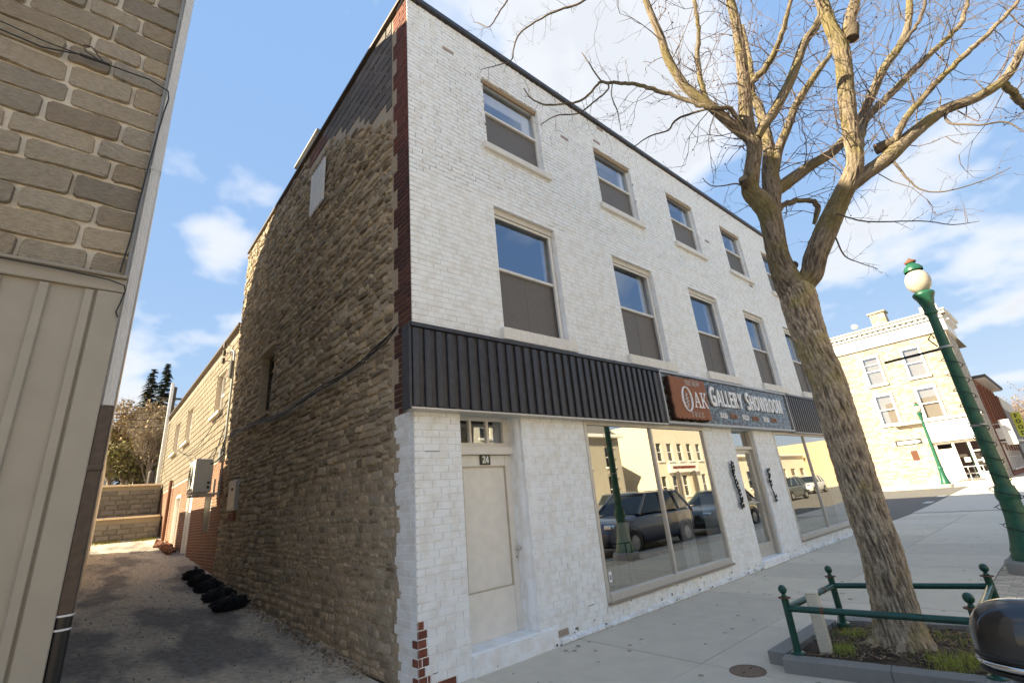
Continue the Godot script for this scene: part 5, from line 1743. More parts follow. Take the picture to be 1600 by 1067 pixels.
# ---------------------------------------------------------------- the street tree
# limbs as joints (x, y, z, radius), trunk first
func limb_table() -> Array:
	return [
	["trunk", [Vector4(3.20,0.06,3.00,0.284), Vector4(3.20,0.15,3.01,0.240), Vector4(3.20,0.31,3.02,0.217), Vector4(3.21,0.59,3.03,0.204), Vector4(3.21,0.88,3.05,0.199), Vector4(3.21,1.18,3.04,0.194), Vector4(3.21,1.89,3.05,0.195), Vector4(3.22,2.51,3.06,0.196), Vector4(3.21,2.89,3.04,0.191), Vector4(3.21,3.23,3.03,0.203), Vector4(3.21,3.53,3.04,0.212), Vector4(3.21,3.66,3.04,0.15), Vector4(3.21,3.76,3.03,0.06)]],
	["limb", [Vector4(3.20,3.42,3.03,0.15), Vector4(3.185,3.62,3.01,0.175), Vector4(3.17,3.80,2.99,0.158), Vector4(3.14,4.04,2.99,0.131), Vector4(3.11,4.53,3.04,0.133), Vector4(3.06,4.74,3.01,0.131), Vector4(3.00,4.92,2.96,0.113), Vector4(2.96,5.16,3.06,0.097), Vector4(2.93,5.40,3.16,0.093), Vector4(2.88,5.58,3.16,0.089), Vector4(2.84,5.86,3.21,0.086), Vector4(2.77,6.22,3.31,0.074), Vector4(2.60,6.78,3.45,0.058), Vector4(2.51,7.26,3.51,0.047), Vector4(2.34,8.20,3.66,0.032)]],
	["limb", [Vector4(2.90,5.47,3.21,0.069), Vector4(2.98,5.66,3.34,0.066), Vector4(3.06,5.77,3.42,0.066), Vector4(3.28,6.23,3.67,0.063), Vector4(3.54,6.81,3.89,0.057), Vector4(3.70,7.10,4.08,0.050), Vector4(3.88,7.70,4.35,0.038)]],
	["limb", [Vector4(2.85,6.06,3.25,0.047), Vector4(2.80,6.16,3.42,0.046), Vector4(2.74,6.16,3.59,0.041), Vector4(2.59,6.23,3.81,0.032), Vector4(2.44,6.47,4.04,0.024), Vector4(2.39,6.80,4.21,0.017)]],
	["limb", [Vector4(2.94,5.45,3.18,0.070), Vector4(2.76,5.63,3.08,0.066), Vector4(2.64,5.76,3.03,0.066), Vector4(2.46,5.95,2.95,0.062), Vector4(2.27,6.23,2.82,0.059), Vector4(2.10,6.62,2.77,0.056), Vector4(2.00,6.92,2.79,0.048), Vector4(1.85,7.42,2.79,0.040), Vector4(1.71,8.07,2.84,0.029)]],
	["limb", [Vector4(2.46,5.95,2.95,0.035), Vector4(2.41,6.25,2.96,0.035), Vector4(2.37,6.56,3.00,0.032), Vector4(2.30,6.86,3.13,0.028), Vector4(2.22,7.26,3.21,0.024), Vector4(2.24,7.77,3.27,0.016)]],
	["limb", [Vector4(3.11,4.48,3.04,0.106), Vector4(3.22,4.73,3.07,0.109), Vector4(3.31,5.04,3.11,0.119), Vector4(3.39,5.33,3.12,0.089), Vector4(3.45,5.55,3.16,0.082), Vector4(3.51,5.81,3.18,0.071), Vector4(3.61,6.41,3.18,0.061), Vector4(3.65,6.72,3.14,0.054), Vector4(3.77,7.28,3.21,0.042), Vector4(3.89,8.10,3.25,0.029)]],
	["limb", [Vector4(3.34,5.08,3.12,0.072), Vector4(3.48,5.54,3.26,0.061), Vector4(3.62,5.86,3.40,0.058), Vector4(3.76,6.21,3.55,0.051), Vector4(3.91,6.49,3.73,0.047), Vector4(4.07,6.77,3.92,0.039), Vector4(4.20,6.96,4.03,0.030), Vector4(4.36,7.42,4.21,0.022)]],
	["limb", [Vector4(3.31,4.94,3.10,0.095), Vector4(3.46,5.04,3.21,0.088), Vector4(3.79,5.30,3.45,0.073), Vector4(4.11,5.53,3.70,0.066), Vector4(4.40,5.89,3.99,0.063), Vector4(4.57,6.29,4.22,0.060), Vector4(4.72,6.66,4.43,0.056), Vector4(4.90,6.99,4.68,0.052), Vector4(5.05,7.37,4.85,0.044), Vector4(5.20,8.07,5.04,0.036)]],
	["limb", [Vector4(3.22,3.36,3.03,0.15), Vector4(3.235,3.57,3.03,0.165), Vector4(3.29,3.68,3.13,0.138), Vector4(3.32,3.77,3.22,0.131), Vector4(3.34,3.95,3.30,0.135), Vector4(3.38,4.24,3.49,0.131), Vector4(3.40,4.42,3.62,0.119), Vector4(3.41,4.61,3.77,0.108), Vector4(3.41,4.74,3.87,0.100), Vector4(3.40,4.89,3.94,0.089), Vector4(3.37,5.24,4.00,0.087), Vector4(3.34,5.72,4.10,0.091), Vector4(3.31,6.07,4.18,0.088), Vector4(3.30,6.26,4.20,0.093), Vector4(3.27,6.55,4.20,0.075), Vector4(3.22,6.92,4.22,0.069), Vector4(3.13,7.33,4.28,0.054)]],
	["limb", [Vector4(3.32,6.21,4.20,0.074), Vector4(3.35,6.40,4.30,0.067), Vector4(3.37,6.62,4.41,0.067), Vector4(3.40,6.84,4.51,0.056), Vector4(3.44,7.23,4.67,0.041)]],
	["limb", [Vector4(3.41,4.59,3.78,0.079), Vector4(3.46,4.66,3.88,0.093), Vector4(3.52,4.72,3.97,0.086), Vector4(3.64,4.84,4.17,0.089), Vector4(3.78,5.02,4.37,0.082), Vector4(3.93,5.18,4.57,0.071), Vector4(4.09,5.31,4.76,0.064), Vector4(4.26,5.36,5.00,0.056), Vector4(4.44,5.52,5.27,0.049), Vector4(4.60,5.87,5.51,0.039), Vector4(4.79,6.39,5.82,0.032)]],
	["limb", [Vector4(3.87,5.17,3.95,0.038), Vector4(4.22,5.75,4.08,0.053), Vector4(4.53,6.17,4.47,0.049), Vector4(4.83,6.54,4.83,0.041), Vector4(5.06,6.79,5.07,0.037), Vector4(5.15,6.95,5.25,0.033), Vector4(5.30,7.31,5.42,0.025), Vector4(5.46,7.70,5.62,0.021)]],
	["limb", [Vector4(3.69,4.90,4.22,0.043), Vector4(3.68,5.18,4.41,0.039), Vector4(3.74,5.36,4.61,0.035), Vector4(3.74,5.47,4.79,0.034), Vector4(3.75,5.60,5.05,0.030), Vector4(3.79,5.68,5.19,0.026), Vector4(3.83,5.77,5.32,0.023), Vector4(3.88,5.91,5.51,0.019), Vector4(3.92,6.10,5.66,0.013)]],
	["limb", [Vector4(4.81,6.82,4.56,0.030), Vector4(4.94,7.09,4.82,0.030), Vector4(4.97,7.26,4.97,0.026), Vector4(5.02,7.64,5.15,0.022)]],
	["limb", [Vector4(2.92,5.50,3.10,0.031), Vector4(2.72,5.64,3.13,0.031), Vector4(2.61,5.82,3.12,0.031), Vector4(2.36,5.84,2.96,0.031), Vector4(2.20,6.07,2.75,0.027), Vector4(2.04,6.31,2.53,0.028), Vector4(1.93,6.52,2.32,0.025), Vector4(1.79,6.75,2.00,0.021), Vector4(1.73,6.71,1.96,0.017), Vector4(1.62,6.56,1.75,0.017), Vector4(1.55,6.67,1.50,0.013), Vector4(1.48,6.85,1.23,0.014), Vector4(1.43,7.11,1.03,0.011), Vector4(1.40,7.36,0.94,0.008)]],
	["limb", [Vector4(1.80,6.71,2.05,0.014), Vector4(1.81,6.60,2.06,0.013), Vector4(1.70,6.47,1.87,0.013), Vector4(1.64,6.44,1.64,0.011), Vector4(1.56,6.61,1.33,0.010), Vector4(1.49,6.61,1.08,0.006)]],
	["limb", [Vector4(1.79,6.75,2.00,0.013), Vector4(1.73,6.90,1.96,0.011), Vector4(1.66,7.16,1.91,0.010), Vector4(1.65,7.33,1.86,0.006)]],
	["limb", [Vector4(1.82,6.64,2.12,0.009), Vector4(1.86,6.51,2.05,0.008), Vector4(1.91,6.27,2.06,0.007), Vector4(1.91,5.96,2.05,0.005)]],
	["limb", [Vector4(2.61,5.84,3.13,0.019), Vector4(2.65,6.05,2.89,0.018), Vector4(2.55,6.14,2.52,0.017), Vector4(2.51,6.04,2.38,0.013), Vector4(2.45,6.09,2.14,0.011), Vector4(2.39,6.05,1.91,0.007)]],
	["limb", [Vector4(1.70,8.20,2.45,0.022), Vector4(1.52,7.91,2.14,0.017), Vector4(1.41,7.94,1.92,0.018), Vector4(1.28,7.99,1.63,0.015), Vector4(1.17,8.02,1.22,0.014), Vector4(1.13,7.82,1.09,0.012), Vector4(1.11,7.63,1.03,0.010), Vector4(1.04,7.73,0.77,0.008), Vector4(0.97,7.87,0.50,0.005)]],
	["limb", [Vector4(1.15,8.95,1.18,0.015), Vector4(1.13,8.83,1.08,0.014), Vector4(1.08,8.71,0.91,0.013), Vector4(1.05,8.60,0.79,0.012), Vector4(1.02,8.60,0.69,0.010), Vector4(0.99,8.80,0.56,0.008), Vector4(0.95,8.94,0.44,0.005)]],
	["limb", [Vector4(3.31,4.56,3.03,0.047), Vector4(3.44,4.77,3.11,0.040), Vector4(3.57,4.83,3.21,0.036), Vector4(3.70,4.83,3.33,0.032), Vector4(3.77,4.77,3.39,0.036), Vector4(3.81,4.65,3.36,0.036), Vector4(3.80,4.54,3.29,0.020)]],
	["limb", [Vector4(4.43,5.48,5.23,0.042), Vector4(4.65,5.47,5.28,0.043), Vector4(4.86,5.43,5.32,0.044), Vector4(5.09,5.37,5.38,0.041), Vector4(5.43,5.28,5.49,0.030)]],
	["limb", [Vector4(3.62,4.83,4.19,0.018), Vector4(3.65,4.40,4.28,0.010), Vector4(3.69,4.24,4.43,0.008), Vector4(3.77,4.21,4.71,0.006), Vector4(3.83,4.25,4.95,0.004)]],
	["limb", [Vector4(3.36,4.39,3.58,0.011), Vector4(3.12,4.02,3.84,0.009), Vector4(3.02,3.75,4.25,0.006), Vector4(2.97,3.59,4.43,0.005), Vector4(3.01,3.55,4.59,0.003)]],
	["limb", [Vector4(3.64,4.20,3.48,0.011), Vector4(3.65,3.94,3.50,0.009), Vector4(3.67,3.80,3.61,0.006), Vector4(3.71,3.68,3.73,0.004)]],
	["limb", [Vector4(4.10,5.36,4.81,0.018), Vector4(3.97,5.10,4.71,0.014), Vector4(3.92,4.87,4.90,0.011), Vector4(3.97,4.80,5.07,0.010), Vector4(3.99,4.62,5.15,0.006)]],
	["limb", [Vector4(2.98,4.92,2.96,0.013), Vector4(2.76,4.95,2.90,0.011), Vector4(2.63,4.93,2.80,0.009), Vector4(2.50,4.94,2.71,0.007), Vector4(2.48,5.08,2.65,0.005)]],
	]

func smooth_path(js: Array, step: float) -> Array:
	# Catmull-Rom through the joints; returns [points, radii]
	var pts := []
	var rads := []
	for k in js.size() - 1:
		var p0: Vector4 = js[maxi(k - 1, 0)]
		var p1: Vector4 = js[k]
		var p2: Vector4 = js[k + 1]
		var p3: Vector4 = js[mini(k + 2, js.size() - 1)]
		var n := maxi(1, int(ceil(Vector3(p1.x, p1.y, p1.z).distance_to(Vector3(p2.x, p2.y, p2.z)) / step)))
		for q in n:
			var t := float(q) / n
			var v := 0.5 * ((2.0 * p1) + (p2 - p0) * t + (2.0 * p0 - 5.0 * p1 + 4.0 * p2 - p3) * t * t + (3.0 * p1 - p0 - 3.0 * p2 + p3) * t * t * t)
			pts.append(Vector3(v.x, v.y, v.z))
			rads.append(v.w * 0.84)
	var l: Vector4 = js[js.size() - 1]
	pts.append(Vector3(l.x, l.y, l.z))
	rads.append(l.w * 0.84)
	return [pts, rads]

var bark_noise := FastNoiseLite.new()

# a limb with furrowed bark
func bark_tube(mb: MB, pts: Array, rads: Array, sides: int, amp: float, flare: bool) -> void:
	var k := pts.size()
	var rows := []
	var cols := []
	var x := ((pts[1] - pts[0]) as Vector3).normalized().cross(Vector3.FORWARD).normalized()
	var along := 0.0
	for j in k:
		var tg: Vector3 = (pts[mini(j + 1, k - 1)] - pts[maxi(j - 1, 0)]).normalized()
		x = (x - tg * x.dot(tg)).normalized()
		var y := tg.cross(x)
		if j > 0: along += (pts[j] as Vector3).distance_to(pts[j - 1])
		for q in sides + 1:
			var a := TAU * (q % sides) / sides
			var nn := x * cos(a) + y * sin(a)
			var r: float = rads[j]
			var s := Vector3(cos(a) * r * 26.0, along * 3.6, sin(a) * r * 26.0)
			var ridge := 1.0 - absf(bark_noise.get_noise_3dv(s + Vector3(0, 0, along * 1.5))) * 2.6
			var fine := bark_noise.get_noise_3dv(s * 2.7)
			var d := (ridge * 0.7 + fine * 0.35) * amp
			if flare:
				var yy: float = (pts[j] as Vector3).y
				r *= 1.0 + 0.55 * exp(-maxf(yy - 0.05, 0.0) * 9.0) * (0.55 + 0.45 * sin(a * 5.0 + 1.0)) + 0.03 * sin(a * 3.0 + yy * 2.0)
			var p: Vector3 = pts[j] + nn * (r + d)
			rows.append(p)
			# bark colour: grey brown, lighter ridges, greenish yellow lichen higher up
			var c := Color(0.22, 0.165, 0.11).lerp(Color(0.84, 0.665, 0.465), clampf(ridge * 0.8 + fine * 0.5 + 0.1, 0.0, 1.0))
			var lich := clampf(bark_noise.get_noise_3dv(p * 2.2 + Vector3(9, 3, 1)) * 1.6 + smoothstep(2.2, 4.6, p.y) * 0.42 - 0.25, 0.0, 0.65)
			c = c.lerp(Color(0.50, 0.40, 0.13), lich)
			cols.append(c if flare else c * 0.52)  # sunlit limbs darkened in colour, shaded trunk kept lighter, to even the light
	# grid wants rows from the top down when columns run counter-clockwise
	mb.grid(rows, sides + 1, Color.WHITE, cols)
	# close the open end
	var n0 := mb.v.size()
	var last := (k - 1) * (sides + 1)
	for q in sides:
		mb.tri(rows[last + q], rows[last + q + 1], pts[k - 1], Color(0.3, 0.25, 0.17))

func street_tree() -> void:
	var root := thing("street_tree", "bare honey locust street tree rising from the fenced kerb planter", "tree", Vector3.ZERO)
	bark_noise.seed = 33
	bark_noise.frequency = 1.0
	bark_noise.fractal_octaves = 3
	var r := rnd(44)
	var tw := MB.new()
	var table := limb_table()
	for e in table:
		var big: float = (e[1][0] as Vector4).w
		var is_trunk: bool = e[0] == "trunk"
		var sp_: Array = smooth_path(e[1], 0.03 if is_trunk else (0.035 if big > 0.1 else 0.05))
		var pts: Array = sp_[0]
		var rads: Array = sp_[1]
		if is_trunk: rads = rads.map(func(q: float) -> float: return q * 0.94)
		# small kinks and knobs on thin limbs
		if big < 0.06:
			for j in range(2, pts.size() - 1):
				pts[j] += Vector3(r.randf_range(-1, 1), r.randf_range(-1, 1), r.randf_range(-1, 1)) * minf(0.008, rads[j] * 0.35)
		var mb := MB.new()
		if big > 0.03:
			var sides := 110 if is_trunk else (64 if big > 0.1 else (36 if big > 0.06 else 20))
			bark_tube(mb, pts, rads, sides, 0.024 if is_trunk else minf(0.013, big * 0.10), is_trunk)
		else:
			mb.tube(pts, rads, 8, Color(0.12, 0.092, 0.07), true)
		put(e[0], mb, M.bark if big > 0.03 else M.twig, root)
		if is_trunk: continue
		# twigs along the limb
		var walked := 0.0
		var nextat := 0.12
		for j in range(1, pts.size() - 1):
			walked += (pts[j] as Vector3).distance_to(pts[j - 1])
			if walked < nextat: continue
			var rad: float = rads[j]
			if rad > 0.085: continue
			nextat = walked + (r.randf_range(0.045, 0.15) if rad > 0.014 else r.randf_range(0.05, 0.13))
			var dir: Vector3 = (pts[j + 1] - pts[j]).normalized()
			var side := dir.cross(Vector3(r.randf_range(-1, 1), r.randf_range(-1, 1), r.randf_range(-1, 1))).normalized()
			var len := r.randf_range(0.18, 0.85) if rad > 0.014 else r.randf_range(0.08, 0.34)
			twig(tw, r, pts[j] + side * rad * 0.7, (dir * r.randf_range(0.1, 0.9) + side).normalized(), len, clampf(rad * 0.22, 0.0028, 0.007), 0)
	put("twigs", tw, M.twig, root, "stuff")
	# sawn stubs, knots
	for s in [[Vector3(3.36, 3.93, 3.02), Vector3(0.6, 0.5, 0.3), 0.05], [Vector3(2.90, 4.98, 2.96), Vector3(-0.75, 0.35, 0.1), 0.055], [Vector3(3.68, 5.02, 4.20), Vector3(0.2, 0.1, 0.9), 0.05], [Vector3(3.33, 6.35, 4.35), Vector3(0.1, 0.9, 0.3), 0.055], [Vector3(3.40, 4.42, 3.03), Vector3(0.9, 0.1, -0.2), 0.032]]:
		var st := MB.new()
		var d: Vector3 = (s[1] as Vector3).normalized()
		st.tube([s[0] - d * 0.10, s[0] + d * 0.05, s[0] + d * 0.085], [s[2] * 1.25, s[2] * 1.1, s[2] * 0.95], 16, Color(0.17, 0.13, 0.09))
		st.tube([s[0] + d * 0.08, s[0] + d * 0.088], [s[2] * 0.85, s[2] * 0.8], 16, Color(0.36, 0.28, 0.19))
		put("pruned_stub", st, M.bark, root)

func twig(mb: MB, r: RandomNumberGenerator, p: Vector3, d: Vector3, len: float, rad: float, depth: int) -> void:
	var n := 4 if len > 0.3 else 3
	var pts := [p]
	var rads := [rad]
	var dd := d
	for k in n:
		dd = (dd + Vector3(r.randf_range(-1, 1), r.randf_range(-1, 1) + 0.05, r.randf_range(-1, 1)) * 0.42).normalized()
		p += dd * len / n
		pts.append(p)
		rads.append(rad * (1.0 - 0.7 * (k + 1) / n))
		if depth < 2 and r.randf() < (0.75 if depth == 0 else 0.45):
			var sd := (dd + Vector3(r.randf_range(-1, 1), r.randf_range(-1, 1), r.randf_range(-1, 1)) * 1.1).normalized()
			twig(mb, r, p, sd, len * r.randf_range(0.35, 0.65), rad * 0.62, depth + 1)
	var k2 := r.randf_range(0.75, 1.3)
	mb.tube(pts, rads, 4, Color(0.145, 0.105, 0.082) * k2, false)
	if depth > 0 and r.randf() < 0.3:
		mb.box(p, Vector3.ONE * rad * 3.0, Color(0.16, 0.09, 0.06))

# ---------------------------------------------------------------- planter round the tree
func planter() -> void:
	var A := Vector3(2.47, 0, 2.27)
	var B := Vector3(3.82, 0, 2.29)
	var C := Vector3(4.24, 0, 3.80)
	var D := Vector3(2.74, 0, 3.80)
	var root := thing("planter_kerb", "low grey granite kerb framing the tree planter", "kerb", Vector3.ZERO)
	var r := rnd(70)
	var edges := [[A, B], [B, C], [C, D], [D, A]]
	for e in edges:
		var a: Vector3 = e[0]
		var b: Vector3 = e[1]
		var u := (b - a).normalized()
		var inw := u.cross(Vector3.UP) * -1.0
		# rough sided granite: split faces vary along the stone
		var ln := a.distance_to(b)
		var n := 1 if ln < 1.4 else 2
		for q in n:
			var mb := MB.new()
			var k := 30
			var s0 := ln * q / n + 0.003
			var s1 := ln * (q + 1) / n - 0.003
			for j in k:
				var t0 := lerpf(s0, s1, float(j) / k)
				var t1 := lerpf(s0, s1, float(j + 1) / k)
				var o := r.randf_range(-0.006, 0.006)
				var c := Color.WHITE * r.randf_range(0.96, 1.02)
				mb.box(a + u * (t0 + t1) / 2 + inw * (0.08 - o / 2) + Vector3(0, 0.0375, 0), Vector3(t1 - t0, 0.135, 0.16 + o), c, Basis(u, Vector3.UP, -inw * -1.0).orthonormalized())
			put("granite_block", mb, M.kerb_stone, root)
	# soil and mulch
	var so := MB.new()
	var pts := []
	var cols := []
	var nn := 70
	for j in nn + 1:
		for q in nn + 1:
			var u := float(q) / nn
			var v := 1.0 - float(j) / nn
			var p := A.lerp(B, u).lerp(D.lerp(C, u), 1.0 - v) if false else (D.lerp(C, u)).lerp(A.lerp(B, u), 1.0 - v)
			var dt := Vector2(p.x - 3.2, p.z - 3.0).length()
			p.y = 0.055 + 0.07 * exp(-dt * dt * 5.0) + gn.get_noise_2d(p.x * 6.0, p.z * 6.0) * 0.03 + gn.get_noise_2d(p.x * 30.0, p.z * 30.0) * 0.012
			pts.append(p)
			var t := clampf(gn.get_noise_2d(p.x * 3.0 + 7.0, p.z * 3.0) + 0.5, 0, 1)
			cols.append(Color(0.15, 0.108, 0.075).lerp(Color(0.30, 0.215, 0.14), t))
	var flip := []
	var fc := []
	for j in nn + 1:
		for q in nn + 1:
			flip.append(pts[(nn - j) * (nn + 1) + q]); fc.append(cols[(nn - j) * (nn + 1) + q])
	so.grid(flip if (pts[0] as Vector3).z < (pts[nn * (nn + 1)] as Vector3).z else pts, nn + 1, Color.WHITE, fc if (pts[0] as Vector3).z < (pts[nn * (nn + 1)] as Vector3).z else cols)
	structure("planter_soil", so, M.soil)
	var inside := func() -> Vector3:
		var u := r.randf_range(0.1, 0.93)
		var v := r.randf_range(0.1, 0.93)
		return (A.lerp(B, u)).lerp(D.lerp(C, u), v)
	var mu := MB.new()
	for k in 1600:
		var p: Vector3 = inside.call()
		var dt := Vector2(p.x - 3.2, p.z - 3.0).length()
		p.y = 0.062 + 0.07 * exp(-dt * dt * 5.0) + r.randf() * 0.025
		var c := Color(0.34, 0.235, 0.14) * r.randf_range(0.35, 1.6)
		mu.box(p, Vector3(r.randf_range(0.01, 0.05), 0.004, r.randf_range(0.004, 0.012)), c, Basis.from_euler(Vector3(r.randf_range(-0.5, 0.5), r.randf() * TAU, r.randf_range(-0.4, 0.4))))
	put("mulch", mu, M.brick, self, "stuff")
	# bright grass tufts
	var gr := MB.new()
	for tf in [[Vector2(2.86, 2.62), 0.10, 520], [Vector2(3.4, 2.55), 0.13, 420], [Vector2(2.90, 3.35), 0.14, 700], [Vector2(3.05, 3.5), 0.12, 420], [Vector2(3.8, 3.0), 0.2, 260], [Vector2(3.6, 3.4), 0.25, 240]]:
		for k in int(tf[2] * 0.6):
			var p2: Vector2 = tf[0] + Vector2(r.randfn(), r.randfn()) * tf[1] * 0.6
			var dt := Vector2(p2.x - 3.2, p2.y - 3.0).length()
			var p := Vector3(p2.x, 0.055 + 0.07 * exp(-dt * dt * 5.0), p2.y)
			var h := r.randf_range(0.025, 0.085)
			var a := r.randf() * TAU
			var d := Vector3(cos(a), 0, sin(a)) * 0.0025
			var lean := Vector3(r.randf_range(-1, 1), 0, r.randf_range(-1, 1)) * h * 0.6
			var c := Color(0.30, 0.38, 0.05).lerp(Color(0.52, 0.50, 0.12), r.randf())
			gr.quad(p - d, p + d, p + d * 0.6 + lean * 0.4 + Vector3.UP * h * 0.6, p - d * 0.6 + lean * 0.4 + Vector3.UP * h * 0.6, c)
			gr.tri(p - d * 0.6 + lean * 0.4 + Vector3.UP * h * 0.6, p + d * 0.6 + lean * 0.4 + Vector3.UP * h * 0.6, p + lean + Vector3.UP * h, c)
	put("grass_tufts", gr, M.plant, self, "stuff")
	# green pipe guard
	var gd := thing("tree_guard", "dark green pipe guard rail with ball topped posts round the planter", "railing", Vector3.ZERO)
	var posts := [Vector3(2.53, 0.10, 2.36), Vector3(3.70, 0.10, 2.39), Vector3(4.11, 0.10, 3.60), Vector3(2.68, 0.10, 3.65)]
	for p: Vector3 in posts:
		var pm := MB.new()
		pm.lathe([Vector2(0.062, -0.02), Vector2(0.062, 0.012), Vector2(0.055, 0.018), Vector2(0.033, 0.022), Vector2(0.031, 0.03), Vector2(0.031, 0.445), Vector2(0.029, 0.452), Vector2(0.0, 0.454)], p, 20)
		var post := put("post", pm, M.green_paint, gd)
		var cl := MB.new()
		cl.lathe([Vector2(0.0, 0.449), Vector2(0.052, 0.450), Vector2(0.054, 0.454), Vector2(0.052, 0.458), Vector2(0.0, 0.459)], p, 20, Color(3.0, 2.2, 1.5))
		put("collar", cl, M.rust, post)
		var fi := MB.new()
		var pr := [Vector2(0.0, 0.455), Vector2(0.028, 0.456), Vector2(0.024, 0.468), Vector2(0.018, 0.476), Vector2(0.02, 0.482)]
		for q in 11:
			var a := lerpf(-0.42, 0.5, q / 10.0) * PI
			pr.append(Vector2(maxf(0.0005, 0.036 * cos(a)), 0.522 + 0.040 * sin(a)))
		fi.lathe(pr, p, 18)
		put("finial", fi, M.green_paint, post)
	for k in 4:
		var a: Vector3 = posts[k] + Vector3(0, 0.365, 0)
		var b: Vector3 = posts[(k + 1) % 4] + Vector3(0, 0.365, 0)
		var rm := MB.new()
		rm.tube([a, b], [0.027], 18)
		put("rail", rm, M.green_paint if k != 3 else M.green_paint, gd)
		if k == 3 or k == 0:
			var fx := a.lerp(b, 0.78 if k == 3 else 0.75)
			var rs := MB.new()
			var dn := (b - a).normalized()
			rs.tube([fx - dn * 0.012, fx + dn * 0.012], [0.029], 16)
			put("rust_ring", rs, M.rust, gd)
	# squat stone post
	var sp3 := thing("stone_post", "short weathered cream stone post beside the guard rail", "post", Vector3(2.80, 0.05, 2.50), 0.25)
	var sm := MB.new()
	sm.box(Vector3(0, 0.245, 0), Vector3(0.125, 0.53, 0.10), Color(0.95, 0.88, 0.74), Basis(), 0.012)
	put("shaft", sm, M.sill_stone, sp3)
	put("cap", one_box(Vector3(0, 0.512, 0), Vector3(0.132, 0.03, 0.107), 0.01, Color(0.92, 0.86, 0.72)), M.sill_stone, sp3)

# ---------------------------------------------------------------- lamps, cover
func lamp_post(label: String, at: Vector3, seed_no: int, arm: bool) -> Node3D:
	var root := thing("street_lamp", label, "street lamp", at, 0.0, "green globe street lamps")
	var ba := MB.new()
	ba.lathe([Vector2(0.33, -0.1), Vector2(0.33, 0.14), Vector2(0.31, 0.17), Vector2(0.0, 0.175)], Vector3.ZERO, 24)
	put("stone_base", ba, M.kerb_stone, root)
	var pm := MB.new()
	pm.lathe([Vector2(0.235, 0.17), Vector2(0.24, 0.22), Vector2(0.22, 0.26), Vector2(0.225, 0.30), Vector2(0.20, 0.36), Vector2(0.17, 0.50), Vector2(0.135, 0.75), Vector2(0.122, 0.98), Vector2(0.138, 1.02), Vector2(0.142, 1.06), Vector2(0.138, 1.10), Vector2(0.125, 1.14), Vector2(0.118, 1.2)], Vector3.ZERO, 28, Color.WHITE, 0.02)
	put("base_casting", pm, M.lamp_green, root)
	var sh := MB.new()
	sh.lathe([Vector2(0.098, 1.18), Vector2(0.086, 2.4), Vector2(0.072, 3.6), Vector2(0.064, 4.05)], Vector3.ZERO, 36, Color.WHITE, 0.07)
	put("shaft", sh, M.lamp_green, root)
	var cp := MB.new()
	cp.lathe([Vector2(0.083, 4.03), Vector2(0.098, 4.06), Vector2(0.085, 4.10), Vector2(0.09, 4.2), Vector2(0.12, 4.32), Vector2(0.15, 4.38), Vector2(0.155, 4.42), Vector2(0.13, 4.45), Vector2(0.0, 4.455)], Vector3.ZERO, 24)
	put("capital", cp, M.lamp_green, root)
	var gl := MB.new()
	var pr := []
	for q in 19:
		var a := lerpf(-0.43, 0.36, q / 18.0) * PI
		pr.append(Vector2(0.18 * cos(a), 4.66 + 0.225 * sin(a)))
	gl.lathe(pr, Vector3.ZERO, 32)
	put("globe", gl, M.globe, root)
	var cap := MB.new()
	cap.lathe([Vector2(0.135, 4.86), Vector2(0.14, 4.90), Vector2(0.11, 4.955), Vector2(0.075, 4.985), Vector2(0.06, 5.02), Vector2(0.0, 5.025)], Vector3.ZERO, 20)
	put("globe_cap", cap, M.lamp_green, root)
	var fi := MB.new()
	fi.lathe([Vector2(0.07, 5.02), Vector2(0.09, 5.045), Vector2(0.05, 5.08), Vector2(0.025, 5.10), Vector2(0.0, 5.13)], Vector3.ZERO, 16)
	put("finial", fi, M.rust, root)
	if arm:
		var am := MB.new()
		am.tube([Vector3(0, 3.42, -0.05), Vector3(0, 3.40, -0.86)], [0.022], 10)
		var bar := put("banner_arm", am, M.cable, root)
		var br := MB.new()
		br.tube([Vector3(0, 3.47, -0.09), Vector3(0, 3.62, -0.17), Vector3(0, 3.70, -0.11), Vector3(0, 3.62, -0.09)], [0.012], 6)
		put("arm_brace", br, M.rust, bar)
		for q in 2:
			var st := MB.new()
			var y0: float = [3.43, 2.12][q]
			st.lathe([Vector2(0.099, y0 - 0.018), Vector2(0.103, y0), Vector2(0.099, y0 + 0.018)], Vector3.ZERO, 20)
			put("steel_band", st, M.galvanised, root)
		# wire of little lights wound round the shaft
		var wp := []
		var r := rnd(seed_no)
		var ln := MB.new()
		for q in 260:
			var f := q / 259.0
			var y := lerpf(0.45, 3.3, f)
			var a := f * TAU * 11.0
			var rad := 0.115 if y > 1.2 else 0.165 + 0.02 * (1.2 - y)
			wp.append(Vector3(cos(a) * rad, y, sin(a) * rad))
			if q % 6 == 0:
				var d := Vector3(cos(a), r.randf_range(-0.5, 0.5), sin(a)).normalized()
				ln.tube([wp[q], wp[q] + d * 0.045], [0.006, 0.004], 5)
		ln.tube(wp, [0.006], 5)
		put("light_string", ln, M.cable, root, "stuff")
	return root

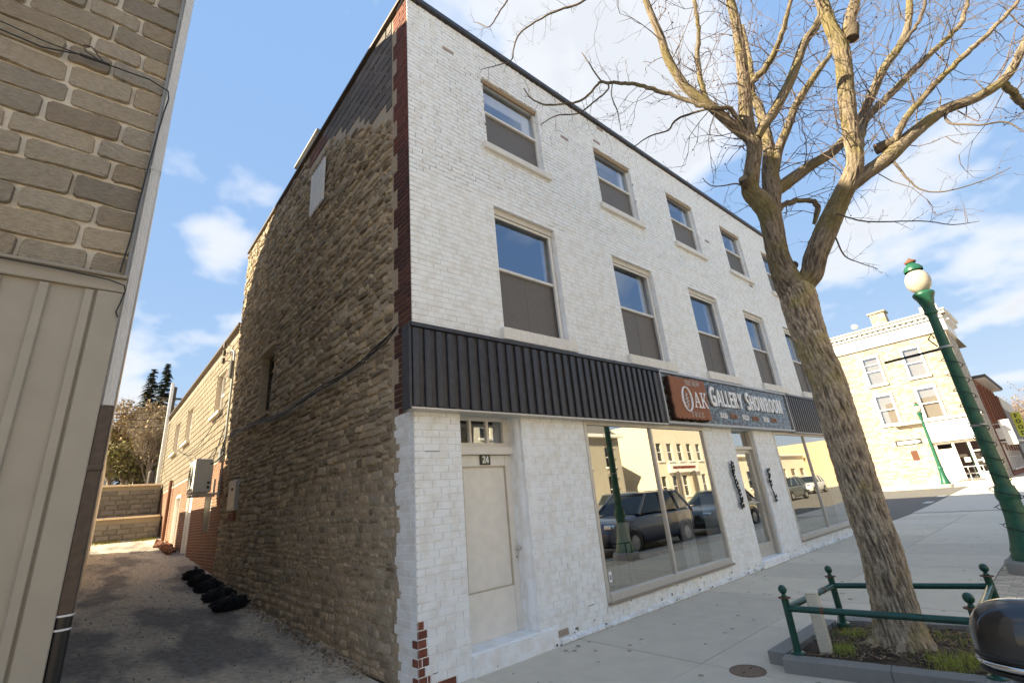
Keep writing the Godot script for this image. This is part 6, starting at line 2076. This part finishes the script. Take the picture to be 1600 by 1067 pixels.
func street_things() -> void:
	lamp_post("near green lamp post with black banner arm and wound light string", Vector3(8.0, 0.0, 3.63), 5, true)
	lamp_post("far green lamp post on the sunny corner before the stone building", Vector3(35.6, 0.26, -1.1), 6, false)
	var mh := thing("manhole_cover", "small round rusty brown utility cover set in the pavement", "manhole cover", Vector3(2.19, 0.0, 2.03))
	var rim := MB.new()
	rim.lathe([Vector2(0.155, -0.01), Vector2(0.155, 0.006), Vector2(0.15, 0.009), Vector2(0.137, 0.009), Vector2(0.135, 0.004)], Vector3.ZERO, 36, Color(1.5, 1.4, 1.2))
	put("rim", rim, M.iron, mh)
	var lid := MB.new()
	lid.lathe([Vector2(0.134, 0.003), Vector2(0.125, 0.007), Vector2(0.10, 0.006), Vector2(0.06, 0.008), Vector2(0.0, 0.0075)], Vector3.ZERO, 36)
	put("lid", lid, M.iron, mh)
	var stn := MB.new()
	var rs := rnd(91)
	for q in 170:
		var px := rs.randf_range(0.2, 16.0)
		var pz := rs.randf_range(0.15, 3.1)
		if px > 2.3 and px < 4.4 and pz > 2.1: continue
		var rr := rs.randf_range(0.008, 0.026)
		var pts := []
		for k in 9: pts.append(Vector3(px + cos(TAU * k / 9.0) * rr * rs.randf_range(0.7, 1.4), 0.0045, pz + sin(TAU * k / 9.0) * rr * rs.randf_range(0.7, 1.4)))
		for k in range(1, 8): stn.tri(pts[0], pts[k + 1], pts[k], Color(0.5, 0.47, 0.43) * rs.randf_range(0.6, 1.3))
	for q in 5:
		var p := Vector3(rs.randf_range(0.8, 10.0), 0.0045, rs.randf_range(0.2, 1.4))
		var d := Vector3(rs.randf_range(-0.3, 0.3), 0, 1.0).normalized()
		for k in 26:
			var n2 := p + d * 0.06 + Vector3(rs.randf_range(-0.02, 0.02), 0, 0)
			if n2.z > 3.1 or (n2.x > 2.3 and n2.x < 4.4 and n2.z > 2.1): break
			var w := Vector3(0.0022, 0, 0)
			stn.quad(p + w, n2 + w, n2 - w, p - w, Color(0.25, 0.24, 0.22))
			p = n2
	put("pavement_stains", stn, M.concrete, self, "stuff")
	for q in 2:
		put("lift_slot", one_box(Vector3(-0.07 + q * 0.14, 0.007, 0.0), Vector3(0.03, 0.006, 0.012), 0.0, Color(0.3, 0.3, 0.3)), M.cable, mh)

# ---------------------------------------------------------------- things on the walls and in the alley
func wall_things() -> void:
	# shop sign
	var sg := thing("shop_sign", "dark glossy shop sign with rust coloured wooden plaque and white gallery lettering", "sign", Vector3(7.73, 2.68, 0.0))
	var o := Vector3(-7.73, -2.68, 0.0)
	put("board", one_box(Vector3(0, 0.475, 0.065), Vector3(5.70, 0.90, 0.09), 0.004), M.sign_face, sg)
	var fr := MB.new()
	fr.box(Vector3(0, 0.945, 0.075), Vector3(5.74, 0.05, 0.14), Color.WHITE, Basis(), 0.006)
	fr.box(Vector3(0, 0.015, 0.075), Vector3(5.74, 0.05, 0.14), Color.WHITE, Basis(), 0.006)
	fr.box(Vector3(-2.85, 0.48, 0.075), Vector3(0.045, 0.88, 0.14), Color.WHITE, Basis(), 0.006)
	fr.box(Vector3(2.85, 0.48, 0.075), Vector3(0.045, 0.88, 0.14), Color.WHITE, Basis(), 0.006)
	put("frame", fr, M.galvanised, sg)
	# live edge plaque
	var r := rnd(6)
	var pl := MB.new()
	var out := PackedVector2Array()
	for q in 24: out.append(Vector2(5.02 + 1.26 * q / 23.0 + 0.0, 2.755 + 0.016 * sin(q * 2.3) + r.randf_range(-0.006, 0.006)))
	for q in 12: out.append(Vector2(6.285 + r.randf_range(-0.005, 0.005), 2.78 + 0.74 * q / 11.0))
	for q in 18: out.append(Vector2(6.28 - 1.25 * q / 17.0, 3.535 + r.randf_range(-0.004, 0.004)))
	for q in 12: out.append(Vector2(5.015 + 0.008 * sin(q * 1.7) + r.randf_range(-0.006, 0.006), 3.52 - 0.74 * q / 11.0))
	var mid := Vector3(5.65, 3.14, 0.215)
	for q in out.size():
		var a: Vector2 = out[q]
		var b: Vector2 = out[(q + 1) % out.size()]
		var am := a.lerp(Vector2(5.65, 3.14), 0.02)
		var bm := b.lerp(Vector2(5.65, 3.14), 0.02)
		pl.quad(Vector3(a.x, a.y, 0.11), Vector3(b.x, b.y, 0.11), Vector3(b.x, b.y, 0.195), Vector3(a.x, a.y, 0.195), Color(0.12, 0.12, 0.12))
		pl.quad(Vector3(a.x, a.y, 0.195), Vector3(b.x, b.y, 0.195), Vector3(bm.x, bm.y, 0.215), Vector3(am.x, am.y, 0.215), Color(0.5, 0.5, 0.5))
		pl.tri(Vector3(am.x, am.y, 0.215), Vector3(bm.x, bm.y, 0.215), mid)
	var plq := put("plaque", pl, M.plaque_wood, sg)
	plq.position = o
	text_on(sg, "plaque_word", "THE NEW", M.line_paint, o + Vector3(5.80, 3.445, 0.215), 0.085, Vector3(0.95, 1, 1), 0.008, Basis(), "Droid Serif", false)
	text_on(sg, "plaque_word", "AK", M.white_letter, o + Vector3(5.99, 3.13, 0.216), 0.30, Vector3(0.86, 1.0, 1), 0.014, Basis(), "Droid Serif", false)
	text_on(sg, "plaque_word", "T R E E", M.line_paint, o + Vector3(5.78, 2.85, 0.215), 0.085, Vector3(1.15, 1, 1), 0.008, Basis(), "Droid Serif", false)
	var ring := MB.new()
	var rp := []
	for q in 33:
		var a := TAU * q / 32.0
		rp.append([Vector3(5.50 + 0.155 * cos(a), 3.13 + 0.225 * sin(a), 0.222), 0.013 + 0.011 * absf(cos(a))])
	ring.tube(rp.map(func(e): return e[0]), rp.map(func(e): return e[1]), 8, Color.WHITE, false)
	var rg := put("plaque_ring", ring, M.white_letter, sg)
	rg.position = o
	var lf := MB.new()
	for q in 9:
		var y := 2.99 + q * 0.03
		var wd := 0.06 * sin(PI * (q + 0.7) / 9.6) + 0.012
		lf.box(Vector3(5.50, y, 0.219), Vector3(wd * 2.0, 0.02, 0.008), Color.WHITE, Basis(Vector3.BACK, 0.35 if q % 2 else -0.35), 0.002)
	lf.box(Vector3(5.50, 3.11, 0.222), Vector3(0.012, 0.30, 0.008))
	var lfi := put("plaque_leaf", lf, M.line_paint, sg)
	lfi.position = o
	# big condensed letters, set one by one
	var x := 6.57
	var big_words := ["GALLERY", "SHOWROOM"]
	for wd in 2:
		var word: String = big_words[wd]
		for q in word.length():
			var ch := word[q]
			var sc := 0.69
			var hgt := 0.345 if q > 0 else 0.41
			var m := text_on(sg, "letter", ch, M.white_letter, Vector3.ZERO, hgt, Vector3(sc, 1.0, 1), 0.03)
			var bb := m.mesh.get_aabb()
			var wch := bb.size.x * sc
			m.position = o + Vector3(x + wch / 2 - bb.get_center().x * sc, 3.265 - bb.get_center().y + (0.02 if q == 0 else 0.0), 0.128)
			x += wch + 0.034
		x += 0.17

	for q in 3:
		text_on(sg, "small_word", "SOLID", M.white_letter, o + Vector3([7.0, 8.0, 9.05][q], 2.91, 0.116), 0.115, Vector3(0.72, 1, 1), 0.012)
		text_on(sg, "small_word", "WOOD", M.brown_letter, o + Vector3([7.46, 8.5, 9.5][q], 2.91, 0.116), 0.105, Vector3(0.72, 1, 1), 0.008)
	# iron vines either side of the door
	for k in 2:
		var vx: float = [7.03, 8.62][k]
		var y0: float = [1.14, 1.16][k]
		var y1: float = [2.02, 1.83][k]
		var vn := thing("iron_vine", ["dark iron leafy vine ornament on the wall left of the shop door", "smaller dark iron vine ornament on the wall right of the shop door"][k], "wall ornament", Vector3(vx, y0, 0.0), 0.0, "iron vines beside the shop door")
		var stp := []
		for q in 14:
			var f := q / 13.0
			stp.append(Vector3(0.03 * sin(f * 7.0 + k) - 0.02 * f, (y1 - y0) * f, 0.035))
		var sm := MB.new()
		sm.tube(stp, [0.012], 6)
		put("stem", sm, M.iron_black if M.has("iron_black") else M.cable, vn)
		var nl: int = [26, 17][k]
		for q in nl:
			var f := (q + 0.3) / nl
			if k == 1 and f > 0.22 and f < 0.42: continue
			var p: Vector3 = stp[int(f * 13)]
			var a := (-1.0 if q % 2 else 1.0) * r.randf_range(0.4, 1.1)
			var d := Vector3(sin(a), cos(a), 0.0)
			var sd := Vector3(cos(a), -sin(a), 0.0)
			var ll := r.randf_range(0.085, 0.13)
			var lm := MB.new()
			var up := Vector3(0, 0, 0.02)
			var pts := [p, p + d * ll * 0.5 + sd * ll * 0.36 + up, p + d * ll + up * 0.5, p + d * ll * 0.5 - sd * ll * 0.36 + up]
			lm.tri(pts[0], pts[1], pts[2]); lm.tri(pts[0], pts[2], pts[3]); lm.tri(pts[0], pts[2], pts[1]); lm.tri(pts[0], pts[3], pts[2])
			put("leaf", lm, M.cable, vn)
		var rt := MB.new()
		for q in 3:
			var a := -PI / 2 + (q - 1) * 1.1
			rt.tube([stp[0], stp[0] + Vector3(cos(a) * 0.08, sin(a) * 0.04 - 0.005, 0)], [0.009, 0.004], 5)
		put("foot", rt, M.cable, vn)
	# cables on the veneer building
	var c1 := MB.new()
	var z := 0.075
	c1.tube([Vector3(-6.5, 5.25, 0.05), Vector3(-3.66, 5.52, z), Vector3(-3.42, 5.505, z), Vector3(-3.19, 5.585, z), Vector3(-3.02, 5.59, z), Vector3(-2.72, 5.61, z), Vector3(-2.575, 5.56, z), Vector3(-2.56, 5.47, z), Vector3(-2.575, 5.3, z), Vector3(-2.60, 4.75, z), Vector3(-2.615, 4.3, z), Vector3(-2.62, 3.95, z), Vector3(-2.64, 3.62, z)], [0.0065], 6)
	c1.tube([Vector3(-6.5, 5.45, 0.05), Vector3(-3.66, 5.60, z), Vector3(-3.42, 5.575, z), Vector3(-3.12, 5.58, z)], [0.005], 6)
	c1.tube([Vector3(-3.06, 5.585, z + 0.012), Vector3(-3.17, 5.63, z + 0.012), Vector3(-3.19, 5.69, z + 0.012), Vector3(-3.14, 5.70, z + 0.012), Vector3(-3.05, 5.595, z + 0.012)], [0.005], 6)
	var sl := MB.new()
	sl.tube([Vector3(-3.2, 5.578, z + 0.004), Vector3(-3.0, 5.592, z + 0.004)], [0.013], 8)
	var cb := put("service_cable", c1, M.cable, self)
	tag(cb, "black service cable with a loop strung across the stone veneer", "cable")
	put("splice_sleeve", sl, M.cable, cb)
	var c2 := MB.new()
	c2.tube([Vector3(-6.5, 3.66, 0.085), Vector3(-3.3, 3.555, 0.085), Vector3(-3.0, 3.55, 0.082), Vector3(-2.7, 3.535, 0.08), Vector3(-2.60, 3.51, 0.075), Vector3(-2.585, 3.47, 0.07), Vector3(-2.60, 3.36, 0.065), Vector3(-2.615, 3.28, 0.065), Vector3(-2.60, 3.24, 0.06)], [0.0055], 6)
	tag(put("service_cable", c2, M.cable, self), "thin black cable along the top of the taupe cladding", "cable")
	# cable along the rubble wall
	var c3 := MB.new()
	var cp := [[9.6, 3.62], [9.35, 3.84], [8.0, 3.80], [6.5, 3.72], [5.4, 3.60], [4.42, 3.52], [3.6, 3.55], [2.77, 3.58], [2.0, 3.53], [1.28, 3.56], [0.8, 3.62], [0.46, 3.66], [0.2, 3.72]]
	for q in 3:
		var pts := []
		for e in cp: pts.append(sp(e[0], e[1] - 0.03 * q + r.randf_range(-0.02, 0.02), 0.075 + 0.012 * q))
		c3.tube(pts, [0.0085], 6)
	tag(put("wall_cable", c3, M.cable, self), "bundle of dark cables running along the rubble wall", "cable")
	for q in 3:
		var c4 := MB.new()
		var pts := []
		var n := 12
		var sa: float = [9.62, 9.66, 9.7][q]
		var sb: float = [16.0, 14.0, 19.0][q]
		for k in n + 1:
			var f := float(k) / n
			pts.append(sp(lerpf(sa, sb, f), lerpf([3.9, 4.2, 4.9][q], [4.3, 4.0, 4.9][q], f) - [0.55, 0.9, 0.7][q] * sin(f * PI), 0.06))
		c4.tube(pts, [0.012], 5)
		tag(put("sagging_cable", c4, M.cable, self), ["upper sagging cable on the annex blocks, ending near its middle window", "lowest sagging cable on the annex blocks", "longest sagging cable reaching the annex's last window"][q], "cable", "sagging cables on the annex")
	# utility cabinet
	var ub := thing("utility_cabinet", "pale grey flat utility cabinet fixed on the rubble wall", "cabinet", sp(7.95, 2.0, 0.06))
	var bas := Basis(SN, Vector3.UP, -SU).orthonormalized()
	put("box", one_box(Vector3(0, 0.32, 0) - SN * 0.03, Vector3(0.09, 0.66, 0.74), 0.012, Color.WHITE, bas), M.galvanised, ub)
	put("door", one_box(SN * 0.02 + Vector3(0, 0.32, 0), Vector3(0.016, 0.58, 0.66), 0.005, Color(1.05, 1.05, 1.05), bas), M.galvanised, ub)
	put("latch", one_box(SN * 0.035 + Vector3(0, 0.45, 0.05), Vector3(0.02, 0.06, 0.03), 0.004, Color(0.3, 0.3, 0.3), bas), M.cable, ub)
	# brick vent under it
	var vb := MB.new()
	vb.box(sp(7.95, 1.86, 0.035), Vector3(0.06, 0.16, 0.5), Color(0.8, 0.7, 0.6), bas)
	put("brick_patch", vb, M.red_brick, ub)
	(ub.get_node("brick_patch") as Node3D).position = -ub.position
	# heat pump on its bracket
	var ac := thing("heat_pump", "pale outdoor heat pump unit on a wall bracket of the annex", "air conditioner", sp(10.0, 2.50, 0.0))
	put("casing", one_box(SN * 0.42 + Vector3(0, 0.43, 0), Vector3(0.38, 0.82, 0.9), 0.02, Color(0.95, 0.93, 0.88), bas), M.white_trim, ac)
	var fanm := MB.new()
	for q in 7:
		var rr := 0.05 + q * 0.045
		var rpts := []
		for k in 25:
			var a := TAU * k / 24.0
			rpts.append(SN * 0.62 + Vector3(0, 0.43 + rr * sin(a), 0) + SU * (rr * cos(a) + 0.1))
		fanm.tube(rpts, [0.006], 4, Color(0.3, 0.3, 0.3), false)
	put("fan_grille", fanm, M.cable, ac)
	for q in 2:
		var vm := MB.new()
		vm.box(SN * (0.30) - SU * 0.452 + Vector3(0, 0.14 + q * 0.11, 0), Vector3(0.06, 0.05, 0.02), Color.WHITE, bas, 0.004)
		put("valve", vm, M.cable, ac)
		var bm := MB.new()
		bm.box(SN * 0.30 + SU * (-0.35 + q * 0.7) + Vector3(0, -0.02, 0), Vector3(0.60, 0.05, 0.05), Color.WHITE, bas, 0.005)
		bm.box(SN * 0.03 + SU * (-0.35 + q * 0.7) + Vector3(0, 0.18, 0), Vector3(0.05, 0.45, 0.05), Color.WHITE, bas, 0.005)
		put("wall_bracket", bm, M.cream_paint, ac)
	var hose := MB.new()
	hose.tube([SN * 0.3 - SU * 0.45 + Vector3(0, 0.7, 0), SN * 0.2 - SU * 0.55 + Vector3(0, 0.75, 0), SN * 0.06 - SU * 0.52 + Vector3(0, 0.95, 0), SN * 0.06 - SU * 0.45 + Vector3(0, 1.2, 0)], [0.02], 6)
	put("pipe", hose, M.cable, ac)
	# garbage bags in a row along the wall
	var labels := ["black garbage bag nearest the street in the row along the rubble wall", "second black garbage bag from the street in the row by the wall", "middle black garbage bag of the row by the wall", "fourth black garbage bag from the street in the row by the wall", "black garbage bag farthest up the alley in the row by the wall"]
	for k in 5:
		var s := 5.7 + k * 0.95 + r.randf_range(-0.1, 0.1)
		var at := sp(s, alley_height(-0.4, -s) - 0.02, 0.38)
		var bg := thing("garbage_bag", labels[k], "garbage bag", at, r.randf_range(-0.3, 0.3), "garbage bags by the rubble wall")
		var nz := FastNoiseLite.new()
		nz.seed = 300 + k
		nz.frequency = 1.0
		nz.fractal_octaves = 3
		var pts := []
		var cols := 64
		var rows2 := 40
		var w := r.randf_range(0.15, 0.20)
		for j in rows2 + 1:
			var v := 1.0 - float(j) / rows2
			for q in cols + 1:
				var a := -TAU * (q % cols) / cols
				var th := v * PI
				var prof := pow(sin(th), 0.7) * (1.0 if v > 0.5 else 1.0)
				var h := (1.0 - cos(th)) * 0.5
				h = pow(1.0 - v if false else 1.0 - (cos(th) * 0.5 + 0.5), 1.0)
				var d := Vector3(cos(a), 0, sin(a))
				var rr := w * prof * (1.0 - 0.35 * (1.0 - h if false else h))
				var p := d * rr + Vector3(0, h * 0.23, 0)
				var fold := nz.get_noise_3d(d.x * 3.0, h * 1.2, d.z * 3.0) * 0.08 + (1.0 - absf(nz.get_noise_3d(d.x * 5.0, h * 1.5 + 5.0, d.z * 5.0)) * 3.0) * 0.028 + nz.get_noise_3d(d.x * 14.0, h * 5.0, d.z * 14.0) * 0.012
				p += d * fold * prof + Vector3(0, fold * 0.4 * prof, 0)
				p.x *= 1.45
				p.z *= 0.9
				p.y = maxf(p.y, 0.0)
				pts.append(p)
		var bm2 := MB.new()
		bm2.grid(pts, cols + 1)
		put("sack", bm2, M.bag_plastic, bg)
		var kn := MB.new()
		kn.tube([Vector3(0, 0.205, 0), Vector3(0.01, 0.24, 0.0), Vector3(0.03, 0.27, 0.02)], [0.045, 0.018, 0.045], 10)
		put("knot", kn, M.bag_plastic, bg)
	# plant stand seen through the shop glass
	var psd := thing("plant_stand", "cream pot on a black metal stand just inside the left shop window", "planter", Vector3(4.15, 0.14, -0.75))
	var pot := MB.new()
	pot.lathe([Vector2(0.0, 0.55), Vector2(0.15, 0.55), Vector2(0.19, 0.95), Vector2(0.20, 1.0), Vector2(0.18, 1.0), Vector2(0.0, 0.96)], Vector3.ZERO, 20)
	put("pot", pot, M.cream_paint, psd)
	for q in 4:
		var lg := MB.new()
		var a := TAU * q / 4.0 + 0.4
		lg.tube([Vector3(cos(a) * 0.16, 0.7, sin(a) * 0.16), Vector3(cos(a) * 0.19, 0.0, sin(a) * 0.19)], [0.012], 6)
		put("leg", lg, M.cable, psd)
	var rg2 := MB.new()
	rg2.lathe([Vector2(0.172, 0.69), Vector2(0.178, 0.7), Vector2(0.172, 0.71)], Vector3.ZERO, 20)
	put("ring", rg2, M.cable, psd)

# ---------------------------------------------------------------- cars (nose towards -x, base at the middle of the footprint)
func car(label: String, at: Vector3, turn: float, paint: Material, tall: float, group := "") -> Node3D:
	var root := thing("parked_car", label, "car", at, turn, group)
	var L := 4.6
	var hw := 0.91
	# side outline of the lower body (x, y) and of the cabin
	var st := []   # stations: x, bottom, shoulder height, half width
	for e in [[-2.30, 0.42, 0.62, 0.62], [-2.22, 0.28, 0.80, 0.80], [-2.0, 0.22, 0.90, 0.88], [-1.5, 0.20, 0.98, 0.91], [-0.95, 0.20, 1.03, 0.92], [-0.3, 0.20, 1.05, 0.92], [0.6, 0.20, 1.06, 0.92], [1.4, 0.20, 1.07, 0.91], [1.95, 0.22, 1.06, 0.88], [2.2, 0.30, 1.0, 0.80], [2.30, 0.42, 0.85, 0.66]]:
		st.append(e)
	var pts := []
	var ring := 17
	for e in st:
		var b: float = e[1]
		var t: float = e[2] * (1.0 + (tall - 1.0) * 0.5)
		var w: float = e[3]
		for q in ring:
			var a := TAU * q / (ring - 1)
			var cx := cos(a)
			var cy := sin(a)
			var px := signf(cx) * pow(absf(cx), 0.42) * w
			var py := (b + t) / 2 + signf(cy) * pow(absf(cy), 0.38) * (t - b) / 2
			pts.append(Vector3(e[0], py, px))
	var bm := MB.new()
	bm.grid(pts, ring)
	# close nose and tail
	for s in [0, st.size() - 1]:
		var c := Vector3(st[s][0] + (-0.03 if s == 0 else 0.03), (st[s][1] + st[s][2]) / 2, 0)
		for q in ring - 1:
			var p1: Vector3 = pts[s * ring + q]
			var p2: Vector3 = pts[s * ring + q + 1]
			if s == 0: bm.tri(p2, p1, c)
			else: bm.tri(p1, p2, c)
	var body := put("body", bm, paint, root)
	# cabin: glass band, roof
	var lo := 1.03 * (1.0 + (tall - 1.0) * 0.5)
	var hi := 1.46 * tall
	var gl := MB.new()
	var b4 := [Vector3(-0.95, lo, 0.84), Vector3(1.95, lo, 0.84), Vector3(1.55, hi, 0.66), Vector3(-0.25, hi, 0.66)]
	var m4 := b4.map(func(p: Vector3): return Vector3(p.x, p.y, -p.z))
	gl.quad(b4[0], b4[1], b4[2], b4[3])
	gl.quad(m4[1], m4[0], m4[3], m4[2])
	gl.quad(m4[0], b4[0], b4[3], m4[3])
	gl.quad(b4[1], m4[1], m4[2], b4[2])
	put("glass", gl, M.car_glass, body)
	var rf := MB.new()
	rf.box(Vector3(0.65, hi + 0.015, 0), Vector3(1.9, 0.06, 1.36), Color.WHITE, Basis(), 0.025)
	put("roof", rf, paint, root)
	for sg in [-1.0, 1.0]:
		var pl := MB.new()
		for q in [[Vector3(-0.98, lo - 0.02, 0.85 * sg), Vector3(-0.27, hi, 0.67 * sg)], [Vector3(0.45, lo - 0.02, 0.86 * sg), Vector3(0.45, hi, 0.67 * sg)], [Vector3(1.25, lo - 0.02, 0.86 * sg), Vector3(1.22, hi, 0.67 * sg)], [Vector3(1.98, lo - 0.02, 0.85 * sg), Vector3(1.57, hi, 0.67 * sg)]]:
			pl.tube(q, [0.04], 6)
		put("pillars", pl, paint, root)
		var rr := MB.new()
		rr.tube([Vector3(-0.2, hi + 0.07, 0.6 * sg), Vector3(1.5, hi + 0.07, 0.6 * sg)], [0.018], 6)
		put("roof_rail", rr, M.galvanised, root)
		for wx in [-1.42, 1.42]:
			var tm := MB.new()
			var pr := [Vector2(0.20, -0.11), Vector2(0.32, -0.11), Vector2(0.345, -0.08), Vector2(0.345, 0.08), Vector2(0.32, 0.11), Vector2(0.20, 0.11)]
			tm.lathe(pr, Vector3.ZERO, 24)
			var wheel := put("wheel", tm, M.tyre, root)
			wheel.transform = Transform3D(Basis(Vector3.RIGHT, PI / 2), Vector3(wx, 0.345, 0.83 * sg))
			var rim := MB.new()
			rim.lathe([Vector2(0.0, 0.105), Vector2(0.06, 0.11), Vector2(0.19, 0.085), Vector2(0.21, 0.11)] if sg > 0 else [Vector2(0.21, -0.11), Vector2(0.19, -0.085), Vector2(0.06, -0.11), Vector2(0.0, -0.105)], Vector3.ZERO, 20)
			put("rim", rim, M.galvanised, wheel)
			var ar := MB.new()
			ar.lathe([Vector2(0.40, -0.02), Vector2(0.40, 0.02)], Vector3.ZERO, 24)
			ar.lathe([Vector2(0.0, 0.012), Vector2(0.40, 0.012)] if sg < 0 else [Vector2(0.40, -0.012), Vector2(0.0, -0.012)], Vector3.ZERO, 24)
			var arch := put("wheel_arch", ar, M.tyre, root)
			arch.transform = Transform3D(Basis(Vector3.RIGHT, PI / 2), Vector3(wx, 0.36, 0.905 * sg))
		put("headlight", one_box(Vector3(-2.16, 0.72 * tall, 0.62 * sg), Vector3(0.2, 0.14, 0.32), 0.04, Color(1.2, 1.2, 1.2)), M.chrome, root)
		put("tail_light", one_box(Vector3(2.2, 0.85 * tall, 0.66 * sg), Vector3(0.14, 0.2, 0.22), 0.04, Color(1.2, 0.15, 0.1)), M.rust, root)
		put("door_handle", one_box(Vector3(0.25, 0.9, 0.925 * sg), Vector3(0.2, 0.03, 0.03), 0.01), M.chrome, root)
	put("grille", one_box(Vector3(-2.31, 0.62, 0), Vector3(0.06, 0.2, 0.8), 0.02), M.black_plastic, root)
	put("bumper", one_box(Vector3(-2.30, 0.40, 0), Vector3(0.12, 0.16, 1.3), 0.04), M.black_plastic, root)
	return root

func side_mirror(root: Node3D, at: Vector3, paint: Material) -> void:
	# housing: rounded shell, flatter at the glass side; built in its own axes (x back, y up, z out)
	var pts := []
	var cols := 36
	var rows := 26
	for j in rows + 1:
		var v := float(j) / rows
		var th := v * PI
		for q in cols + 1:
			var a := TAU * (q % cols) / cols
			var d := Vector3(-cos(th), sin(th) * sin(a), sin(th) * cos(a))
			var p := Vector3(signf(d.x) * pow(absf(d.x), 0.8) * 0.075, signf(d.y) * pow(absf(d.y), 0.72) * 0.122, signf(d.z) * pow(absf(d.z), 0.75) * 0.14)
			if d.x > 0: p.x *= 0.35
			if d.y < 0: p.y *= lerpf(1.15, 0.42, clampf((1.0 - d.z) * 0.5, 0.0, 1.0))
			pts.append(p)
	var sh := MB.new()
	sh.grid(pts, cols + 1)
	var shell := put("side_mirror", sh, paint, root)
	shell.position = at
	var tr := MB.new()
	var tp := []
	for q in 21:
		var a := lerpf(-0.15, -0.92, q / 20.0) * PI
		tp.append(Vector3(-0.028, sin(a) * 0.124 * lerpf(1.15, 0.42, clampf((1.0 - cos(a)) * 0.5, 0.0, 1.0)), cos(a) * 0.142))
	tr.tube(tp, [0.007], 8)
	put("mirror_trim", tr, M.galvanised, shell)
	var lens := MB.new()
	var lp := []
	var lr := []
	for q in 25:
		var u := lerpf(-1.25, 1.25, q / 24.0)
		var a2 := (PI - 0.12) if u < 0 else 0.12
		var th := absf(u)
		var d := Vector3(-cos(th), -0.10 - 0.05 * cos(th), sin(th) * (-1.0 if u < 0 else 1.0))
		lp.append(Vector3(-pow(absf(d.x), 0.8) * 0.0765, d.y * 0.17, signf(d.z) * pow(absf(d.z), 0.75) * 0.141))
		lr.append(0.0085 * (1.0 - 0.6 * pow(absf(u) / 1.25, 3.0)))
	lens.tube(lp, lr, 8)
	put("signal_lens", lens, M.chrome, shell)
	var seam := MB.new()
	seam.tube(lp.map(func(p: Vector3): return p * Vector3(0.985, 1, 0.985) + Vector3(0, 0.016, 0)), [0.006], 6)
	seam.tube(lp.map(func(p: Vector3): return p * Vector3(0.985, 1, 0.985) - Vector3(0, 0.016, 0)), [0.006], 6)
	put("lens_surround", seam, M.black_plastic, shell)
	var gm := MB.new()
	gm.lathe([Vector2(0.0, 0.0), Vector2(0.075, 0.002)], Vector3.ZERO, 24)
	var glass := put("mirror_glass", gm, M.chrome, shell)
	glass.transform = Transform3D(Basis(Vector3.FORWARD, PI / 2) * Basis.from_scale(Vector3(1, 1, 1.55)), Vector3(0.024, 0, 0))
	var fm := MB.new()
	fm.box(Vector3(0.0, -0.14, 0.10), Vector3(0.07, 0.05, 0.16), Color(0.9, 0.85, 0.75), Basis(Vector3.RIGHT, -0.3), 0.015)
	put("mirror_foot", fm, M.cream_paint, shell)

func cars() -> void:
	var c1 := car("glossy black car at the near kerb whose wing mirror shows at the lower right", Vector3(0.05, -0.12, 5.36), 0.0, M.paint_black, 1.12, "cars parked along the near kerb")
	side_mirror(c1, Vector3(-0.70, 1.262, -1.022), M.paint_black)
	car("dark navy car parked at the kerb, mirrored in the left shop window", Vector3(11.0, -0.12, 5.36), 0.0, M.paint_navy, 1.12, "cars parked along the near kerb")
	car("grey green car parked behind the navy one, mirrored at the window's right", Vector3(16.6, -0.12, 5.36), 0.0, M.paint_green, 1.0, "cars parked along the near kerb")
	car("dark grey car at the kerb across the street facing the cream shop", Vector3(24.0, -0.12, 15.5), PI, M.paint_grey, 1.15, "cars across the street")
	car("dark car farther along the street, mirrored in the right shop window", Vector3(40.0, -0.12, 11.6), 0.0, M.paint_grey, 1.15, "cars across the street")
	car("white car far along the street, mirrored in the right shop window", Vector3(53.0, -0.12, 14.2), 0.0, M.paint_white, 1.15, "cars across the street")
